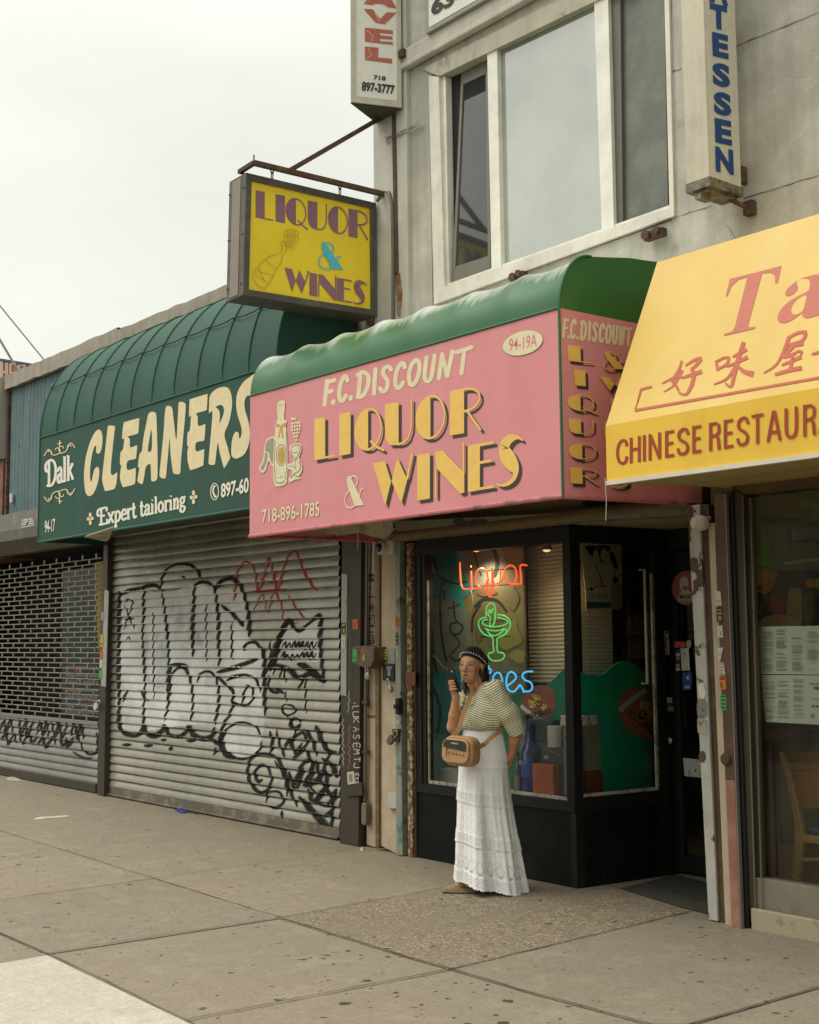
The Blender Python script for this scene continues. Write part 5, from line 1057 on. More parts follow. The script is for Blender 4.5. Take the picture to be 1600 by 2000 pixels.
rj = post('shop_jamb', 'rusty jamb with flaking yellow paint at the left of the liquor shop window', 'post', [('flaking_face', [(797, 1672), (806, 1674), (803, 1060), (793, 1062)], 6.0, .12, M_peelrust), ('brown_return', [(805, 1674), (813, 1676), (810, 1060), (802, 1060)], 6.02, .1, M_dbrown), ('repair_plate', [(792, 1338), (811, 1340), (811, 1312), (791, 1312)], 5.992, .01, flat('rust plate', (.13, .05, .02), .7))], None)
# header over the liquor shopfront
hd = thing('shutter_box', 'grey-green steel shutter box with rusty lower tube above the liquor window', 'shutter housing', (-6.2, 6.0, 2.35))
mb = MB(); pslab(mb, [(774, 1018), (1352, 988), (1352, 1004), (774, 1038)], 5.93, .2); mb.build('box', mk('olive steel', (.19, .18, .125), (.11, .095, .06), scale=5, streak=.3, rough=.55), hd, bevel=.004)
mb = MB(); a, b = PY(5.97).at(774, 1047), PY(5.97).at(1352, 1011); b.z = a.z; mb.tube([a, a.lerp(b, .5), b], .048, 14); mb.build('roller_tube', mk('rusty tube', (.14, .085, .03), (.07, .045, .022), scale=6, lo=.45, hi=.65, rough=.6, streak=.2), hd, smooth=True)
ar = Art(PY(5.93), T(.4, 780, 980), .003); ar.poly(smooth([(270, 85), (300, 80), (330, 95), (370, 88), (420, 85), (420, 108), (270, 112)], 2, True), 0); ar.build('paint_patch', flat('dark blue paint', (.02, .035, .05)), hd)

# right-hand columns
rc = post('peeling_column', 'white column with large flakes of missing paint right of the liquor door', 'post', [('face', [(1384, 1796), (1402, 1800), (1366, 985), (1343, 988)], 5.88, .02, M_white_peel), ('flank', [(1401, 1801), (1418, 1802), (1384, 985), (1364, 985)], 5.90, .3, M_dbrown)], None)
ar = Art(PY(5.88), T(.3, 1300, 900), .003)
for pts in ([(160, 640), (185, 628), (212, 645), (210, 690), (214, 705), (200, 726), (172, 722), (163, 690)], [(178, 790), (192, 772), (205, 785), (216, 800), (212, 840), (186, 872), (170, 868), (182, 830)], [(152, 300), (180, 310), (176, 400), (160, 470), (168, 515), (152, 520)]): ar.poly(smooth(pts, 2, True), 0)
ar.poly(smooth([(215, 1460), (240, 1446), (262, 1500), (250, 1548), (222, 1540)], 2, True), 1); ar.poly(smooth([(207, 1560), (262, 1560), (268, 1660), (212, 1670)], 2, True), 2); ar.poly(smooth([(205, 1680), (268, 1690), (270, 1800), (210, 1770)], 1, True), 3)
ar.poly(smooth([(220, 1900), (250, 1890), (262, 1935), (240, 1965), (218, 1950)], 2, True), 0); ar.build('flake_mark', [flat('bare brown metal', (.075, .045, .022)), flat('torn paper', (.6, .58, .52)), mk('worn grey patch', (.2, .2, .17), (.08, .06, .04), scale=30), mk('tape remnant', (.34, .32, .26), (.14, .1, .06), scale=20)], rc)
cs = post('cream_strip', 'narrow cream upright strip between the brown flank and the red-brown strip', 'post', [('face', [(1417, 1812), (1430, 1814), (1396, 1030), (1383, 1020)], 5.89, .16, M_creamp)], None)
rs = post('red_strip', 'red-brown upright strip covered in torn stickers beside the restaurant window', 'post', [('face', [(1429, 1815), (1446, 1817), (1435, 1525), (1417, 1522)], 5.86, .03, M_redstrip), ('upper_face', [(1417, 1521.5), (1435, 1524.5), (1414, 965), (1394, 965)], 5.86, .03, mk('brown strip paint', (.085, .045, .024), (.14, .07, .04), scale=6, rough=.7, streak=.3)), ('edge', [(1446, 1814), (1449, 1816), (1417, 965), (1414, 965)], 5.862, .028, flat('grey edge', (.17, .155, .14), .5)), ('dark_channel', [(1448, 1812), (1462, 1812), (1430, 960), (1416, 960)], 5.90, .05, flat('black channel', (.012, .01, .008), .6))], None)
mb = MB(); c = PY(5.86).at(1417, 1483, .012); mb.lathe([(.03, 0), (.034, .012), (.026, .02)], c + Vector((0, .012, 0)), 16, axis=Matrix.Rotation(math.radians(90), 3, 'X')); mb.build('lock_boss', M_rust, rs, smooth=True)
cl = thing('floodlight', 'round white flood lamp at the top of the peeling white column', 'lamp', (-4.6, 5.85, 2.2))
c = PY(5.84).at(1369, 1022); R_ = Vector((0, 0, 1)).rotation_difference(Vector((-.42, -.90, .06))).to_matrix()
mb = MB(); mb.lathe([(.012, .045), (.038, .040), (.046, .02), (.046, .0), (.038, -.03), (.02, -.045)], c, 24, axis=R_); mb.build('lamp_head', flat('cream plastic', (.58, .54, .44), .35), cl, smooth=True)
mb = MB(); mb.lathe([(.034, .043), (.03, .051), (.01, .055)], c, 24, axis=R_); mb.build('lens', flat('frosted lens', (.66, .63, .54), .2), cl, smooth=True)
mb = MB(); mb.tube([c, c + Vector((.0, .05, .03)), c + Vector((.01, .07, .03))], .014, 8); mb.build('mount', flat('mount', (.3, .28, .22)), cl)
cm = thing('security_camera', 'white dome security camera under the left end of the pink awning', 'camera', (-7.6, 5.9, 2.2))
c = PY(5.97).at(748, 1070, .02); Rx = Matrix.Rotation(math.radians(90), 3, 'X')
mb = MB(); mb.lathe([(.055, -.03), (.056, .01), (.05, .03), (.036, .036)], c, 24, axis=Rx); mb.slab([c + Vector((.0, .0, .055)), c + Vector((.12, 0, .05)), c + Vector((.12, 0, -.055)), c + Vector((0, 0, -.05))], (0, .05, 0)); mb.build('housing', flat('white camera housing', (.50, .47, .39), .4), cm, smooth=True, bevel=.004)
mb = MB(); mb.lathe([(.038, .032), (.03, .05), (.012, .058)], c, 20, axis=Rx); m_ = MT('camera dome'); m_.set((.012, .016, .03), .08); mb.build('dome', m_.m, cm, smooth=True)
M_steel = mk('padlock steel', (.42, .40, .34), rough=.32, metal=.8, var=.2); M_brass = mk('old brass padlock', (.20, .18, .12), rough=.4, metal=.7)
def padlock(label, px, py, Y, ang, body, m, size=1.0, shack=.05):
    c = PY(Y).at(px, py); th = thing('padlock', label, 'padlock', c, 'padlocks on the shop uprights')
    a = math.radians(ang); d = Vector((math.sin(a), 0, -math.cos(a))); n = Vector((math.cos(a), 0, math.sin(a)))
    mb = MB(); w = .014 * size
    mb.tube([c + n * w, c + n * w - d * 0 + d * shack] [::-1] + [c + n * w * math.cos(t_) - d * .016 * size * math.sin(t_) for t_ in [math.pi * k / 8 for k in range(9)]] + [c - n * w + d * shack], .0045 * size, 8); mb.build('shackle', M_steel, th, smooth=True)
    mb = MB(); b = c + d * (shack + .018 * size)
    if body == 'round':
        mb.lathe([(.008, -.014), (.027 * size, -.012), (.029 * size, 0), (.027 * size, .012), (.008, .014)], b, 22, axis=Rx); mb.box(b.x - .005, b.x + .005, b.y - .018, b.y - .013, b.z - .008, b.z + .008)
    else: mb.slab([b + n * (sx_ * .022 * size) + d * (sz * .028 * size) + Vector((0, -.012, 0)) for sx_, sz in ((-1, -1), (1, -1), (1, .6), (.5, 1), (-.5, 1), (-1, .6))], (0, .024, 0))
    mb.build('lock_body', m, th, smooth=True, bevel=.002)
padlock('round steel padlock hanging from the rusty lock housing on the shutter post', 716, 1303, 5.91, 12, 'round', M_steel, .95, .05)
padlock('round steel padlock with long shackle below the black lock plate on the cream pier', 757, 1330, 5.97, 25, 'round', M_steel, 1.0, .05)
padlock('brassy padlock dangling aslant from the rusty hasp on the grey-green upright', 773, 1432, 5.95, -48, 'block', M_brass, 1.25, .06)
padlock('small white padlock on the left post at the grille edge', 193, 1372, 5.98, -55, 'block', flat('white vinyl padlock', (.5, .5, .47), .4), 1.5, .05)
mb = MB(); pslab(mb, [(747, 1329), (770, 1330), (770, 1298), (747, 1298)], 5.99, .03); o = mb.build('lock_plate', flat('black plate', (.014, .016, .016), .45), None, bevel=.004); tag(o, 'black key lock plate with a steel cylinder on the cream pier', 'lock')
mb = MB(); pslab(mb, [(755, 1308), (765, 1308), (765, 1301), (755, 1301)], 5.985, .006); pslab(mb, [(757, 1320), (763, 1320), (763, 1309), (757, 1309)], 5.984, .007); mb.build('cylinder', M_steel, o)
mb = MB(); pslab(mb, [(765, 1434), (777, 1436), (778, 1424), (766, 1424)], 5.955, .04); pslab(mb, [(772, 1450), (777, 1450), (778, 1432), (768, 1432)], 5.96, .03); tag(mb.build('hasp', M_rust, None, bevel=.003), 'rusty hasp on the grey-green upright holding the slanted padlock', 'hasp')
mb = MB(); pslab(mb, [(772, 1395), (779, 1396), (779, 1364), (772, 1364)], 5.95, .04); pslab(mb, [(768, 1384), (775, 1384), (775, 1376), (768, 1376)], 5.94, .03); tag(mb.build('latch', M_dark, None, bevel=.003), 'black latch on the grey-green upright', 'latch')
mb = MB(); pslab(mb, [(757, 1579), (774, 1580), (774, 1549), (757, 1549)], 5.99, .03); tag(mb.build('outlet_cover', flat('white cover plate', (.46, .45, .40), .45), None, bevel=.005), 'white outlet cover low on the cream pier', 'cover plate')
mb = MB(); pslab(mb, [(757, 1296), (771, 1297), (771, 1267), (757, 1267)], 6.0, .02); tag(mb.build('grey_plate', flat('grey-blue plate', (.27, .29, .28), .6), None), 'grey-blue plate above the black lock plate', 'plate')
mb = MB(); a = PY(5.4).at(699, 1040); mb.tube([a, a + Vector((.004, 0, -.06)), a + Vector((-.006, 0, -.12))], .0035, 5); tag(mb.build('dangling_cord', flat('pale cord', (.5, .46, .38))), 'short pale cord dangling from the lining of the pink awning', 'cord')

# stickers, each one its own thing
ST = [0]
def sticker(label, Y, tf, quad, c, marks=(), c2='111111'):
    ar = Art(PY(Y), tf, .0025); ar.poly(quad, 0)
    tl, tr, br, bl = quad
    for (u0, v0, u1, v1) in marks:
        f = lambda u, v: (tl[0] + (tr[0] - tl[0]) * u + (bl[0] - tl[0]) * v, tl[1] + (tr[1] - tl[1]) * u + (bl[1] - tl[1]) * v)
        ar.poly([f(u0, v0), f(u1, v0), f(u1, v1), f(u0, v1)], 1)
    return tag(ar.build('sticker', [flat('sticker ' + c, lin(c)), flat('sticker print ' + c2, lin(c2))]), label, 'sticker', 'stickers on the shopfront uprights')
ta = T(.175, 650, 1000); bars = lambda n: [(.15, (k + .25) / n, .85, (k + .7) / n) for k in range(n)]
sticker('orange sticker on the wide shutter post, above its lock housing', 6.0 - .001, ta, [(217, 1200), (278, 1195), (284, 1305), (224, 1312)], 'B85A1E', [(.3, .3, .6, .7)], '8A3C12')
sticker('black and yellow sticker on the grey strip beside the shutter slats', 5.989, ta, [(95, 1238), (142, 1238), (142, 1360), (98, 1360)], '1C1A14', [(.15, .08, .85, .3), (.3, .5, .8, .9)], '9C8C40')
sticker('white torn sticker on the grey strip beside the shutter slats', 5.989, ta, [(95, 1390), (140, 1388), (140, 1512), (96, 1518)], 'B9BAB0', [(.3, .3, .7, .4), (.5, .5, .7, .8)], '807E74')
sticker('bright green sticker on the rusty lock housing', 5.929, ta, [(222, 1532), (268, 1535), (266, 1665), (220, 1672)], '4C9C4C', [(.2, .6, .7, .75)], '1E5A2A')
sticker('small pale yellow sticker on the face of the rusty lock housing', 5.899, ta, [(332, 1592), (358, 1590), (360, 1660), (330, 1660)], '988A4A')
sticker('blank white sticker high on the inner cream strip', 6.059, ta, [(420, 455), (462, 455), (464, 572), (422, 572)], 'B5AD98')
sticker('black sticker with jagged white top high on the inner cream strip', 6.059, ta, [(402, 690), (460, 690), (460, 778), (402, 775)], '1B1A17', [(.2, .35, .45, .9), (.6, .3, .9, .6)], 'B5AD98')
sticker('white sticker with a grinning black doodle on the inner cream strip', 6.059, ta, [(405, 822), (462, 822), (464, 930), (405, 930)], 'B3A791', [(.25, .1, .5, .35), (.2, .5, .8, .56), (.2, .8, .8, .86)], '201E1A')
s_ = Art(PY(6.059), ta, .0025); s_.poly(ell(434, 1068, 36, 60), 0); s_.rib(ell(434, 1068, 30, 52), 10, 1, closed=True); s_.poly(ell(434, 1068, 20, 34), 2); s_.rib([(415, 1100), (455, 1040)], 10, 1); tag(s_.build('sticker', [flat('sticker base', lin('B5A890')), flat('prohibition red', lin('8A3A22')), flat('sticker dark', lin('4A3A2A'))]), 'round sticker with a red prohibition ring on the inner cream strip', 'sticker', 'stickers on the shopfront uprights')
s_ = Art(PY(6.059), ta, .0025); s_.poly([(410, 1145), (465, 1145), (465, 1285), (410, 1285)], 0); s_.rib(smooth([(415, 1180), (440, 1160), (458, 1200), (440, 1240), (420, 1220), (440, 1200)], 4), 9, 1); s_.rib([(420, 1150), (460, 1275)], 7, 1); s_.rib([(415, 1260), (450, 1245)], 8, 1); tag(s_.build('sticker', [flat('black sticker', lin('171613')), flat('white swirl', lin('C0B7A4'))]), 'black sticker with a white swirling drawing on the inner cream strip', 'sticker', 'stickers on the shopfront uprights')
sticker('grey-blue rectangle sticker on the inner cream strip', 6.059, ta, [(398, 1330), (460, 1325), (462, 1352), (400, 1356)], '70706A')
sticker('tilted black sticker with three white lines on the inner cream strip', 6.059, ta, [(400, 1390), (455, 1368), (466, 1460), (416, 1480)], '15140F', [(.15, .15, .85, .27), (.15, .42, .85, .54), (.15, .7, .7, .82)], 'B8B4A4')
sticker('orange sticker on the grey-green upright', 5.979, ta, [(695, 1172), (738, 1172), (738, 1285), (698, 1285)], 'B2561C', [(.3, .2, .6, .6)], '7A3510')
sticker('black and olive sticker on the grey-green upright', 5.979, ta, [(698, 1345), (728, 1345), (732, 1480), (702, 1480)], '1E1C15', bars(3), '8C8246')
sticker('peeling white sticker scrap below the olive sticker on the grey-green upright', 5.979, ta, [(705, 1500), (720, 1495), (730, 1600), (722, 1680), (708, 1640)][:4], 'ACA99C')
sticker('yellow sticker with black letters above the black lock plate', 5.998, ta, [(558, 1535), (608, 1540), (600, 1650), (548, 1668)], 'C0A238', bars(4), '3A3414')
sticker('white sticker near the foot of the wide shutter post', 5.984, T(.175, 650, 1350), [(158, 905), (235, 893), (250, 1030), (168, 1045)], 'B9B4A2', [(.25, .2, .75, .8)], '7E7A6C')
tb = T(.3, 0, 1000)
sticker('yellow sticker on the left post beside the grille', 6.011, tb, [(654, 800), (672, 796), (670, 880), (650, 880)], 'A99A3C', [(.2, .7, .8, .85)], '3A3618')
sticker('orange sticker on the left post beside the grille', 6.011, tb, [(650, 902), (668, 900), (668, 955), (650, 958)], 'BE5A1C')
sticker('white sticker on the left post beside the grille', 6.011, tb, [(648, 962), (667, 960), (667, 1015), (648, 1016)], 'B5B5AC')
sticker('green sticker on the left post beside the grille', 6.011, tb, [(645, 1030), (665, 1032), (664, 1085), (643, 1085)], '3E9A50')
sticker('lilac sticker on the left post beside the grille', 6.011, tb, [(658, 652), (676, 652), (674, 706), (657, 706)], '8A8C9C')
tc_ = T(.3, 1300, 900)
sticker('torn white sticker highest on the red-brown strip', 5.859, tc_, [(322, 845), (358, 850), (366, 942), (325, 942)], 'B7B0A0', [(.2, .6, .45, .8), (.6, .6, .9, .8)], '8A857A')
sticker('black and gold sticker on the red-brown strip', 5.859, tc_, [(330, 952), (370, 952), (372, 1048), (334, 1050)], '241E12', [(.1, .15, .9, .25), (.1, .35, .9, .5), (.25, .6, .8, .9)], '8A7A40')
sticker('white scalloped sticker in the middle of the red-brown strip', 5.859, tc_, [(338, 1075), (370, 1072), (376, 1152), (336, 1148)], 'B9B3A4', [(.6, .5, .9, .9)], '7C8C98')
sticker('torn white and blue sticker on the red-brown strip', 5.859, tc_, [(338, 1218), (376, 1216), (358, 1300), (342, 1290)], 'B4BABA', [(.2, .4, .6, .7)], '7CA0B8')
sticker('ragged white sticker above the orange one on the red-brown strip', 5.859, tc_, [(350, 1310), (380, 1315), (390, 1394), (350, 1394)], 'B6B0A2', bars(4), '8A857A')
sticker('orange and yellow label on the red-brown strip', 5.859, tc_, [(350, 1400), (392, 1400), (394, 1490), (354, 1490)], 'C07A1C', [(.05, .05, .9, .3), (.1, .5, .5, .85)], '8A3A1C')
sticker('green sticker with dark print lowest on the red-brown strip', 5.859, tc_, [(355, 1522), (396, 1525), (398, 1625), (358, 1618)], '4A9A50', bars(4), '1C4C28')

# ------------------------------------------------------------------ liquor shopfront
sf = thing('liquor_shopfront', 'black framed liquor shopfront with corner display window, recessed door and neon behind the glass', 'shopfront', (-6.2, 6.05, 0))
M_glass = glass('shop glass', (.97, .985, .975), 1.35, .01, .02); M_kick = mk('black fluted panel', (.007, .008, .007), (.012, .013, .011), scale=5, spec=.15, rough=.6, c3=(.12, .12, .1), s3=22, lo3=.735, hi3=.75)
fY = 6.03; xL, xC = -7.345, -5.775; CB = Vector((-5.764, 6.03, 0)); RB = Vector((-5.68, 6.85, 0)); zs_, zh = .555, 2.19
mb = MB(); mb.box(xL, xC + .0, fY + .005, fY + .06, 0, .47); mb.build('bulkhead', M_kick, sf)
mb = MB(); mb.box(xL, xC + .012, fY - .01, fY + .07, .47, .535); mb.box(xL, xC + .012, fY - .006, fY + .07, zh, 2.30); mb.box(xL, xL + .115, fY - .003, fY + .07, .535, zh); mb.box(xL + .06, xL + .075, fY - .012, fY - .003, .535, zh)
sd = (RB - CB).normalized(); sn = Vector((sd.y, -sd.x, 0))
mb.box(xC - .055, xC + .014, fY - .004, fY + .07, .535, zh)
def sbox(mb, s0, s1, z0, z1, o0=0, o1=-.06, mi=0):
    a = CB + sd * s0 + sn * o0; b = CB + sd * s1 + sn * o0
    mb.slab([(a.x, a.y, z0), (b.x, b.y, z0), (b.x, b.y, z1), (a.x, a.y, z1)], sn * (o1 - o0), mi)
LEN = (RB - CB).length
sbox(mb, .0, .065, .0, 2.30, .004); sbox(mb, .065, LEN, .47, .56, .006); sbox(mb, .065, LEN, 2.19, 2.30, .005); sbox(mb, LEN - .09, LEN, 0, 2.30, .008)
mb.build('frame', M_blackfr, sf)
mb = MB(); n = 26
for k in range(n):
    s0 = .065 + (LEN - .155) * k / n; s1 = .065 + (LEN - .155) * (k + .62) / n; sbox(mb, s0, s1, 0.0, .47, .006, -.02)
sbox(mb, .065, LEN - .09, 0, .47, 0, -.02); mb.build('fluted_bulkhead', M_kick, sf)
mb = MB(); mb.poly([(xL + .11, fY + .03, .53), (xC - .05, fY + .03, .53), (xC - .05, fY + .03, zh + .01), (xL + .11, fY + .03, zh + .01)]); mb.build('front_pane', M_glass, sf)
mb = MB(); a = CB + sd * .06 - sn * .03; b = CB + sd * (LEN - .085) - sn * .03; mb.poly([(a.x, a.y, .55), (b.x, b.y, .55), (b.x, b.y, 2.2), (a.x, a.y, 2.2)]); mb.build('side_pane', M_glass, sf)
M_alu = mk('dull aluminium bead', (.42, .39, .30), (.2, .18, .13), scale=14, rough=.45)
mb = MB(); mb.box(xL + .115, xC - .055, fY + .012, fY + .026, .537, .56); mb.box(xL + .116, xL + .13, fY + .012, fY + .026, .56, 2.0); sbox(mb, .066, LEN - .095, .56, .58, -.005, -.02); sbox(mb, LEN - .11, LEN - .09, .58, 2.0, -.005, -.02); sbox(mb, .066, .072, .58, 2.18, -.005, -.02); mb.build('glazing_bead', M_alu, sf)
mb = MB(); mb.poly([(-5.78, 6.0, 2.305), (-4.7, 6.0, 2.305), (-4.7, 6.95, 2.305), (-5.78, 6.95, 2.305)]); mb.box(-7.4, -5.7, 6.09, 6.15, 2.3, 2.6); mb.build('soffit', flat('tan soffit', (.34, .26, .15), .8), sf)
# recessed door
DY = 6.89
mb = MB(); mb.box(-5.73, -5.67, DY, DY + .06, 0, 2.3); mb.box(-5.67, -4.8, DY, DY + .06, 2.16, 2.3); mb.box(-4.80, -4.75, 6.2, DY + .06, 0, 2.3); mb.build('door_frame', M_blackfr, sf)
dy = DY + .015
mb = MB(); mb.box(-5.668, -5.62, dy, dy + .045, .02, 2.15); mb.box(-4.88, -4.81, dy, dy + .045, .02, 2.15); mb.box(-5.62, -4.88, dy, dy + .045, 2.02, 2.15); mb.box(-5.62, -4.88, dy, dy + .045, .02, .13); door = mb.build('door', M_blackfr, sf, bevel=.003)
mb = MB(); mb.poly([(-5.62, dy + .02, .13), (-4.88, dy + .02, .13), (-4.88, dy + .02, 2.02), (-5.62, dy + .02, 2.02)]); mb.build('door_pane', M_glass, door)
FD = PY(dy)
mb = MB(); FSD = PL(CB + sn * .012, sn); c = FSD.at(1309, 1447, .0); mb.lathe([(.022, 0), (.022, .01), (.01, .014)], c, 16, axis=Rx); mb.build('key_cylinder', M_steel, door, smooth=True)
mb = MB(); ph = [CB + sd * s + sn * .045 for s in (.62, .62)]
a = CB + sd * (LEN - .13) + sn * .03
qa, qb = [PL(CB + sn * .05, sn).at(*p) for p in ((1259, 1112), (1278, 1335))]
mb.tube([qa - sn * .05, qa, Vector((qa.x, qa.y, qb.z)), Vector((qa.x, qa.y, qb.z)) - sn * .05], .010, 8); 
ar = Art(FSD, T(.1875, 1100, 1030), .002); ar.poly([(1056, 1078), (1098, 1078), (1112, 1332), (1068, 1332)], 0)
for ch, y in (('P', 1082), ('U', 1135), ('L', 1182), ('L', 1225)): ar.text(ch, ((1064, y), (1096, y + 2), (1098, y + 40), (1068, y + 38)), 1, .06)
ar.poly([(1066, 1275), (1110, 1275), (1112, 1332), (1068, 1332)], 2); ar.build('pull_sign', [flat('white plate', (.5, .49, .43)), M_dark, flat('tan foot', (.3, .25, .17))], door)
def dart(name, mats, fn, label=None):
    ar = Art(FD, T(.1875, 1100, 1030), .003); fn(ar); o = ar.build(name, mats, door)
    if label: o['label'] = label
def f_mask(ar):
    ar.poly(ell(1285, 630, 152, 180), 0); ar.poly(smooth([(1222, 640), (1216, 560), (1240, 520), (1275, 515), (1302, 545), (1305, 620), (1295, 650), (1262, 662)], 3, True), 1); ar.poly(smooth([(1196, 770), (1205, 700), (1250, 655), (1300, 650), (1345, 690), (1440, 700), (1440, 765)], 1, True), 1); ar.poly(smooth([(1240, 625), (1262, 612), (1300, 622), (1290, 655), (1258, 652)], 2, True), 0)
    ar.text('MASK', ((1212, 700), (1345, 690), (1350, 745), (1214, 752)), 2, .03); ar.poly([(1205, 758), (1440, 752), (1440, 775), (1208, 782)], 3)
dart('mask_notice', [flat('faded pink disc', (.36, .10, .10)), flat('pale figure', (.52, .46, .36)), M_dark, flat('pink print', (.42, .2, .18))], f_mask, 'round pink mask notice')
def f_l(ar):
    ar.poly([(1162, 1190), (1272, 1190), (1276, 1248), (1160, 1256)], 0); ar.poly([(1222, 1262), (1308, 1256), (1322, 1490), (1235, 1495)], 1); ar.poly([(1240, 1510), (1335, 1505), (1342, 1600), (1336, 1690), (1250, 1700), (1242, 1600)], 2)
    for i in range(3): ar.poly([(1252, 1302 + i * 12), (1278, 1300 + i * 12), (1278, 1306 + i * 12), (1252, 1308 + i * 12)], 3)
    for i, m in enumerate((3, 1, 4, 2, 5, 1)): ar.poly([(1176, 1272 + i * 38), (1215, 1272 + i * 38), (1217, 1304 + i * 38), (1177, 1304 + i * 38)], m)
    ar.poly(smooth([(1285, 1560), (1308, 1545), (1308, 1590), (1290, 1580)], 2, True), 1); ar.text('VISA', ((1262, 1650), (1318, 1648), (1320, 1676), (1264, 1678)), 1, .04); ar.poly(ell(1310, 1215, 26, 44, n=12), 5)
    ar.poly([(1055, 1740 + 0), (1100, 1740), (1100, 1700), (1058, 1690)], 2)
dart('payment_labels', [flat('red label', (.42, .08, .06)), flat('pale label', (.46, .50, .46)), flat('blue label', (.012, .06, .22)), flat('dark print', (.05, .05, .05)), flat('orange label', (.45, .2, .05)), flat('tan label', (.4, .28, .2))], f_l)
def f_b(ar):
    ar.poly([(1256 - 6, 888 + 1513), (1492, 916 + 1513), (1500, 1104 + 1513), (1264, 1076 + 1513)], 0)
    for i in range(46):
        x = random.uniform(1310, 1480); y = random.uniform(900, 1085) + 1513 + (x - 1256) * .1; a = random.uniform(0, 3.1); L_ = random.uniform(6, 20); ar.rib([(x, y), (x + L_ * math.cos(a), y + L_ * math.sin(a))], random.uniform(4, 9), 1)
dart('scratched_sticker', [flat('pale green paper', (.42, .47, .42)), M_dark], f_b)
ar = Art(FSD, T(.2125, 980, 1280), .002); ar.poly([(1518, 385), (1565, 388), (1572, 440), (1520, 432)], 0); ar.poly([(1520, 436), (1572, 440), (1574, 470), (1522, 466)], 1); ar.poly([(1524, 472), (1578, 470), (1580, 515), (1526, 512)], 2); ar.build('card_labels', [flat('white card', (.4, .4, .36)), flat('blue card', (.02, .06, .2)), flat('gold card', (.4, .26, .05))], door)
mb = MB(); mb.tube([qa - sn * .05, qa, Vector((qa.x, qa.y, qb.z)), Vector((qa.x, qa.y, qb.z)) - sn * .05], .010, 8); mb.build('pull_bar', mk('steel bar', (.36, .33, .25), rough=.4), sf, smooth=True)
mb = MB(); mb.slab([PZ(0).at(x, y) for x, y in ((1255, 1728), (1320, 1712), (1400, 1732), (1400, 1765), (1350, 1762))], (0, 0, .014)); tag(mb.build('doormat', mk('dark mat', (.03, .03, .024), rough=.95, bump=.6, bs=200), bevel=.004), 'dark worn doormat in front of the recessed liquor door', 'mat')
mb = MB(); mb.poly(gp((1210, 1735), (1304, 1713), (1420, 1735), (1460, 1786), (1395, 1788), (1330, 1772), z=.009)); mb.build('mat_edge', concrete('dark wet grit', (.07, .065, .05), (.04, .038, .03), spots=False), None); tag(bpy.data.objects['mat_edge'], 'dark gritty rubber strip in front of the doormat', 'mat')
# shop interior
it = thing('shop_interior', 'dim liquor shop room seen through the display window and door', 'room', (-6, 8, 0))
mb = MB(); mb.poly([(-7.7, 6.1, .0), (-5.78, 6.1, 0.0), (-5.70, 6.95, .0), (-7.7, 6.95, .0)]); mb.poly([(-7.7, 6.95, 0), (-4.8, 6.95, 0), (-4.8, 9.6, 0), (-7.7, 9.6, 0)]); mb.poly([(-7.7, 6.1, 2.62), (-4.8, 6.1, 2.62), (-4.8, 9.6, 2.62), (-7.7, 9.6, 2.62)]); mb.poly([(-7.7, 6.1, 0), (-7.7, 9.6, 0), (-7.7, 9.6, 2.62), (-7.7, 6.1, 2.62)]); mb.poly([(-4.8, 6.95, 0), (-4.8, 9.6, 0), (-4.8, 9.6, 2.62), (-4.8, 6.95, 2.62)]); mb.poly([(-7.7, 9.6, 0), (-4.8, 9.6, 0), (-4.8, 9.6, 2.62), (-7.7, 9.6, 2.62)])
for v in range(len(mb.v)): 
    if mb.v[v][2] == 0: mb.v[v] = (mb.v[v][0], mb.v[v][1], .012)
mb.build('wall', flat('shop wall', (.30, .26, .19), .9), it)
mb = MB(); mb.box(-7.3, -5.84, 6.1, 6.75, .48, .53); mb.build('display_shelf', flat('pale shelf', (.5, .47, .4), .6), it)
sh_ = thing('bottle_shelf', 'dark wooden shelving with small bottles deep inside the liquor shop', 'shelf', (-7.4, 8, 0))
mb = MB()
for z in (.3, .75, 1.2, 1.62, 2.02): mb.box(-7.66, -7.3, 7.0, 9.3, z, z + .03)
for y in (7.0, 7.75, 8.5, 9.27): mb.box(-7.66, -7.3, y, y + .03, .0, 2.4)
mb.build('rack', flat('dark wood', (.07, .035, .02), .6), sh_)
bc = [(.30, .18, .05), (.26, .24, .08), (.06, .14, .06), (.35, .30, .2), (.25, .07, .04), (.08, .1, .2), (.4, .34, .14)]
bmats = [mk('bottle tone %d' % i, c, rough=.25) for i, c in enumerate(bc)]
mb = MB()
for z in (.33, .78, 1.23, 1.65):
    y = 7.08
    while y < 9.2:
        h = random.uniform(.2, .32); r = random.uniform(.028, .042); mi = random.randrange(7)
        if abs((y - 7.0) % .75) > .06: mb.lathe([(r, 0), (r, h * .6), (r * .4, h * .78), (r * .36, h)], (-7.38 + random.uniform(-.04, .04), y, z + .002), 10, mi)
        y += r * 2 + .012
o = mb.build('bottle_rows', bmats, sh_, smooth=True); o['kind'] = 'stuff'
cb = thing('counter_display', 'amber lit-looking display case of small bottles inside the shop', 'display case', (-6.9, 7.6, 0))
PXi = PX(-6.9); q = [PXi.at(x, y) for x, y in ((1224, 1192), (1282, 1196), (1284, 1292), (1226, 1296))]
mb = MB(); mb.slab(q, (-.05, 0, 0)); mb.build('back_board', flat('amber board', (.20, .10, .025), .5), cb)
mb = MB()
for rr in range(2):
    for k in range(7):
        b0 = PXi.at(1230 + k * 7.6, 1240 + rr * 46, .05); mb.lathe([(.022, 0), (.022, .1), (.009, .14), (.009, .17)], b0, 8, random.choice((0, 1, 3, 6)))
mb.build('bottle_rows', bmats, cb, smooth=True)['kind'] = 'stuff'
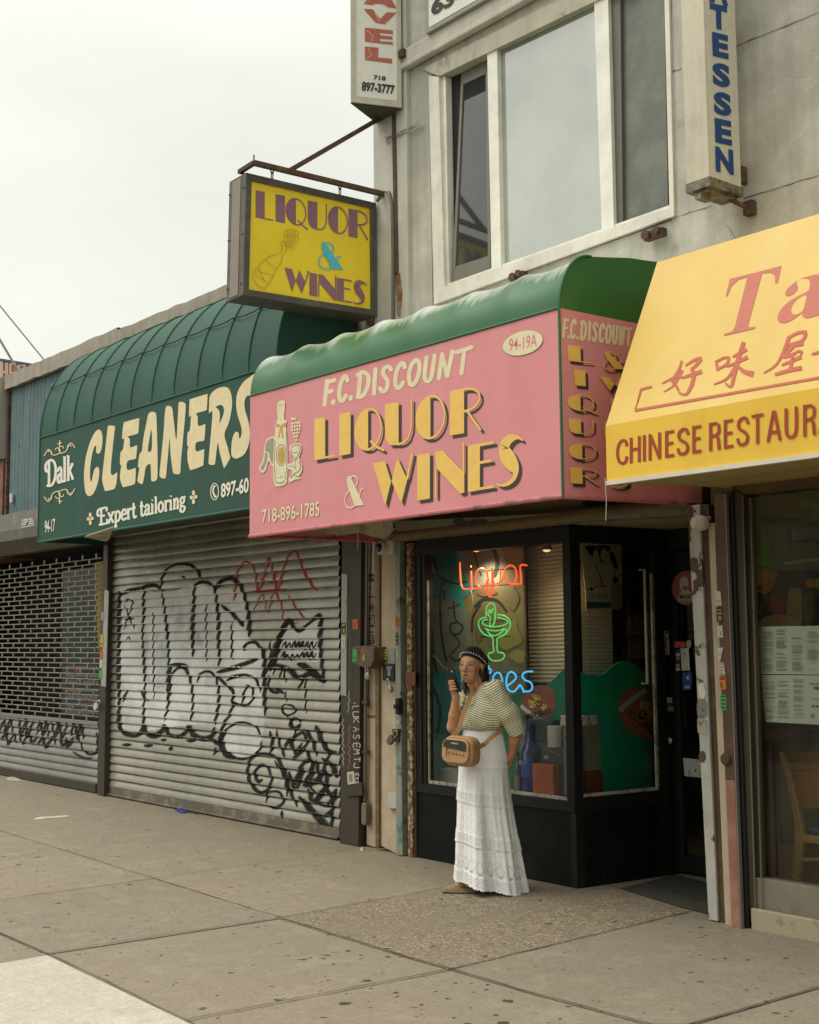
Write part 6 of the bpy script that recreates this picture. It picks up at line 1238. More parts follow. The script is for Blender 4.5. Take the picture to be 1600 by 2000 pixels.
# neon signs
def neon(name, label, strokes, mat, tf, Y, r=.0058):
    th = thing(name, label, 'neon sign', PY(Y).at(*tf(strokes[0][0])[0])); pl = PY(Y)
    for k, (st_, cl_, sm) in enumerate([(s, False, True) if isinstance(s[0][0], (int, float)) else s for s in strokes]):
        p = smooth(st_, 5, cl_) if sm and len(st_) > 2 else st_
        mb = MB(); mb.tube([pl.at(*q) for q in tf(*p)], r, 8, closed=cl_); mb.build('glass_tube', mat, th, smooth='all')
    mb = MB(); xs = [q for s in strokes for q in (s if isinstance(s[0][0], (int, float)) else s[0])]; x0 = min(q[0] for q in xs); x1 = max(q[0] for q in xs); ym = sum(q[1] for q in xs) / len(xs)
    a, b = [PY(Y + .05).at(*q) for q in tf((x0, ym - 60), (x1, ym - 60))]; b.z = a.z; mb.tube([a, b], .004, 6); a2, b2 = a - Vector((0, 0, .11)), b - Vector((0, 0, .11)); mb.tube([a2, b2], .004, 6)
    mb.build('support_rod', M_dark, th)
    return th
tn = T(.2, 800, 1040)
M_nr = emis('red neon', (1.0, .10, .025), 1.15); M_ng = emis('green neon', (.10, .60, .15), .85); M_nb = emis('blue neon', (.06, .46, .85), .95)
neon('neon_sign', 'red-orange neon sign reading Liquor at the top of the display window', [[(492, 293), (496, 400), (502, 490), (522, 545), (560, 552), (605, 546)], [(602, 378), (604, 460), (610, 546), (640, 545), (668, 535)], [(600, 322), (600, 342)], [(765, 440), (752, 385), (712, 352), (668, 372), (646, 440), (662, 508), (708, 542), (750, 500), (768, 450), (764, 540), (770, 605), (786, 628), (802, 605), (806, 500), (806, 345)], [(818, 380), (815, 460), (836, 515), (868, 512), (888, 460), (890, 400), (894, 330)], [(960, 465), (985, 500), (1025, 490), (1048, 420), (1030, 345), (988, 320), (942, 345), (922, 410), (945, 480), (1000, 505), (1092, 500)], [(1092, 500), (1088, 420), (1084, 322), (1148, 322)]], M_nr, tn, 6.2)
neon('neon_sign', 'green neon cocktail glass with a citrus wedge in the display window', [[(750, 828), (700, 840), (674, 885), (690, 950), (740, 1000), (810, 1025), (816, 1100), (822, 1165), (780, 1178), (768, 1205), (800, 1245), (850, 1255), (905, 1240), (928, 1205), (912, 1178), (862, 1165), (856, 1095), (860, 1030), (930, 1000), (975, 940), (985, 885), (960, 835), (910, 808), (862, 802)], [(762, 850), (720, 862), (716, 890), (760, 912), (840, 920), (910, 908), (958, 885), (950, 858), (900, 838), (860, 830)], [(740, 940), (800, 958), (870, 958), (935, 938)], [(760, 955), (785, 995), (835, 1008), (885, 985), (935, 940)], [(950, 940), (935, 990), (875, 1022)], [(748, 815), (750, 740), (780, 698), (815, 695), (838, 740), (840, 820), (825, 890), (795, 925), (785, 880), (790, 830), (765, 800), (775, 765), (795, 755), (785, 790), (810, 770), (820, 740)], [(815, 910), (832, 850), (834, 780)]], M_ng, tn, 6.2, .0046)
neon('neon_sign', 'blue neon sign reading Wines partly hidden behind the woman', [[(512, 1385), (522, 1475), (556, 1410), (590, 1478), (640, 1385)], [(772, 1395), (780, 1470)], [(772, 1300), (778, 1330), (798, 1345), (785, 1380)], [(815, 1480), (818, 1410), (850, 1372), (885, 1380), (906, 1440), (912, 1510)], [(952, 1500), (1000, 1465), (1042, 1418), (1020, 1375), (982, 1364), (952, 1410), (948, 1490), (975, 1545), (1020, 1552), (1055, 1520), (1080, 1490), (1112, 1542)], [(1205, 1358), (1140, 1362), (1102, 1395), (1125, 1440), (1178, 1462), (1200, 1505), (1178, 1548), (1108, 1554)]], M_nb, tn, 6.2, .0064)
mb = MB(); mb.tube([PY(6.24).at(*q) for q in tn(*smooth([(600, 560), (620, 700), (580, 900), (560, 1100)], 5))], .003, 5); mb.tube([PY(6.24).at(*q) for q in tn(*smooth([(205, 1180), (270, 1240), (340, 1320), (420, 1340), (490, 1300), (520, 1270)], 5))], .0035, 5); tag(mb.build('neon_wire', flat('pale wire', (.4, .38, .28))), 'pale loose wire hanging behind the glass near the phone', 'wire')
for px_, lb in ((930, 'small warm display lamp inside the top of the window above the red neon'), (1068, 'small warm display lamp inside the top right of the front window')):
    c = PY(6.2).at(px_, 1074); th = thing('display_lamp', lb, 'lamp', c, 'display lamps in the liquor window')
    mb = MB(); mb.lathe([(.012, .05), (.03, .045), (.034, .0)], c, 16); mb.build('shade', flat('lamp shade', (.3, .28, .22), .4), th, smooth=True)
    mb = MB(); mb.lathe([(.004, .012), (.024, .008), (.026, -.004), (.018, -.012), (.003, -.015)], c, 16); mb.build('bulb', emis('warm bulb', (1, .72, .36), .9), th, smooth='all')
    ld = bpy.data.lights.new('bulb_light', 'SPOT'); ld.energy = 15 if px_ < 1000 else 4.5; ld.color = (1, .82, .56); ld.spot_size = math.radians(150); ld.spot_blend = .8; ld.shadow_soft_size = .04
    lo_ = bpy.data.objects.new('bulb_light', ld); COL.objects.link(lo_); lo_.parent = th; lo_.location = (0, 0, -.03)
# display panels, blinds, posters
M_teal = mk('teal reflected mural', (.05, .40, .38), (.035, .29, .285), scale=2, rough=.5); M_olive = mk('olive backing', (.30, .24, .10), (.16, .14, .07), scale=3, lo=.4, hi=.65, rough=.7)
mu = thing('reflected_mural_panel', 'teal panel standing in for a graffiti mural reflected in the left display window', 'panel', (-7.1, 6.36, .55))
Fm = PY(6.36); zz0, zz1 = .54, 2.35; x0 = -7.66; x1 = Fm.at(1024, 1200).x
mb = MB(); mb.box(x0, x1, 6.36, 6.38, zz0, zz1); mb.build('board', M_olive, mu)  # added board, stands in for a street mural mirrored in the glass
ar = Art(Fm, tn, .003)
ar.poly([(60, 120), (520, 110), (640, 150), (640, 560), (520, 640), (600, 1000), (560, 1330), (640, 2700), (60, 2700)], 0); ar.poly(smooth([(215, 680), (300, 630), (430, 660), (520, 760), (600, 950), (600, 1250), (480, 1330), (300, 1360), (220, 1250), (200, 900)], 3, True), 1); ar.poly(smooth([(500, 180), (900, 150), (900, 480), (640, 520), (540, 420)], 2, True), 1)
for p, w in (([(215, 200), (260, 350), (350, 460), (450, 500), (560, 480)], 22), ([(180, 500), (260, 400), (330, 470), (420, 490)], 26), ([(205, 560), (215, 700), (205, 820)], 20), ([(330, 480), (300, 620), (305, 900), (330, 1120), (360, 1250)], 22), ([(380, 740), (430, 730), (490, 700)], 16), ([(430, 680), (450, 850), (520, 920), (480, 990), (410, 980), (400, 900), (450, 880)], 16), ([(430, 1000), (490, 1080), (440, 1150), (400, 1200), (440, 1250), (500, 1240)], 14), ([(225, 950), (230, 1150), (260, 1350)], 24), ([(630, 180), (660, 300), (700, 420)], 16), ([(820, 150), (860, 300), (830, 420)], 40), ([(690, 700), (620, 820), (610, 960)], 18), ([(200, 560), (260, 640), (330, 560), (340, 650)], 18), ([(640, 720), (720, 650), (850, 660), (940, 760)], 22), ([(230, 1500), (300, 1750), (260, 2000)], 30), ([(480, 1700), (420, 1900), (450, 2200)], 26)): ar.rib(smooth(p, 5), w, 2, rnd=True)
for (x, y, rx_, ry_, mi) in ((760, 560, 90, 70, 4), (1000, 620, 60, 130, 5), (980, 1000, 110, 150, 3), (1060, 1210, 80, 60, 3), (720, 1230, 90, 60, 5), (900, 1350, 150, 90, 5), (690, 900, 40, 160, 5)): ar.poly([(x + rx_ * math.cos(a) * (1 + .25 * math.sin(3 * a + x)), y + ry_ * math.sin(a) * (1 + .2 * math.cos(2 * a + y))) for a in [2 * math.pi * k / 24 for k in range(24)]], mi)
ar.build('graffiti', [M_teal, mk('grey-green figure', (.25, .28, .22), rough=.6), flat('dark outline', (.02, .05, .045)), flat('ochre patch', (.36, .29, .09)), flat('dull red patch', (.26, .17, .10)), flat('olive patch', (.20, .19, .09))], mu)
def blind(label, pl, quad, n, c):
    th = thing('window_blind', label, 'blind', pl.at(*quad[3]))
    tl, tr, br, bl = [pl.at(*q) for q in quad]; mb = MB(); m = Vector(pl.n)
    for k in range(n):
        a0, b0 = tl.lerp(bl, k / n), tr.lerp(br, k / n); a1, b1 = tl.lerp(bl, (k + .92) / n), tr.lerp(br, (k + .92) / n)
        mb.rows([[a0, b0], [a0.lerp(a1, .5) + m * .006, b0.lerp(b1, .5) + m * .006], [a1 - m * .002, b1 - m * .002]])
    mb.build('slats', mk('cream blind slat', c, rough=.5, var=.08), th, smooth=True)
    mb = MB(); mb.tube([tl.lerp(tr, .25) + m * .01, bl.lerp(br, .25) + m * .01], .0015, 4); mb.build('cord', flat('blind cord', (.3, .27, .2)), th)
blind('cream slatted blind behind the front display window, right of the neon', PY(6.5), ((1029, 1068), (1112, 1058), (1118, 1335), (1036, 1335)), 34, (.70, .58, .38))
PS2 = PX(-6.06); blind('cream slatted blind behind the side display window under the poster', PS2, ((1132, 1062), (1192, 1064), (1198, 1320), (1138, 1320)), 34, (.74, .64, .44))
po = thing('poster', 'faded poster with two ink figures and a bottle in the side display window', 'poster', (-5.95, 6.5, 1.5))
PSp = PX(-6.0); ts = T(.1875, 1100, 1030); mb = MB(); mb.slab([PSp.at(*p) for p in ts((182, 148), (612, 155), (615, 840), (505, 860), (240, 870), (236, 690))], (-.004, 0, 0)); mb.build('sheet', mk('aged paper', (.66, .58, .36), (.55, .48, .29), scale=4, rough=.7), po)
ar = Art(PSp, ts, .003)
ar.poly(smooth([(235, 195), (350, 190), (345, 230), (310, 260), (320, 305), (285, 290), (250, 240)], 2, True), 0); ar.poly(smooth([(360, 195), (485, 190), (490, 240), (450, 250), (420, 210), (385, 300), (430, 370), (455, 385), (400, 360), (370, 290)], 2, True), 0); ar.poly(smooth([(490, 250), (530, 270), (560, 370), (570, 430), (540, 430), (505, 360), (485, 300)], 2, True), 0)
ar.rib(smooth([(430, 360), (380, 355), (345, 390), (360, 460), (395, 530), (410, 600), (445, 620)], 4), 9, 0); ar.rib(smooth([(245, 650), (300, 635), (360, 620), (440, 610)], 3), 7, 0); ar.poly(smooth([(270, 640), (300, 625), (320, 650), (290, 660)], 2, True), 0)
ar.poly([(245, 775), (500, 780), (500, 835), (248, 850)], 1); ar.poly(smooth([(540, 510), (585, 560), (600, 600), (620, 650), (615, 760), (600, 800), (605, 840), (510, 840), (500, 760), (500, 620), (520, 560)], 2, True), 2); ar.poly(smooth([(540, 500), (580, 560), (560, 570), (520, 570)], 2, True), 0); ar.rib([(485, 548), (620, 490)], 6, 0); ar.rib([(535, 465), (530, 520)], 6, 0)
for i in range(3): ar.rib(smooth([(270, 700 + i * 22), (330, 690 + i * 22), (400, 702 + i * 22), (470, 694 + i * 22)], 3), 5, 3)
ar.build('print', [flat('ink', (.012, .02, .018)), flat('teal band', (.05, .13, .12)), flat('pale bottle', (.30, .27, .16)), flat('grey script', (.2, .18, .12))], po)
M_board = mk('green display card', (.006, .19, .10), (.008, .21, .075), scale=2, rough=.5); M_ball = mk('football brown', (.34, .11, .05), (.27, .085, .04), scale=7, rough=.55); M_bwh = flat('football white', (.75, .72, .62)); M_eag = flat('eagle yellow', (.80, .52, .05)); M_bink = flat('dark football print', (.04, .018, .012))
t8 = T(.4, 780, 980); t7 = T(.2125, 980, 1280)
def football(ar, c, rx, ry, rot, flip=1):
    cx, cy = c; ca, sa = math.cos(rot), math.sin(rot)
    R2 = lambda u, v: (cx + (u * rx) * ca - (v * ry) * sa, cy + (u * rx) * sa + (v * ry) * ca)
    out = [R2(math.copysign(abs(math.cos(a)) ** .9, math.cos(a)), math.sin(a) * (1 - .12 * abs(math.cos(a)))) for a in [2 * math.pi * k / 36 for k in range(36)]]
    ar.poly(out, 1); ar.rib([R2(-.62 + .12 * (1 - v * v) * 0 + .05 * v * v, v * .76) for v in [(-1 + 2 * k / 8) for k in range(9)]], ry * .22, 2)
    for s in (-1, 1):
        for k in range(5): ar.rib([R2(.02, -.05), R2(.02 + .34 * math.sin(s * (.5 + k * .3)), -.05 - .62 * math.cos(s * (.35 + k * .28)))], ry * .07, 3)
        ar.rib([R2(.02, .1), R2(.02 + s * .16, .5)], ry * .09, 3); ar.rib([R2(.02, .1), R2(.02 + s * .06, .58)], ry * .07, 3)
    ar.poly([R2(.02 + u, .05 + v) for u, v in ((-.12, -.22), (.12, -.22), (.12, .06), (0, .26), (-.12, .06))], 4); ar.rib([R2(.02 + .055 * math.cos(a), .0 + .1 * math.sin(a)) for a in [.2 + k * .5 for k in range(11)]], ry * .05, 3)
    ar.rib([R2(-.36, -.32), R2(-.28, -.12)], ry * .1, 2)
    return R2
def gtext(ar, s, R2, u0, u1, v0, v1): ar.quadmap(text_polys(s, .02), (R2(u0, v0), R2(u1, v0), R2(u1, v1), R2(u0, v1)), 4)
fb = thing('display_board', 'green wavy-topped display board with a football print behind the front window', 'display board', (-6.2, 6.25, .55))
Fb = PY(6.27); top = smooth([(430, 1010), (520, 960), (600, 925), (690, 905), (745, 875), (790, 830), (815, 808), (850, 815)], 3)
mb = MB(); mb.slab([Fb.at(*p) for p in t8(*(top + [(865, 1440), (430, 1440)]))], (0, .012, 0)); mb.build('card', M_board, fb)
ar = Art(Fb, t7, .004); R2 = football(ar, (335, 445), 185, 158, math.radians(-55)); 
ar.quadmap(text_polys('GEORGI', .02), ((215, 545), (450, 480), (455, 535), (225, 610)), 4)
ar.build('football_print', [M_board, M_ball, M_bwh, M_eag, M_bink], fb)
sb_ = thing('display_board', 'green display board with hump and football print filling the side display window', 'display board', (-5.9, 6.7, .55))
Fs = PX(-5.92); top = smooth([(862, 812), (880, 820), (905, 840), (945, 852), (1000, 840), (1040, 805), (1075, 782), (1110, 778), (1150, 795), (1195, 830), (1260, 856), (1330, 870)], 3)
mb = MB(); mb.slab([Fs.at(*p) for p in t8(*(top + [(1330, 1425), (868, 1440)]))], (-.012, 0, 0)); mb.build('card', mk('light-boosted green card', (.012, .40, .21), (.016, .43, .16), scale=2, rough=.5), sb_)  # card colour lifted to replace light missing behind the side window
ar = Art(Fs, t7, .004); football(ar, (1300, 535), 265, 205, math.radians(52)); ar.quadmap(text_polys('GEORGI', .02), ((1180, 505), (1430, 670), (1400, 745), (1165, 560)), 4); ar.build('football_print', [M_board, mk('light-boosted football brown', (.55, .19, .09), (.45, .14, .065), scale=7), M_bwh, M_eag, M_bink], sb_)  # football brown lifted likewise, brightness put into the colour
# goods in the window
def goods(name, label, cat, quad, Y, d, m, tf=t7, arts=None, group=None, mats=None):
    mb = MB(); z = .532; p = [PY(Y).at(*q) for q in tf(*quad)]; x0 = min(v.x for v in p); x1 = max(v.x for v in p); zt_ = sum(sorted(v.z for v in p)[-2:]) / 2; zb_ = max(z, sum(sorted(v.z for v in p)[:2]) / 2)
    mb.box(x0, x1, Y, Y + d, zb_, zt_); th = thing(name, label, cat, ((x0 + x1) / 2, Y, zb_), group); mb.build('carton', m, th, bevel=.003)
    if arts: ar = Art(PY(Y), tf, .003); arts(ar); ar.build('print', mats, th)
    return zt_
M_print = flat('gold print', (.16, .13, .04))
goods('liquor_box', 'tall dark teal gift box with small gold print in the display window', 'box', [(246, 592), (470, 592), (470, 1300), (250, 1300)], 6.17, .1, mk('dark teal carton', (.03, .075, .085), rough=.4), arts=lambda a: (a.poly(ell(320, 725, 7, 16), 0), a.text('RESERVE', ((285, 755), (355, 760), (355, 785), (285, 782)), 0, .02)), mats=[M_print])
zz = goods('liquor_box', 'dark blue-grey box with a white price tag below the white canister', 'box', [(372, 842), (575, 850), (575, 1300), (385, 1300)], 6.13, .035, mk('slate carton', (.045, .068, .082), rough=.4), arts=lambda a: (a.poly([(385, 920), (430, 920), (430, 952), (387, 952)], 0), a.rib([(365, 845), (540, 915)], 3, 1)), mats=[flat('price tag', (.4, .4, .36)), M_steel])
mb = MB(); c = PY(6.15).at(*t7((495, 838))[0]); rr = abs(PY(6.15).at(*t7((545, 800))[0]).x - PY(6.15).at(*t7((443, 800))[0]).x) / 2; hh = PY(6.15).at(*t7((495, 645))[0]).z - c.z; c.z = zz + .001; c.y = 6.148; mb.lathe([(.016, 0), (.017, .0), (.017, .01)], c, 8) if False else None
mb.lathe([(min(rr, .02) * 0 + rr * .98, 0), (rr, .004), (rr, hh - .004), (rr * .97, hh)], c + Vector((0, .0, 0)), 22); tag(mb.build('canister', flat('white canister', (.72, .69, .58), .4), None, smooth=True), 'white cylinder canister standing on the dark blue-grey box in the window', 'canister')
goods('liquor_box', 'orange-red box with two white scrolls on the window ledge', 'box', [(290, 1006), (472, 1003), (470, 1290), (285, 1290)], 6.065, .06, mk('orange carton', (.62, .14, .06), (.66, .2, .1), scale=6, rough=.45), arts=lambda a: [a.rib(smooth([(x - 38, 1085), (x - 20, 1055), (x + 10, 1060), (x + 30, 1085), (x, 1100), (x - 25, 1075)], 4), 4, 0) for x in (338, 420)], mats=[flat('pale scroll', (.5, .4, .3))])
goods('liquor_box', 'grey boxed bottle carton at the corner of the display window', 'box', [(562, 655), (625, 655), (628, 1290), (582, 1290)], 6.1, .12, mk('grey carton', (.2, .2, .165), rough=.4), arts=lambda a: (a.poly([(566, 690), (600, 690), (602, 740), (570, 742)], 0), a.poly([(580, 790), (610, 790), (612, 830), (582, 830)], 0)), mats=[flat('pale patch', (.3, .3, .26))])
Fc = PX(-5.87)
def goods_x(label, quad, m, d=.05):
    p = [Fc.at(*q) for q in t7(*quad)]; y0 = min(v.y for v in p); y1 = max(v.y for v in p); zt_ = sum(sorted(v.z for v in p)[-2:]) / 2; zb_ = max(.532, sum(sorted(v.z for v in p)[:2]) / 2)
    th = thing('liquor_box', label, 'box', (-5.88, y0, zb_)); mb = MB(); mb.box(-5.87 - d, -5.87, y0, y1, zb_, zt_); mb.build('carton', m, th, bevel=.003); return th
goods_x('tall grey carton standing on the brown box behind the side window', [(766, 645), (905, 645), (912, 1062), (780, 1062)], mk('warm grey carton', (.26, .26, .2), (.18, .18, .14), scale=3, rough=.4), .035)
goods_x('brown base box at the bottom left of the side window', [(780, 1066), (930, 1066), (935, 1290), (785, 1290)], mk('brown carton', (.2, .06, .036), rough=.5), .04)
o = goods_x('white carton lid with red script on top of the grey carton', [(758, 552), (872, 552), (880, 640), (764, 645)], mk('white carton', (.7, .64, .52), (.5, .12, .07), scale=30, lo=.55, hi=.58, rough=.5), .035)
goods('liquor_box', 'white carton with red script beside the corner post in the front window', 'box', [(534, 555), (612, 552), (612, 650), (545, 650)], 6.1, .1, mk('white carton b', (.7, .64, .52), (.5, .12, .07), scale=30, lo=.55, hi=.58, rough=.5))
M_cob = MT('cobalt glass'); M_cob.set((.012, .045, .25), .08, spec=.7); M_cob = M_cob.m
M_clr = MT('clear bottle'); M_clr.set((.13, .14, .11), .1, spec=.7); M_clr = M_clr.m
def bottle(label, cx, ytop, ysh, ybot, hw, Y, m, lab=None, labm=None, txt=None):
    c = PY(Y).at(*t7((cx, ybot))[0]); c.z = .533; top = PY(Y).at(*t7((cx, ytop))[0]).z - c.z; shz = PY(Y).at(*t7((cx, ysh))[0]).z - c.z; r = abs(PY(Y).at(*t7((cx + hw, ybot))[0]).x - c.x)
    c.y = Y + r; th = thing('bottle', label, 'bottle', c); mb = MB(); mb.lathe([(r * .9, 0), (r, .006), (r, shz - .02), (r * .8, shz + .01), (r * .36, shz + .06), (r * .33, top)], c, 20); mb.build('glass_body', m, th, smooth=True)
    mb = MB(); mb.lathe([(r * .37, top - .02), (r * .37, top + .006)], c, 14); mb.build('cap', flat('cap tone', (.05, .06, .08), .4), th, smooth=True)
    if lab:
        z0_, z1_ = [PY(Y).at(*t7((cx, q))[0]).z - c.z for q in (lab[1], lab[0])]; mb = MB(); n_ = 12
        mb.rows([[c + Vector((math.cos(a) * r * 1.01, math.sin(a) * r * 1.01, z)) for a in [math.radians(200 + 140 * k / n_) for k in range(n_ + 1)]] for z in (z0_, z1_)]); o = mb.build('label', labm, th, smooth=True)
        if txt: ar = Art(PY(Y - .004), t7, .001); ar.text(txt[0], txt[1], 0, .02); ar.build('label_text', flat('label white', (.55, .58, .6)), th)
bottle('cobalt blue vodka bottle with blue label in the display window', 204, 640, 870, 1200, 64, 6.08, M_cob, (965, 1118), flat('blue label', (.02, .12, .5)), ('SKYY', ((158, 966), (238, 972), (236, 1010), (156, 1004))))
bottle('small clear bottle with a cream label at the foot of the display window', 128, 905, 1040, 1262, 26, 6.07, M_clr, (1105, 1240), mk('cream label', (.36, .33, .24), (.3, .2, .06), scale=40))
bottle('pale bottle with a grey label behind the blue bottle', 190, 560, 735, 1190, 40, 6.2, M_clr, (740, 950), flat('grey label', (.22, .22, .19)))
mb = MB(); pslab(mb, [(858, 1530), (893, 1533), (893, 1503), (858, 1500)], 6.2, .15); tag(mb.build('white_carton', flat('grey-white carton', (.36, .37, .32), .5), None, bevel=.003), 'grey-white carton low in the left corner of the display window', 'box')

# ------------------------------------------------------------------ restaurant at the right
rf = thing('glazed_shopfront', 'glazed restaurant front with olive metal frame and low concrete sill at the right edge', 'shopfront', (-3.5, 6, 0))
M_olm = mk('olive brown metal', (.058, .050, .031), (.04, .034, .021), scale=5, rough=.45); M_edge = flat('paler metal edge', (.16, .135, .09), .4)
mb = MB()
for q, Y, d in (([(1446, 1800), (1462, 1806), (1430, 950), (1414, 950)], 5.95, .2), ([(1462, 1806), (1476, 1790), (1450, 965), (1432, 955)], 5.92, .05), ([(1476, 1790), (1492, 1788), (1469, 972), (1450, 965)], 5.95, .03)): pslab(mb, q, Y, d)
fr = mb.build('frame', M_olm, rf, bevel=.003)
mb = MB(); 
for q in ([(1461, 1806), (1463, 1806), (1431, 955), (1429, 955)], [(1475, 1790), (1477, 1790), (1451, 966), (1449, 966)], [(1488, 1788), (1489.5, 1788), (1466, 972), (1464.5, 972)]): pslab(mb, q, 5.915, .005)
mb.build('bright_edge', M_edge, fr)  # narrow strips paler than the frame along its uprights
zs1 = PY(5.95).at(1490, 1790).z
mb = MB(); mb.box(-4.36, 2, 5.93, 6.05, .11, .27); mb.build('bottom_rail', mk('scuffed metal rail', (.20, .175, .13), (.13, .115, .085), scale=4, rough=.5), rf, bevel=.004)
mb = MB(); mb.box(-4.36, 2, 5.9, 6.15, -.01, .11); mb.build('sill', mk('concrete sill', (.36, .32, .22), (.22, .19, .12), scale=5, rough=.9, bump=.4), rf, bevel=.008)
mb = MB(); a = PY(5.95).at(1460, 955).z; mb.box(-4.42, 2, 5.93, 6.1, a - .03, a + .35); mb.build('header', mk('brown header', (.13, .07, .025), (.08, .05, .025), scale=5, rough=.6), rf)
mb = MB(); xg = PY(5.97).at(1490, 1300).x; mb.poly([(-4.32, 5.99, .27), (2, 5.99, .27), (2, 5.99, a), (-4.32, 5.99, a)]); mb.build('pane', glass('restaurant glass', (.94, .96, .89), 1.38, .01, .07), rf)  # extra diffuse film imitates the haze of the reflected road
ri = thing('restaurant_interior', 'dim restaurant room with dark posters behind the right-hand glass', 'room', (-3.5, 8, 0))
mb = MB(); mb.poly([(-4.69, 6.1, .02), (3, 6.1, .02), (3, 9.5, .02), (-4.69, 9.5, .02)]); mb.poly([(-4.69, 6.1, 2.7), (3, 6.1, 2.7), (3, 9.5, 2.7), (-4.69, 9.5, 2.7)]); mb.poly([(-4.69, 9.5, 0), (3, 9.5, 0), (3, 9.5, 2.7), (-4.69, 9.5, 2.7)]); mb.poly([(3, 6.1, 0), (3, 9.5, 0), (3, 9.5, 2.7), (3, 6.1, 2.7)])
mb.poly([(-4.69, 6.1, 0), (-4.69, 9.5, 0), (-4.69, 9.5, 2.7), (-4.69, 6.1, 2.7)])
mb.build('wall', flat('olive restaurant wall', (.46, .45, .30), .85), ri)
Xr = PX(-4.3); tr_ = T(.25, 1440, 940)
fp = thing('food_poster', 'dark food poster with fruit shapes and black characters on the restaurant side wall', 'poster', (-4.68, 6.9, 1.6))
PR = PX(-4.676)
mb = MB(); mb.slab([PR.at(*p) for p in tr_((80, 690), (900, 715), (900, 1640), (110, 1640))], (-.008, 0, 0)); mb.build('sheet', flat('dark poster', (.13, .08, .04), .5), fp)
ar = Art(PR, tr_, .004)
for pts, mi in (([(100, 690), (300, 700), (290, 800), (230, 880), (160, 870), (110, 850)], 0), ([(110, 950), (190, 930), (200, 1080), (120, 1120)], 1), ([(250, 910), (310, 890), (370, 950), (360, 1020), (300, 1040), (250, 1000)], 1), ([(400, 860), (440, 840), (500, 850), (510, 1000), (500, 1130), (390, 1130)], 2), ([(120, 1120), (300, 1040), (420, 1060), (500, 1130), (460, 1250), (130, 1300)], 3), ([(285, 1060), (380, 1055), (370, 1110), (290, 1120)], 0), ([(130, 1260), (180, 1200), (180, 1340), (140, 1400)], 0), ([(500, 700), (800, 720), (800, 830), (520, 815)], 4), ([(540, 770), (590, 765), (600, 820), (545, 830)], 0), ([(600, 770), (640, 765), (650, 820), (605, 830)], 2), ([(520, 900), (600, 880), (600, 1100), (530, 1110)], 5)): ar.poly(smooth(pts, 3, True), mi)
for y in (830, 880, 930, 980, 1050, 1080): ar.rib([(150, y), (200, y - 6)], 8, 6); ar.rib([(172, y - 20), (176, y + 22)], 8, 6); ar.rib([(155, y + 20), (195, y + 14)], 6, 6)
ar.build('print', [flat('orange print', (.9, .38, .05)), flat('red print', (.62, .10, .07)), flat('ochre print b', (.75, .46, .09)), flat('grey print b', (.6, .6, .46)), flat('dark blue print', (.09, .11, .14)), flat('green print', (.22, .28, .10)), flat('black print', (.01, .01, .01))], fp)
mb = MB(); mb.slab([PR.at(*p) for p in tr_((135, 462), (250, 452), (258, 655), (147, 660))], (-.004, 0, 0)); tag(mb.build('notice', flat('green paper', (.3, .66, .1), .6)), 'bright green paper notice high inside the restaurant window', 'notice')
wm = thing('wall_unit', 'grey-white wall unit with a light tube at the right edge inside the restaurant', 'wall unit', (-3.3, 7.2, 1.9))
mb = MB(); WU = PX(-4.64)
for q in ([(455, 370), (565, 362), (570, 455), (460, 462)], [(460, 480), (562, 475), (565, 520), (462, 522)], [(568, 465), (800, 440), (800, 505), (570, 515)], [(560, 350), (800, 330), (800, 440), (575, 455)]): mb.slab([WU.at(*p) for p in tr_(*q)], (-.03, 0, 0))
mb.build('panel', flat('grey panel', (.4, .41, .37), .6), wm)
mb = MB(); mb.slab([WU.at(*p) for p in tr_((395, 630), (440, 620), (900, 560), (900, 595), (400, 650))], (-.03, 0, 0)); mb.build('tube', flat('pale tube', (.8, .8, .68), .4), wm)
ar = Art(WU, tr_, .005); ar.text('Y', ((612, 470), (640, 466), (640, 500), (614, 502)), 0, .03); ar.build('lettering', M_dark, wm)
M_paper = mk('menu paper', (.68, .72, .63), (.66, .69, .6), scale=4, rough=.7, var=.05)
for lb, q, n in (('upper printed menu sheet taped inside the restaurant window', [(172, 1136), (700, 1128), (705, 1512), (184, 1505)], 0), ('lower printed menu sheet taped inside the restaurant window', [(184, 1512), (705, 1518), (705, 1905), (225, 1880)], 1)):
    th = thing('menu_sheet', lb, 'menu', PY(6.03).at(*tr_(q[3])[0]), 'menu sheets in the restaurant window'); mb = MB(); pslab(mb, q, 6.03, .002, tr_); mb.build('sheet', M_paper, th)
    ar = Art(PY(6.03), tr_, .002); y0 = q[0][1]
    for cx in (200, 305, 425, 545):
        yy = y0 + random.uniform(20, 75)
        while yy < y0 + 345:
            if n == 1 and cx == 545: break
            L_ = random.uniform(60, 88); 
            if random.random() < .86: ar.rib([(cx + n * 14, yy), (cx + n * 14 + L_, yy + 1)], random.choice((2.5, 3, 3, 4.5)), 0)
            yy += random.choice((7.5, 8, 8, 8, 22))
    if n == 1:
        ar.text('Menu & Co', ((566, 1572), (660, 1575), (660, 1596), (566, 1592)), 1, 0); ar.rib([(598, 1615), (660, 1617)], 14, 1); ar.rib([(582, 1700), (660, 1700)], 5, 0); ar.rib([(583, 1758), (600, 1758)], 16, 1); ar.rib([(612, 1757), (634, 1757)], 14, 1); ar.poly(ell(585, 1830, 14, 16, n=10), 0)
    ar.build('print', [flat('grey menu print', (.34, .36, .31)), flat('dark menu print', (.10, .10, .09))], th)
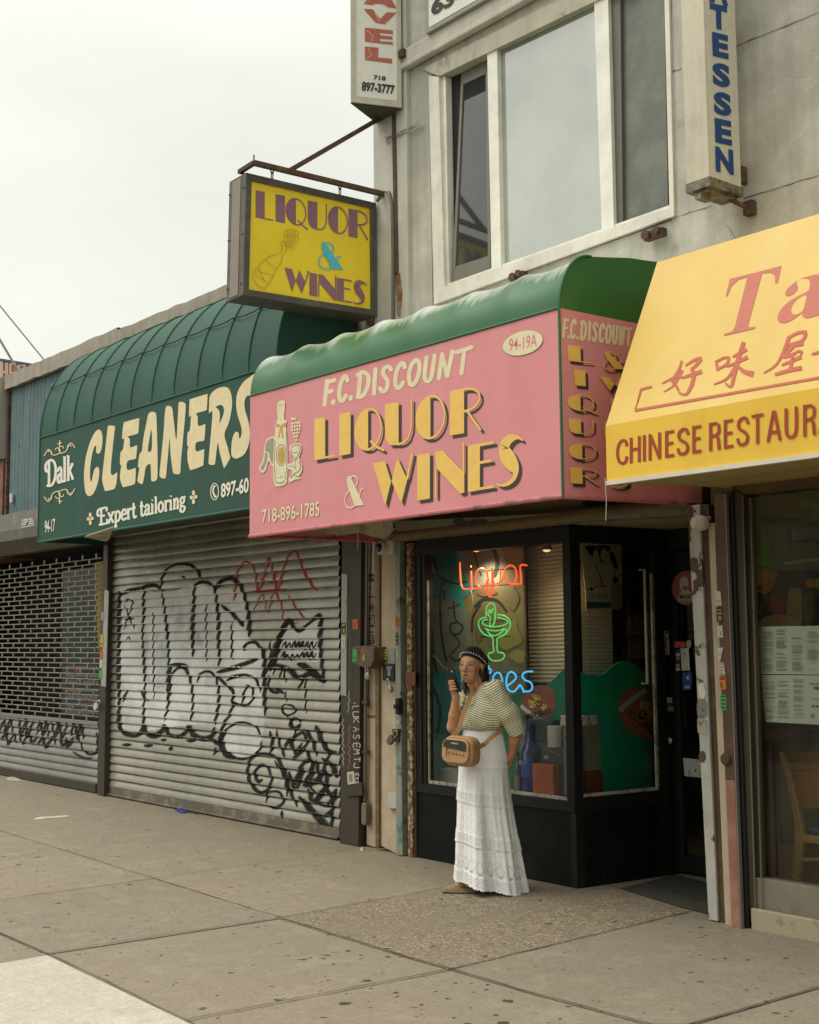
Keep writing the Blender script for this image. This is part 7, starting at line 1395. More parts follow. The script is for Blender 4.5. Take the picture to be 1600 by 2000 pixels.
# table and chair
tbl = thing('restaurant_table', 'dark wood table edge behind the chair inside the restaurant', 'table', (-3.6, 6.9, 0))
M_wood = mk('dark varnished wood', (.2, .095, .035), (.27, .14, .05), scale=4, rough=.4); M_lwood = mk('light oak chair wood', (.66, .42, .16), (.58, .35, .12), scale=7, rough=.45)
tt = T(.3, 1300, 1400)
mb = MB(); zt0 = PY(6.48).at(1490, 1422).z; mb.box(PY(6.48).at(1482, 1430).x, -2.2, 6.48, 6.95, zt0 - .07, zt0); mb.build('tabletop', M_wood, tbl, bevel=.01)
mb = MB(); x_ = PY(6.5).at(*tt((650, 500))[0]).x; mb.box(x_ - .04, x_ + .05, 6.5, 6.58, .02, zt0 - .07); mb.build('leg', mk('reddish leg', (.14, .04, .025), rough=.4), tbl)
mb = MB(); p0 = PY(6.52).at(*tt((725, 820))[0]); mb.box(p0.x, p0.x + .4, 6.52, 6.85, .02, p0.z); tag(mb.build('storage_box', M_wood, None, bevel=.008), 'reddish brown wooden box on the floor under the restaurant table', 'box')
ch = thing('restaurant_chair', 'light oak chair with blue seat behind the restaurant glass', 'chair', (-3.4, 6.35, 0))
CY = 6.38
def rail(name, pts, w, d, Y, m=M_lwood):
    mb = MB(); q = smooth(pts, 4) if len(pts) > 2 else pts; pl = PY(Y)
    L_ = ribbon(q, w); 
    for k, f in enumerate(L_): mb.slab([pl.at(*p) for p in tt(*f)], (0, d, 0))
    return mb.build(name, m, ch, bevel=.0)
def legpoly(name, left, right, Y, d):
    mb = MB(); pl = PY(Y); pts = smooth(left, 3) + list(reversed(smooth(right, 3))); mb.slab([pl.at(*p) for p in tt(*pts)], (0, d, 0)); return mb.build(name, M_lwood, ch, bevel=.006)
legpoly('leg', [(735, 228), (790, 450), (835, 680), (838, 800), (825, 1000), (805, 1182)], [(765, 228), (825, 420), (888, 720), (895, 810), (872, 1000), (842, 1186)], CY, .04)
bs = legpoly('leg', [(1150, 228), (1190, 450), (1235, 680), (1238, 800), (1225, 1000), (1205, 1182)], [(1180, 228), (1225, 420), (1288, 720), (1295, 810), (1272, 1000), (1242, 1186)], CY + .06, .04)
mb = MB(); pl = PY(CY + .01); out = [(775, 235), (1170, 225), (1240, 560), (860, 600)]; 
mb.slab([pl.at(*p) for p in tt((770, 235), (1165, 215), (1180, 310), (1000, 330), (900, 355), (800, 340))], (0, .025, 0)); mb.slab([pl.at(*p) for p in tt((820, 355), (900, 358), (1000, 335), (1190, 330), (1245, 590), (865, 600))], (0, .025, 0)); mb.build('backrest', mk('brown backrest', (.36, .19, .06), rough=.4), ch)
mb = MB(); pl = PY(CY); a, b = pl.at(*tt((893, 758))[0]), pl.at(*tt((1290, 780))[0]); zs2 = a.z; mb.box(a.x, b.x, CY - .005, CY + .36, zs2 - .05, zs2 - .005); mb.build('seat_frame', M_lwood, ch, bevel=.008)
mb = MB(); mb.box(a.x + .03, b.x - .02, CY + .01, CY + .34, zs2 - .005, zs2 + .03); mb.build('seat', mk('blue seat', (.03, .12, .3), rough=.6), ch, bevel=.012)
rail('stretcher', [(880, 928), (1265, 935)], 22, .025, CY + .01)
for xx in (a.x + .0, b.x - .04):
    mb = MB(); mb.box(xx + (.3 if xx < -3.3 else 0) * 0, xx + .04, CY + .31, CY + .35, .02, zs2 - .05); mb.build('leg', M_lwood, ch, bevel=.004)

# ------------------------------------------------------------------ litter on the pavement
def litter(label, pts, c, h=.02, n=1):
    mb = MB(); q = [PZ(0).at(*p) for p in pts]; cc = sum(q, Vector()) / len(q); rows = []
    for k in range(4):
        f = 1 - k / 3.2; rows.append([cc.lerp(v, max(.05, f)) + Vector((random.uniform(-.006, .006), random.uniform(-.006, .006), .002 + h * (k / 3) * random.uniform(.5, 1.2))) for v in q])
    mb.rows(rows, 0, True); tag(mb.build('litter', flat('litter ' + c, lin(c), .6), smooth=False), label, 'litter', 'litter on the pavement')
litter('crumpled blue wrapper on the pavement by the shutter', smooth([(342, 1582), (352, 1580), (362, 1577), (369, 1582), (366, 1588), (352, 1589)], 2, True), '1C2C70', .035)
litter('thin dark stick beside the blue wrapper', [(366, 1585), (388, 1590), (388, 1592), (366, 1588)], '3A352A', .008)
litter('pale smear of torn paper on the pavement at the left', smooth([(66, 1600), (78, 1596), (100, 1595), (133, 1593), (128, 1596), (96, 1598), (72, 1601)], 2, True), 'C8C0AC', .003)
litter('small white paper scraps at the foot of the grille', smooth([(12, 1521), (22, 1516), (32, 1519), (44, 1524), (30, 1526), (16, 1524)], 2, True), 'A8A698', .02)
litter('white cup lid scrap near the pier foot', smooth([(703, 1661), (707, 1656), (711, 1660), (708, 1663)], 2, True), 'D8D2C0', .02)

# ------------------------------------------------------------------ the street behind the photographer, seen only as reflections
M_dkg = flat('dark glass', (.03, .033, .035), .2)
op = thing('street_opposite', 'row of pale brick shops across the street, seen only as reflections in the glass', 'building', (-10, -17, 0))
mb = MB(); mb.box(-70, 40, -26, -17, -.16, 5.2); mb.build('wall', mk('pale brick', (.40, .36, .29), rough=.9), op)
for k in range(20):
    x = -66 + k * 5.2; 
    for a_ in ((x, x + 3.8, .3, 2.6), (x + .4, x + 1.6, 4.2, 6.0), (x + 2.2, x + 3.4, 4.2, 6.0)): mb = MB(); mb.box(a_[0], a_[1], -16.98, -16.9, a_[2], min(a_[3], 5.0)); mb.build('window', M_dkg, op)

# ------------------------------------------------------------------ the woman with the phone
WO = PZ(0).at(932, 1742); WO.z = 0
RW = Matrix.Rotation(YAW, 3, 'Z'); RWi = RW.transposed()
def L(x, y, d=0.0):
    """a traced point at depth d behind the woman's own vertical plane, in her own axes (x to the right of the view, y away, z up)"""
    n = RW @ Vector((0, -1, 0)); p = PL(WO - n * d, n).at(x, y); return np.array(RWi @ (p - WO))
wroot = thing('person', 'woman in striped blouse, white lace skirt and black beanie speaking into her phone', 'person', WO)
wroot.rotation_euler = (0, 0, YAW)
class SDF:
    def __init__(s, lo, hi, h):
        s.lo = np.array(lo, float); s.h = h; s.n = np.ceil((np.array(hi) - s.lo) / h).astype(int) + 1
        s.ax = [s.lo[i] + np.arange(s.n[i]) * h for i in range(3)]; s.F = np.full(s.n, .5, np.float32)
    def _sl(s, a, b):
        i0 = np.maximum(0, np.floor((a - s.lo) / s.h).astype(int)); i1 = np.minimum(s.n, np.ceil((b - s.lo) / s.h).astype(int) + 1)
        sl = tuple(slice(i0[i], max(i0[i], i1[i])) for i in range(3)); return sl, np.meshgrid(*[s.ax[i][sl[i]] for i in range(3)], indexing='ij')
    def op(s, a, b, fn, k, sub=False):
        m = k + 3 * s.h; sl, (X, Y, Z) = s._sl(np.minimum(a, b) - m, np.maximum(a, b) + m)
        if X.size == 0: return
        d = fn(np.stack([X, Y, Z], -1)).astype(np.float32); f = s.F[sl]
        if sub: d = -d; hh = np.clip(.5 - .5 * (f - d) / k, 0, 1); s.F[sl] = f + (d - f) * hh + k * hh * (1 - hh)
        else: hh = np.clip(.5 + .5 * (f - d) / k, 0, 1); s.F[sl] = f + (d - f) * hh - k * hh * (1 - hh)
    def cap(s, a, b, ra, rb=None, k=.012, sub=False):
        a = np.array(a, float); b = np.array(b, float); rb = ra if rb is None else rb; R = max(ra, rb)
        def fn(p):
            ba = b - a; t = np.clip(((p - a) @ ba) / max(1e-9, ba @ ba), 0, 1); return np.linalg.norm(p - a - t[..., None] * ba, axis=-1) - (ra + (rb - ra) * t)
        s.op(np.minimum(a, b) - R, np.maximum(a, b) + R, fn, k, sub)
    def ell(s, c, r, M=None, k=.015, sub=False):
        c = np.array(c, float); r = np.array(r, float); M = np.eye(3) if M is None else M      # rows of M: local axes
        def fn(p):
            q = (p - c) @ M.T; k0 = np.linalg.norm(q / r, axis=-1); k1 = np.linalg.norm(q / (r * r), axis=-1); return k0 * (k0 - 1) / np.maximum(k1, 1e-6)
        s.op(c - r.max(), c + r.max(), fn, k, sub)
    def cut(s, p, n):
        """keep the side the normal points away from"""
        X, Y, Z = np.meshgrid(*s.ax, indexing='ij'); n = np.array(n, float); n /= np.linalg.norm(n); s.F = np.maximum(s.F, ((np.stack([X, Y, Z], -1) - np.array(p)) @ n).astype(np.float32))
    def mesh(s):
        F = s.F; ins = F < 0; nx, ny, nz = F.shape
        C = [(i, j, k) for i in (0, 1) for j in (0, 1) for k in (0, 1)]
        g = lambda A, c: A[c[0]:nx - 1 + c[0], c[1]:ny - 1 + c[1], c[2]:nz - 1 + c[2]]
        cnt = sum(g(ins, c).astype(np.int8) for c in C); m = (cnt > 0) & (cnt < 8); I = np.argwhere(m); N = len(I)
        acc = np.zeros((N, 3)); w = np.zeros(N)
        for a in C:
            for ax in range(3):
                if a[ax]: continue
                b = list(a); b[ax] = 1; va = g(F, a)[m]; vb = g(F, tuple(b))[m]; x = (va < 0) != (vb < 0)
                t = np.where(x, va / np.where(x, va - vb, 1), 0); p = np.tile(np.array(a, float), (N, 1)); p[:, ax] += t; acc += p * x[:, None]; w += x
        V = s.lo + (I + acc / w[:, None]) * s.h; idx = np.full((nx - 1, ny - 1, nz - 1), -1, int); idx[m] = np.arange(N); faces = []
        for ax in range(3):
            o = [i for i in range(3) if i != ax]; A = np.moveaxis(ins, ax, 0); ID = np.moveaxis(idx, ax, 0)
            ch = A[:-1] != A[1:]; sub_ = ch[:, 1:-1, 1:-1]; K = np.argwhere(sub_); i, j, k = K[:, 0], K[:, 1], K[:, 2]
            q = np.stack([ID[i, j, k], ID[i, j + 1, k], ID[i, j + 1, k + 1], ID[i, j, k + 1]], 1); fl = A[i, j + 1, k + 1]
            if ax == 1: fl = ~fl
            q[~fl] = q[~fl][:, ::-1]; faces.append(q)
        Q = np.concatenate(faces); Q = Q[(Q >= 0).all(1)]
        return V, Q
def npmesh(name, V, Q, mats, parent, attrs=None, cols=None):
    me = bpy.data.meshes.new(name); me.from_pydata([tuple(v) for v in V], [], [tuple(int(i) for i in q) for q in Q])
    for m in (mats if isinstance(mats, (list, tuple)) else [mats]): me.materials.append(m)
    me.polygons.foreach_set('use_smooth', [True] * len(me.polygons))
    for k, a in (attrs or {}).items():
        at = me.attributes.new(k, 'FLOAT', 'POINT'); at.data.foreach_set('value', np.asarray(a, np.float32))
    if cols is not None:
        at = me.color_attributes.new('tone', 'FLOAT_COLOR', 'POINT'); at.data.foreach_set('color', np.concatenate([cols, np.ones((len(cols), 1))], 1).astype(np.float32).ravel())
    me.update(); o = bpy.data.objects.new(name, me); COL.objects.link(o)
    if parent is not None: o.parent = parent
    return o
def fresh(mb, name, mats, parent, **k):
    o = mb.build(name, mats, None, **k); o.parent = parent; return o
unit = lambda v: np.array(v, float) / np.linalg.norm(v)
# head frame: right, forward, up
HF = unit((-.50, -.86, -.05)); HR = unit(np.cross(HF, (0.05, 0, 1))); HU = np.cross(HR, HF); HM = np.stack([HR, HF, HU]); HC = L(922.5, 1298.5, -.02)
def H(r, f, u): return HC + HR * r + HF * f + HU * u
sh_l, sh_r = L(968, 1349, -.10), L(915, 1356, .13)
sk = SDF((-.30, -.36, -.01), (.36, .30, 1.56), .0042)
TB = unit((-.80, -.60, 0)); TL_ = unit((.60, -.80, 0)); TM = np.stack([TL_, TB, (0, 0, 1)])
nb = L(938, 1358, .02)
sk.ell(L(944, 1388, .02), (.135, .085, .14), TM, .03); sk.ell(L(942, 1440, .02), (.13, .095, .12), TM, .04); sk.cap(sh_l, sh_r, .04, .04, .03)
sk.cap(H(0, -.030, -.045), nb, .052, .058, .025); sk.cap(H(-.03, .012, -.07), nb + TB * .035 + TL_ * .03, .010, .009, .014); sk.cap(H(.028, .012, -.07), nb + TB * .04 - TL_ * .01, .009, .009, .014)
sk.ell(H(0, -.012, .028), (.069, .092, .082), HM, .015); sk.ell(H(0, .034, -.015), (.055, .057, .078), HM, .02); sk.ell(H(0, .034, -.066), (.044, .048, .040), HM, .02); sk.ell(H(0, .066, -.093), (.020, .018, .017), HM, .016)
sk.ell(H(0, .02, -.085), (.036, .04, .022), HM, .02)
for s in (-1, 1):
    sk.ell(H(.034 * s, .062, -.020), (.020, .018, .018), HM, .022); sk.ell(H(s * .030, .1015, .005), (.016, .012, .009), HM, .012, True)
    sk.cap(H(s * .012, .083, .021), H(s * .042, .072, .021), .0075, .006, .016); sk.ell(H(s * .0135, .091, -.028), (.0085, .009, .0070), HM, .005)
    sk.cap(H(s * .019, .0935, -.028), H(s * .029, .082, -.056), .0018, .0014, .006, True); sk.ell(H(s * .071, -.006, -.006), (.009, .017, .030), HM, .006); sk.ell(H(s * .079, -.002, -.002), (.006, .009, .016), HM, .006, True)
    sk.cap(H(s * .019, .0865, .0125), H(s * .041, .0765, .0105), .0048, .004, .005); sk.cap(H(s * .019, .0865, -.0025), H(s * .041, .077, -.003), .0042, .0036, .006); sk.cap(H(s * .036, .062, -.055), H(s * .030, .066, -.08), .009, .009, .018)
sk.cap(H(0, .087, .016), H(0, .106, -.022), .0078, .0125, .012); sk.cap(H(0, .101, -.027), H(0, .094, -.031), .008, .007, .008)
sk.ell(H(0, .074, -.062), (.030, .018, .026), HM, .014); sk.cap(H(-.016, .0865, -.0535), H(.016, .0865, -.0535), .0042, .0042, .007); sk.cap(H(-.012, .0875, -.0715), H(.012, .0875, -.0715), .0052, .0052, .007); sk.ell(H(0, .097, -.0622), (.0135, .010, .0060), HM, .004, True)
# right arm raised with the phone (farther side), left arm hanging behind the hip
el_r, wr_r = L(885, 1420, .0), L(891, 1362, -.075); sk.cap(sh_r, el_r, .044, .038, .02); sk.cap(el_r, (el_r * .6 + wr_r * .4), .038, .034, .012); sk.cap(el_r * .6 + wr_r * .4, wr_r, .034, .0225, .012)
PHA, PHB = L(879, 1310, -.115), L(895, 1351, -.105)
pal = L(886, 1346, -.085); sk.cap(wr_r, pal, .022, .024, .014); sk.cap(L(883, 1342, -.08), L(888, 1340, -.09), .017, .016, .012)
def finger(base, pts, r):
    p = [np.array(base)] + [np.array(q) for q in pts]
    for i in range(len(p) - 1): sk.cap(p[i], p[i + 1], r * (1 - .08 * i), r * (1 - .08 * (i + 1)), .004)
for i, (y0, ln) in enumerate(((1333, 1), (1338, 1.05), (1343.5, 1), (1348.5, .85))):
    finger(L(881 + i * 1.0, y0 + 2, -.085), [L(877.5 + i * 1.4, y0 - 1, -.108), L(881 + i * 1.6, y0 - 3 * ln, -.128), L(886.5 + i * 1.8, y0 - 3, -.132)], .0085)
finger(L(890, 1350, -.08), [L(888, 1340, -.092), L(886, 1328, -.092), L(884, 1321, -.094)], .0095)
el_l, wr_l = L(1008, 1428, -.06), L(1001, 1468, .0); sk.cap(sh_l, el_l, .045, .040, .02); sk.cap(el_l, el_l * .55 + wr_l * .45, .040, .034, .012); sk.cap(el_l * .55 + wr_l * .45, wr_l, .034, .023, .012)
pl2 = L(997, 1482, .02); sk.cap(wr_l, pl2, .022, .024, .014); sk.cap(L(995, 1478, .01), L(999, 1486, .03), .018, .018, .012)
for i in range(4): finger(L(997.5 - i * 1.2, 1485, .0 + i * .014), [L(995.5 - i * 1.2, 1494, .008 + i * .014), L(991 - i, 1501, .016 + i * .012), L(987 - i, 1505, .022 + i * .01)], .0082)
finger(L(999, 1476, -.0), [L(994, 1483, -.014), L(990.5, 1489, -.012), L(988.5, 1495, -.01)], .0088)
# legs under the skirt, feet
hip = L(944, 1480, .02); ft = L(908, 1733, -.045); bk_ = L(985, 1733, .06)
for s, f in ((.03, bk_), (-.03, ft)):
    hp = hip + np.array((s * .6, .0, 0)) ; kn = (hp + f) / 2 + np.array((.01, .015, .02)); an = f + np.array((.0, 0, .05)); sk.cap(hp, kn, .065, .05, .03); sk.cap(kn, an, .048, .03, .02); sk.cap(an, f + np.array((-.05, -.004, .0)), .031, .024, .02)
V, Q = sk.mesh()
q = (V - HC) @ HM.T; c0 = np.array([.56, .285, .15]); cols = np.tile(c0, (len(V), 1))
def dab(c, r, col, a):
    d = np.linalg.norm((q - np.array(c)) / np.array(r), axis=1); wgt = np.clip(1.4 - d, 0, 1)[:, None] * a; cols[:] = cols * (1 - wgt) + np.array(col) * wgt
for s in (-1, 1):
    dab((s * .040, .065, -.028), (.026, .04, .022), (.46, .185, .105), .6); dab((s * .029, .084, .024), (.016, .02, .0042), (.07, .035, .02), 1.0); dab((s * .030, .084, .005), (.015, .02, .0085), (.13, .06, .04), .85)
    dab((s * .009, .098, -.0355), (.004, .008, .003), (.14, .06, .035), .8)
dab((0, .09, -.054), (.018, .02, .0048), (.34, .125, .085), .7); dab((0, .09, -.0715), (.014, .02, .0058), (.35, .13, .09), .7); dab((0, .09, -.0622), (.0155, .02, .0062), (.035, .012, .01), 1.0); dab((0, .106, -.02), (.016, .02, .02), (.46, .17, .10), .5)
hnd = np.minimum(np.linalg.norm(V - pal, axis=1), np.linalg.norm(V - pl2, axis=1)); wgt = np.clip(1 - hnd / .08, 0, 1)[:, None] * .5; cols = cols * (1 - wgt) + np.array([.50, .25, .16]) * wgt
t = MT('skin'); at = t.n('ShaderNodeAttribute'); at.attribute_name = 'tone'; t.set(t.mix(t.mrange(t.noise(70, 5, .6), .35, .7, 0, .22), at.outputs['Color'], (.30, .13, .07)), .5)
t.b.inputs['Subsurface Weight'].default_value = .12; t.b.inputs['Subsurface Radius'].default_value = (.01, .004, .002); t.b.inputs['Subsurface Scale'].default_value = .5; t.bump(t.noise(90, 5, .65, (1, 1, .6)), .6, .006)
body = npmesh('body', V, Q, t.m, wroot, cols=cols)
M_eye = MT('eye'); M_eye.set((.30, .25, .21), .25); M_iris = flat('iris', (.03, .018, .012), .1)
for s in (-1, 1):
    mb = MB(); c = H(s * .030, .0742, .005); mb.lathe([(.0005, -.0125), (.006, -.011), (.0105, -.0068), (.0125, 0), (.0105, .0068), (.006, .011), (.0005, .0125)], Vector(c), 14)
    ic = c + HF * .0080 - HR * .0 + HR * s * .0; mb.lathe([(.0005, -.0048), (.0055, -.0032), (.0075, 0), (.0055, .0032), (.0005, .0048)], Vector(ic), 12, 1, axis=Matrix(np.stack([HR, HU, HF], 1).tolist())); fresh(mb, 'eye', [M_eye.m, M_iris], wroot, smooth='all')
# hair
hr = SDF((-.16, -.22, 1.1), (.16, .25, 1.56), .0045)
hr.cap(H(-.058, -.035, -.01), H(-.055, -.055, -.075), .030, .028, .02); hr.cap(H(-.055, -.05, -.07), L(953, 1338, .05), .028, .020, .02); hr.cap(H(0, -.075, .0), H(0, -.075, -.09), .05, .04, .03); hr.cap(H(.05, -.05, -.0), H(.06, -.04, -.1), .03, .022, .02); hr.cap(H(-.06, -.01, -.035), H(-.058, -.03, -.09), .018, .022, .02); hr.cap(H(.062, -.02, -.05), L(907, 1343, .03), .018, .016, .015); hr.cap(L(907, 1341, .03), L(909, 1352, -.0), .017, .008, .012); hr.cap(L(950, 1330, .05), L(958, 1342, .06), .02, .008, .015)
V, Q = hr.mesh(); V += np.array([[.0045 * mnoise.noise(Vector((v[0] * 110, v[1] * 110, v[2] * 14))) for _ in range(3)] for v in V])
npmesh('hair', V, Q, mk('dark hair', (.022, .013, .009), (.05, .03, .018), scale=40, rough=.45), wroot)
# beanie with a row of white beads
bm_ = MB(); BA = unit(HU * .82 - HF * .57); BX = HR; BY = np.cross(BA, BX); bc = H(0, -.006, .008)
rows = []
for i in range(19):
    a = math.radians(4 + 86 * i / 18 if i else 1.5); rows.append([])
    for k in range(40):
        b = 2 * math.pi * k / 40; r = .097 + .004 * mnoise.noise(Vector((math.cos(b) * 2, math.sin(b) * 2, a * 3))) - (.004 if i >= 17 else 0)
        d = BX * math.cos(b) * math.sin(a) * .83 + BY * math.sin(b) * math.sin(a) * 1.10 + BA * math.cos(a) * 1.15; rows[-1].append(Vector(bc + d * r))
rows.append([Vector(bc) + (p - Vector(bc)) * .96 - Vector(BA) * .004 for p in rows[-1]])
bm_.rows(rows, 0, True); bm_.cap(rows[0]); cap_ = fresh(bm_, 'beanie', mk('black knit', (.0075, .0075, .010), rough=.9, bump=.5, bs=260), wroot, smooth='all')
bm_ = MB()
kn = H(-.03, -.085, .02); bm_.lathe([(.004, -.045), (.025, -.038), (.037, -.015), (.038, .01), (.026, .034), (.004, .042)], Vector(kn), 16); kk = fresh(bm_, 'knot', bpy.data.materials['black knit'], cap_, smooth='all')
bm_ = MB()
for k in range(30):
    b = 2 * math.pi * k / 30; a = math.radians(81); d = BX * math.cos(b) * math.sin(a) * .83 + BY * math.sin(b) * math.sin(a) * 1.10 + BA * math.cos(a) * 1.15; c = Vector(bc + d * .0985)
    bm_.lathe([(.0004, -.0052), (.0045, -.0028), (.006, 0), (.0045, .0028), (.0004, .0052)], c, 8)
fresh(bm_, 'bead_row', flat('white beads', (.62, .60, .54), .35), cap_, smooth='all')['kind'] = 'stuff'
# striped blouse
bl_ = SDF((-.22, -.34, .90), (.36, .30, 1.40), .0045); bl_.F[:] = .5
cf = L(1012, 1433, -.065); cfr = L(886, 1424, -.0)
bl_.ell(L(944, 1384, .015), (.155, .108, .15), TM, .03); bl_.ell(L(938, 1412, .005), (.150, .128, .075), TM, .04); bl_.cap(sh_l * .8 + sh_r * .2, sh_r * .9 + sh_l * .1, .066, .058, .03); bl_.ell(nb + np.array((0.01, .03, -.02)), (.085, .085, .05), TM, .03)
bl_.ell(L(931, 1395, -.09), (.07, .05, .06), None, .05)
torso = bl_.F.copy()
ar1 = SDF((-.22, -.34, .90), (.36, .30, 1.40), .0045); ar1.cap(L(966, 1351, -.10), L(992, 1392, -.095), .066, .066, .01); ar1.cap(L(992, 1392, -.095), cf, .066, .053, .02); ar1.ell(L(968, 1341, -.095), (.058, .058, .042), None, .03)
ax_ = unit(cf - L(992, 1392, -.095)); ar1.cut(cf + ax_ * .0, ax_)
ar2 = SDF((-.22, -.34, .90), (.36, .30, 1.40), .0045); ar2.cap(L(913, 1356, .12), L(897, 1396, .075), .058, .055, .01); ar2.cap(L(897, 1396, .075), L(889, 1421, .025), .055, .05, .02); ax2 = unit(L(889, 1423, .02) - L(897, 1396, .075)); ar2.cut(L(888, 1424, .02), ax2)
def smin(a, b, k): hh = np.clip(.5 + .5 * (a - b) / k, 0, 1); return a + (b - a) * hh - k * hh * (1 - hh)
bl_.F = smin(smin(torso, ar1.F, .012), ar2.F, .012)
bl_.cap(H(0, -.03, -.02), nb + TB * .012 + np.array((0, 0, -.012)), .06, .064, .01, True); bl_.cap(nb + TB * .08 + np.array((0, 0, .06)), nb + TB * .10 + np.array((0, 0, -.035)), .042, .012, .012, True)
bl_.cap(cf + ax_ * .05, cf - ax_ * .012, .046, .046, .006, True); bl_.cap(L(888, 1426, .018) + ax2 * .05, L(888, 1422, .022), .044, .044, .006, True)
bl_.cut(L(938, 1430, 0) + np.array((0, 0, 0)), (-.12, 0, -1))
V, Q = bl_.mesh()
def samp(F, V):
    i = np.clip(np.round((V - bl_.lo) / bl_.h).astype(int), 0, np.array(F.shape) - 1); return F[i[:, 0], i[:, 1], i[:, 2]]
dt_, d1, d2 = samp(torso, V), samp(ar1.F, V), samp(ar2.F, V); w1 = np.clip((dt_ - d1) / .006, -1, 1) * .5 + .5; w2 = np.clip((dt_ - d2) / .006, -1, 1) * .5 + .5
st0 = V[:, 2] + .10 * V[:, 0] + .35 * np.maximum(0, V[:, 0] + .02) ** 1.0 * .3 + .012 * np.sin(V[:, 0] * 22)
axA = unit(cf - L(966, 1351, -.10)) * .9 + np.array((.12, 0, -.12)); s1 = V @ -axA; s2 = V @ -unit(L(889, 1423, .02) - L(913, 1356, .12))
stripe = np.where(d1 < np.minimum(dt_, d2) - .002, s1, np.where(d2 < dt_ - .002, s2, st0))
low = np.clip((L(938, 1404)[2] - V[:, 2]) / .06, 0, 1) * (d1 > dt_)
nz1 = np.array([mnoise.noise(Vector((v[0] * 16 + v[2] * 4, v[1] * 16, v[2] * 9))) for v in V]); nz2 = np.array([mnoise.noise(Vector((v[0] * 34, v[1] * 34, v[2] * 12 + 5))) for v in V]); pf = np.exp(-((V - L(966, 1345, -.1)) ** 2).sum(1) / .0045)
ctr_ = np.array((L(944, 1390)[0], .015, 0)); rad = V - ctr_; rad[:, 2] = 0; rad /= np.maximum(1e-6, np.linalg.norm(rad, axis=1))[:, None]
V = V + rad * (.008 * nz1 + .006 * nz2 * (.5 + low * 1.8 + pf * 2.0))[:, None]; V[:, 2] += .004 * nz2 * low
t = MT('striped jersey'); at = t.n('ShaderNodeAttribute'); at.attribute_name = 'stripe'; sw = t.math('FRACT', t.math('MULTIPLY', at.outputs['Fac'], 1 / .0148)); tri = t.math('ABSOLUTE', t.math('SUBTRACT', sw, .5))
col = t.mix(t.mrange(tri, .31, .36), (.76, .72, .51), (.085, .105, .055)); t.bump(t.noise(500, 2), .2, .001); t.set(col, .85); t.b.inputs['Sheen Weight'].default_value = .1
blouse = npmesh('blouse', V, Q, t.m, wroot, {'stripe': stripe})
# ruffle at the right shoulder
mb = MB(); rr_ = []
for k in range(26):
    u = k / 25; p = L(913 - 10 * u + 3 * math.sin(u * 3.1), 1341 + 46 * u, .03 - .02 * u); wv = math.sin(u * 34) * .010
    rr_.append([Vector(p + np.array((.014, .02, 0))), Vector(p + np.array((-.004 + wv * .4, -.01 + wv, .004))), Vector(p + np.array((-.016 + wv * .6, -.004 - wv, .006)))])
mb.rows(rr_); fresh(mb, 'ruffle', mk('ruffle cloth', (.62, .58, .40), (.10, .12, .07), scale=90, lo=.48, hi=.52, rough=.9), blouse, smooth='all')
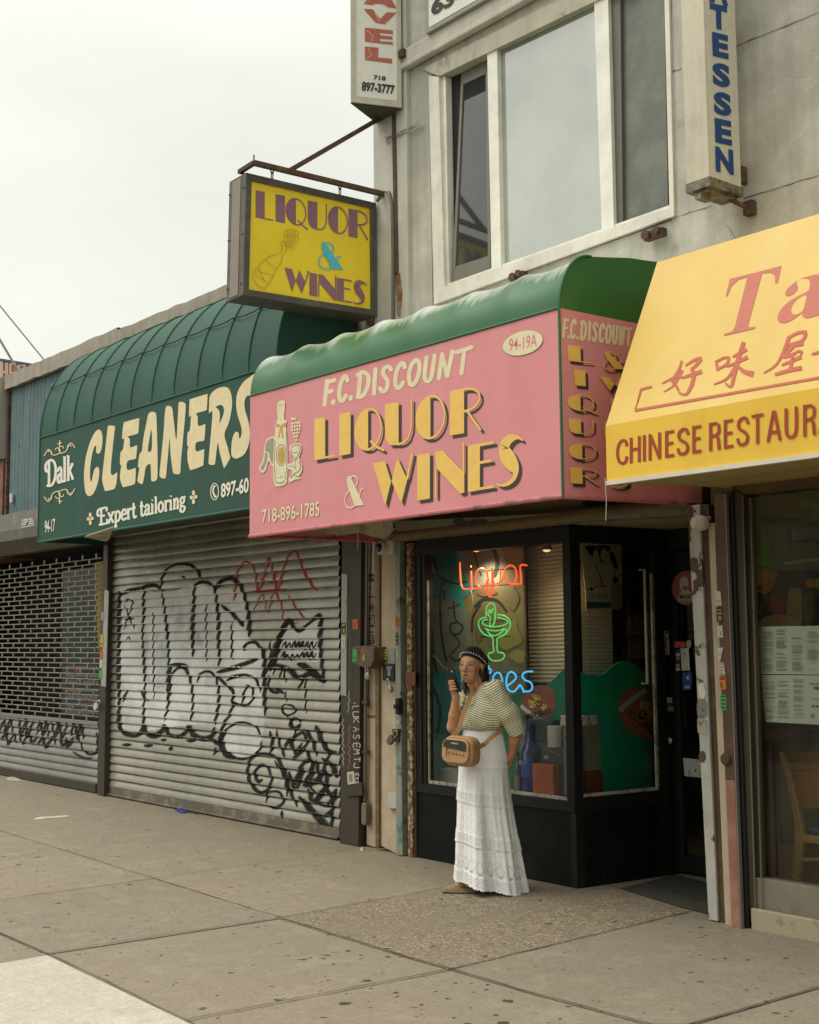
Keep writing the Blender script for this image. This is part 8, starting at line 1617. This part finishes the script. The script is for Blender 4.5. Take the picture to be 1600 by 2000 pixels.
# long white lace skirt
NA, NV = 420, 260
ys = [1422, 1450, 1490, 1530, 1562, 1600, 1650, 1690, 1742]; lf = [906, 902, 897, 895, 893.5, 893, 891, 890, 888.5]; rt = [980, 985, 992, 995, 997, 1004, 1013, 1020, 1029]
V = np.zeros((NV, NA, 3)); lace = np.zeros((NV, NA)); th = np.linspace(0, 2 * np.pi, NA, endpoint=False); hemL, hemR = L(889, 1712)[2], L(1028, 1741)[2]
ztop = L(940, 1424)[2]
for i in range(NV):
    v = i / (NV - 1); yy = 1424 + (1742 - 1424) * v; l_ = np.interp(yy, ys, lf); r_ = np.interp(yy, ys, rt); xl2, xr2 = L(l_, yy)[0], L(r_, yy)[0]; cx = (xl2 + xr2) / 2; hx = (xr2 - xl2) / 2; hy = .118 + .085 * v
    x = np.cos(th); y = np.sin(th)
    ple = (.013 * np.sin(7 * th + 1.1 + 1.2 * v) + .008 * np.sin(13 * th + .5 - 2 * v) + .004 * np.sin(29 * th + 3 * v)) * np.clip((v - .22) / .6, 0, 1) ** 1.0
    fold = np.exp(-((th - math.radians(250)) / .17) ** 2) * .030 * np.clip((v - .28) / .3, 0, 1) - np.exp(-((th - math.radians(272)) / .20) ** 2) * .026 * np.clip((v - .28) / .3, 0, 1) + np.exp(-((th - math.radians(305)) / .12) ** 2) * .010 * np.clip((v - .5) / .4, 0, 1)
    rib = .0018 * np.sin(85 * th) * np.exp(-((v - .10) / .10) ** 4); rad_ = ple + fold + rib
    for v0 in (.235,): rad_ += .003 * math.exp(-((v - v0) / .006) ** 2)
    zig = np.sin(64 * th)
    ban = 0
    for (a, b) in ((.405, .478), (.672, .742), (.925, 1.0)):
        if a <= v <= b:
            ph = (v - a) / (b - a) * 4; zz = (ph + .32 * zig) % 1.0; rad_ = rad_ + .0045 * np.abs(np.sin(np.pi * zz)); lace[i] = np.maximum(lace[i], .38 * (np.abs(zz - .5) < .16)); ban = 1
        if abs(v - b) < .006: rad_ = rad_ + .003 * (1 + .6 * np.sin(90 * th))
    if not ban:
        if v > .478:
            vv = (v - .478) / .194 if v < .672 else (v - .742) / .183
            u1 = (th * 22 / (2 * np.pi)) % 1; dia = np.abs(u1 - .5) * 2 + np.abs(((vv * 3.0) % 1) - .5) * 2
            lace[i] = np.maximum(lace[i], .20 * ((dia > .72) & (dia < .98))); lace[i] = np.maximum(lace[i], .2 * (dia < .22))
            if v > .742 and .45 < vv < .98:
                w_ = np.abs((vv - .45) / .53 - .5) * 2; lens = np.abs(u1 - .5) * 2; lace[i] = np.maximum(lace[i], .42 * (np.abs(lens - (1 - w_) * .8) < .12)); lace[i] = np.maximum(lace[i], .8 * ((np.abs(u1 - .5) * 2 + np.abs((vv - .9) / .08) < .42)))
            rad_ = rad_ - .0016 * lace[i]
        elif v > .25: lace[i] = .10 * (np.sin(70 * th + 14 * np.sin(v * 40)) > .3)
    hem = hemL + (hemR - hemL) * (x * .5 + .5) + .012 * y; zz_ = ztop + (hem - ztop) * v
    if v > .985: zz_ = zz_ - .007 * np.abs(np.sin(43 * th)) * (v - .985) / .015
    lean = .0
    V[i, :, 0] = cx + x * (hx + rad_); V[i, :, 1] = .012 + y * (hy + rad_) + lean; V[i, :, 2] = zz_
for i in range(NV): V[i, :, 2] += .0015 * np.sin(th * 31 + i * .6) * (i > 100)
idx = np.arange(NV * NA).reshape(NV, NA); nx_ = np.roll(idx, -1, 1); Q = np.stack([idx[:-1], idx[1:], nx_[1:], nx_[:-1]], -1).reshape(-1, 4)
t = MT('white cotton lace'); at = t.n('ShaderNodeAttribute'); at.attribute_name = 'lace'
col = t.mix(at.outputs['Fac'], t.mix(t.mrange(t.noise(60, 4, .6, (1, 1, .25)), .35, .7), (.88, .88, .88), (.80, .80, .80)), (.26, .25, .235)); t.bump(t.noise(180, 4, .7, (1, 1, .3)), .3, .003); t.set(col, .9)
npmesh('skirt', V.reshape(-1, 3), Q, t.m, wroot, {'lace': lace.ravel()})
# shoes
M_shoe = mk('tan suede', (.27, .19, .10), (.2, .14, .075), scale=20, rough=.85, bump=.3, bs=200); M_sole = flat('dark sole', (.03, .028, .022), .7)
def shoe(toe, heel, lift):
    toe = np.array(toe); heel = np.array(heel); d = unit(heel - toe); Ln = np.linalg.norm(heel - toe); sd_ = np.array((-d[1], d[0], 0)); mb = MB(); rows = []; n = 15
    for i in range(n + 1):
        u = i / n; w = .040 * math.sin(math.pi * min(1, .08 + u * .9)) ** .55 * (1 - .18 * u); hh = .016 + .036 * min(1, (u / .36)) ** .8 if u < .36 else .052 - .020 * math.sin((u - .36) / .64 * math.pi) ** .7
        w = max(.004, w); hh = max(.008, hh) if i else .009; c = toe + d * Ln * u + np.array((0, 0, .008 + lift * (1 - u)))
        if i == n: w *= .55
        rows.append([Vector(c + sd_ * w * math.cos(a) + np.array((0, 0, hh * max(0, math.sin(a)) ** .8 if math.sin(a) > 0 else .0))) for a in [math.pi * k / 14 for k in range(15)] + [-math.pi * k / 15 * 1 - math.pi for k in ()]])
    mb.rows(rows); mb.cap(rows[0]); mb.cap(rows[-1]); mb.poly([r[0] for r in rows] + [r[-1] for r in reversed(rows)])
    o = fresh(mb, 'shoe', M_shoe, wroot, smooth='all'); mb = MB()
    out = [r[0] for r in rows] + [r[-1] for r in reversed(rows)]; mb.slab([Vector(p) + Vector((0, 0, -.001)) for p in out], (0, 0, -.008)); fresh(mb, 'sole', M_sole, o); mb = MB()
    for u, s in ((.2, .2), (.52, .55), (.6, -.3)):
        c = toe + d * Ln * u + sd_ * .03 * s + np.array((0, -.0, .045 if u < .4 else .06)); mb.lathe([(.001, -.006), (.008, -.003), (.009, .001), (.004, .006)], Vector(c), 8)
    fresh(mb, 'ornament', flat('dark shoe ornament', (.05, .04, .025), .5), o, smooth='all')
shoe(L(865, 1741, -.05) * np.array((1, 1, 0)), L(938, 1745, -.05) * np.array((1, 1, 0)), .006); shoe(L(948, 1738, .05) * np.array((1, 1, 0)), L(1012, 1738, .05) * np.array((1, 1, 0)), .0)
# phone
ph_ = thing('phone', 'dark phone held upright in front of the mouth of the woman in the beanie', 'phone', WO + RW @ Vector(PHA)); ph_.rotation_euler = (0, 0, YAW); ploc = PHA
def fresh2(mb, name, mats, parent, base, **k):
    mb.v = [tuple(np.array(p) - base) for p in mb.v]; o = mb.build(name, mats, None, **k); o.parent = parent; return o
axp = unit(PHB - PHA); wp = unit(np.array((.62, -.70, .2))); wp = unit(wp - axp * (wp @ axp)); npv = np.cross(axp, wp); A = PHA - axp * .012; Bq = PHB + axp * .004
mb = MB(); mb.slab([Vector(A - wp * .034 - npv * .004), Vector(A + wp * .034 - npv * .004), Vector(Bq + wp * .034 - npv * .004), Vector(Bq - wp * .034 - npv * .004)], Vector(npv * .009)); M_ph = MT('phone shell'); M_ph.set((.010, .013, .024), .35); fresh2(mb, 'phone_shell', M_ph.m, ph_, ploc, bevel=.003)
mb = MB(); c = A + axp * .018 + wp * .02; sg_ = 1 if npv[1] < 0 else -1; mb.lathe([(.006, 0), (.006, .002)], Vector(c + npv * (.0055 if sg_ > 0 else -.0065)), 12, axis=Matrix(np.stack([wp, axp, npv], 1).tolist())); fresh2(mb, 'lens', flat('bright lens', (.5, .5, .5), .2), ph_, ploc)
# shoulder bag
bgc = L(901, 1467, -.20); bag = thing('shoulder_bag', 'tan leather shoulder bag with a dark flap panel hanging at the hip of the woman', 'bag', WO + RW @ Vector(bgc)); bag.rotation_euler = (0, 0, YAW)
M_tan = mk('tan leather', (.43, .255, .12), (.37, .21, .09), scale=8, rough=.5, bump=.25, bs=120); M_dkl = flat('dark green leather', (.028, .034, .026), .45); M_goldm = mk('gold metal', (.75, .55, .30), rough=.3, metal=.6)
bf = unit((-.60, -.80, .06)); br_ = unit(np.cross((0, 0, 1), -bf)) ; br_ = unit(np.array((.80, -.60, -.04))); bu = unit(np.array((.06, 0, 1)))
BM = lambda u, w, f: bgc + br_ * u + bu * w + bf * f
def rbox(u0, u1, w0, w1, f0, f1, rad, n=6, bulge=0.0, lo_in=0):
    cu, cw = (u0 + u1) / 2, (w0 + w1) / 2; hu, hw = (u1 - u0) / 2, (w1 - w0) / 2; out = []
    def ring(shr, f):
        r = max(.002, rad); R = []
        for sx_, sy_, a0 in ((1, 1, 0), (-1, 1, 90), (-1, -1, 180), (1, -1, 270)):
            for k in range(n + 1):
                a = math.radians(a0 + 90 * k / n); R.append(Vector(BM(cu + (sx_ * (hu - r) + r * math.cos(a)) * shr, cw + (sy_ * (hw - r) + r * math.sin(a)) * shr, f)))
        return R
    d = (f1 - f0); rows = [ring(.90, f0), ring(.97, f0 + d * .06), ring(1, f0 + d * .2), ring(1.0 + bulge, f0 + d * .5), ring(1, f0 + d * .8), ring(.97, f0 + d * .94), ring(.90, f1)]
    mb = MB(); mb.rows(rows, 0, True); mb.cap(rows[0]); mb.cap(rows[-1]); return mb
fresh2(rbox(-.110, .110, -.092, .092, -.058, .040, .058), 'bag_body', M_tan, bag, bgc, smooth='all')
fresh2(rbox(-.104, .094, -.074, .074, .036, .062, .045), 'front_pocket', M_tan, bag, bgc, smooth='all')
mb = MB(); pts = [(-.088, .018), (-.090, .045), (-.075, .066), (.058, .064), (.076, .048), (.076, .004), (.02, .010), (-.04, .016)]; mb.slab([Vector(BM(u, w, .0665)) for u, w in pts], Vector(bf * .002)); fresh2(mb, 'flap_panel', M_dkl, bag, bgc)
mb = MB(); mb.slab([Vector(BM(u, w, .069)) for u, w in ((-.03, .043), (.022, .041), (.022, .050), (-.03, .052))], Vector(bf * .003)); fresh2(mb, 'metal_plate', M_goldm, bag, bgc)
mb = MB(); mb.slab([Vector(BM(u, w, .069)) for u, w in ((-.078, .02), (-.066, .022), (-.064, -.03), (-.074, -.034))], Vector(bf * .003)); fresh2(mb, 'zip_pull', M_tan, bag, bgc)
mb = MB()
for k in range(5): mb.lathe([(.006, 0), (.005, .002)], Vector(BM(-.045 + k * .027, -.012 - .002 * k, .0672)), 10, axis=Matrix(np.stack([br_, bu, bf], 1).tolist()))
fresh2(mb, 'stud_row', flat('dark stud', (.14, .07, .03), .4), bag, bgc)
mb = MB(); mb.tube([Vector(BM(.092 * math.cos(a) * (abs(math.cos(a)) ** -.35 if abs(math.cos(a)) > .01 else 1), .084 * math.sin(a) * (abs(math.sin(a)) ** -.35 if abs(math.sin(a)) > .01 else 1), .012)) * 1.0 for a in [2 * math.pi * k / 40 for k in range(40)]], .003, 5, closed=True)
def strap(name, pts, w):
    P = [np.array(p) for p in pts]; N = len(P); dense = []
    for i in range(N - 1):
        p0 = P[max(0, i - 1)]; p1 = P[i]; p2 = P[i + 1]; p3 = P[min(N - 1, i + 2)]
        for k in range(6): s = k / 6; dense.append(.5 * (2 * p1 + (p2 - p0) * s + (2 * p0 - 5 * p1 + 4 * p2 - p3) * s * s + (3 * p1 - p0 - 3 * p2 + p3) * s ** 3))
    dense.append(P[-1]); rows = []
    for i, p in enumerate(dense):
        tg = unit(dense[min(len(dense) - 1, i + 1)] - dense[max(0, i - 1)]); sd_ = np.cross(tg, (0, -1, 0)); sd_ = unit(sd_); nn = np.cross(sd_, tg); rows.append([Vector(p + sd_ * w / 2), Vector(p - sd_ * w / 2), Vector(p - sd_ * w / 2 + nn * .003), Vector(p + sd_ * w / 2 + nn * .003)])
    mb = MB(); mb.rows(rows, 0, True); fresh2(mb, name, M_tan, bag, bgc, smooth=True)
strap('strap', [BM(-.07, .085, .0), L(896, 1425, -.178), L(903, 1402, -.165), L(911, 1380, -.14), L(918, 1362, -.105), L(925, 1349, -.055), L(933, 1343, -.0), L(940, 1345, .06)], .030)
strap('strap', [BM(.112, .03, -.02), L(948, 1452, -.165), L(957, 1443, -.158), L(968, 1434, -.140), L(977, 1428, -.10), L(984, 1424, -.05)], .026)
mb = MB(); c = L(945, 1454, -.168); mb.tube([Vector(c + np.array((.012 * math.cos(a), 0, .016 * math.sin(a)))) for a in [2 * math.pi * k / 12 for k in range(12)]], .004, 6, closed=True); fresh2(mb, 'strap_ring', M_goldm, bag, bgc, smooth='all')
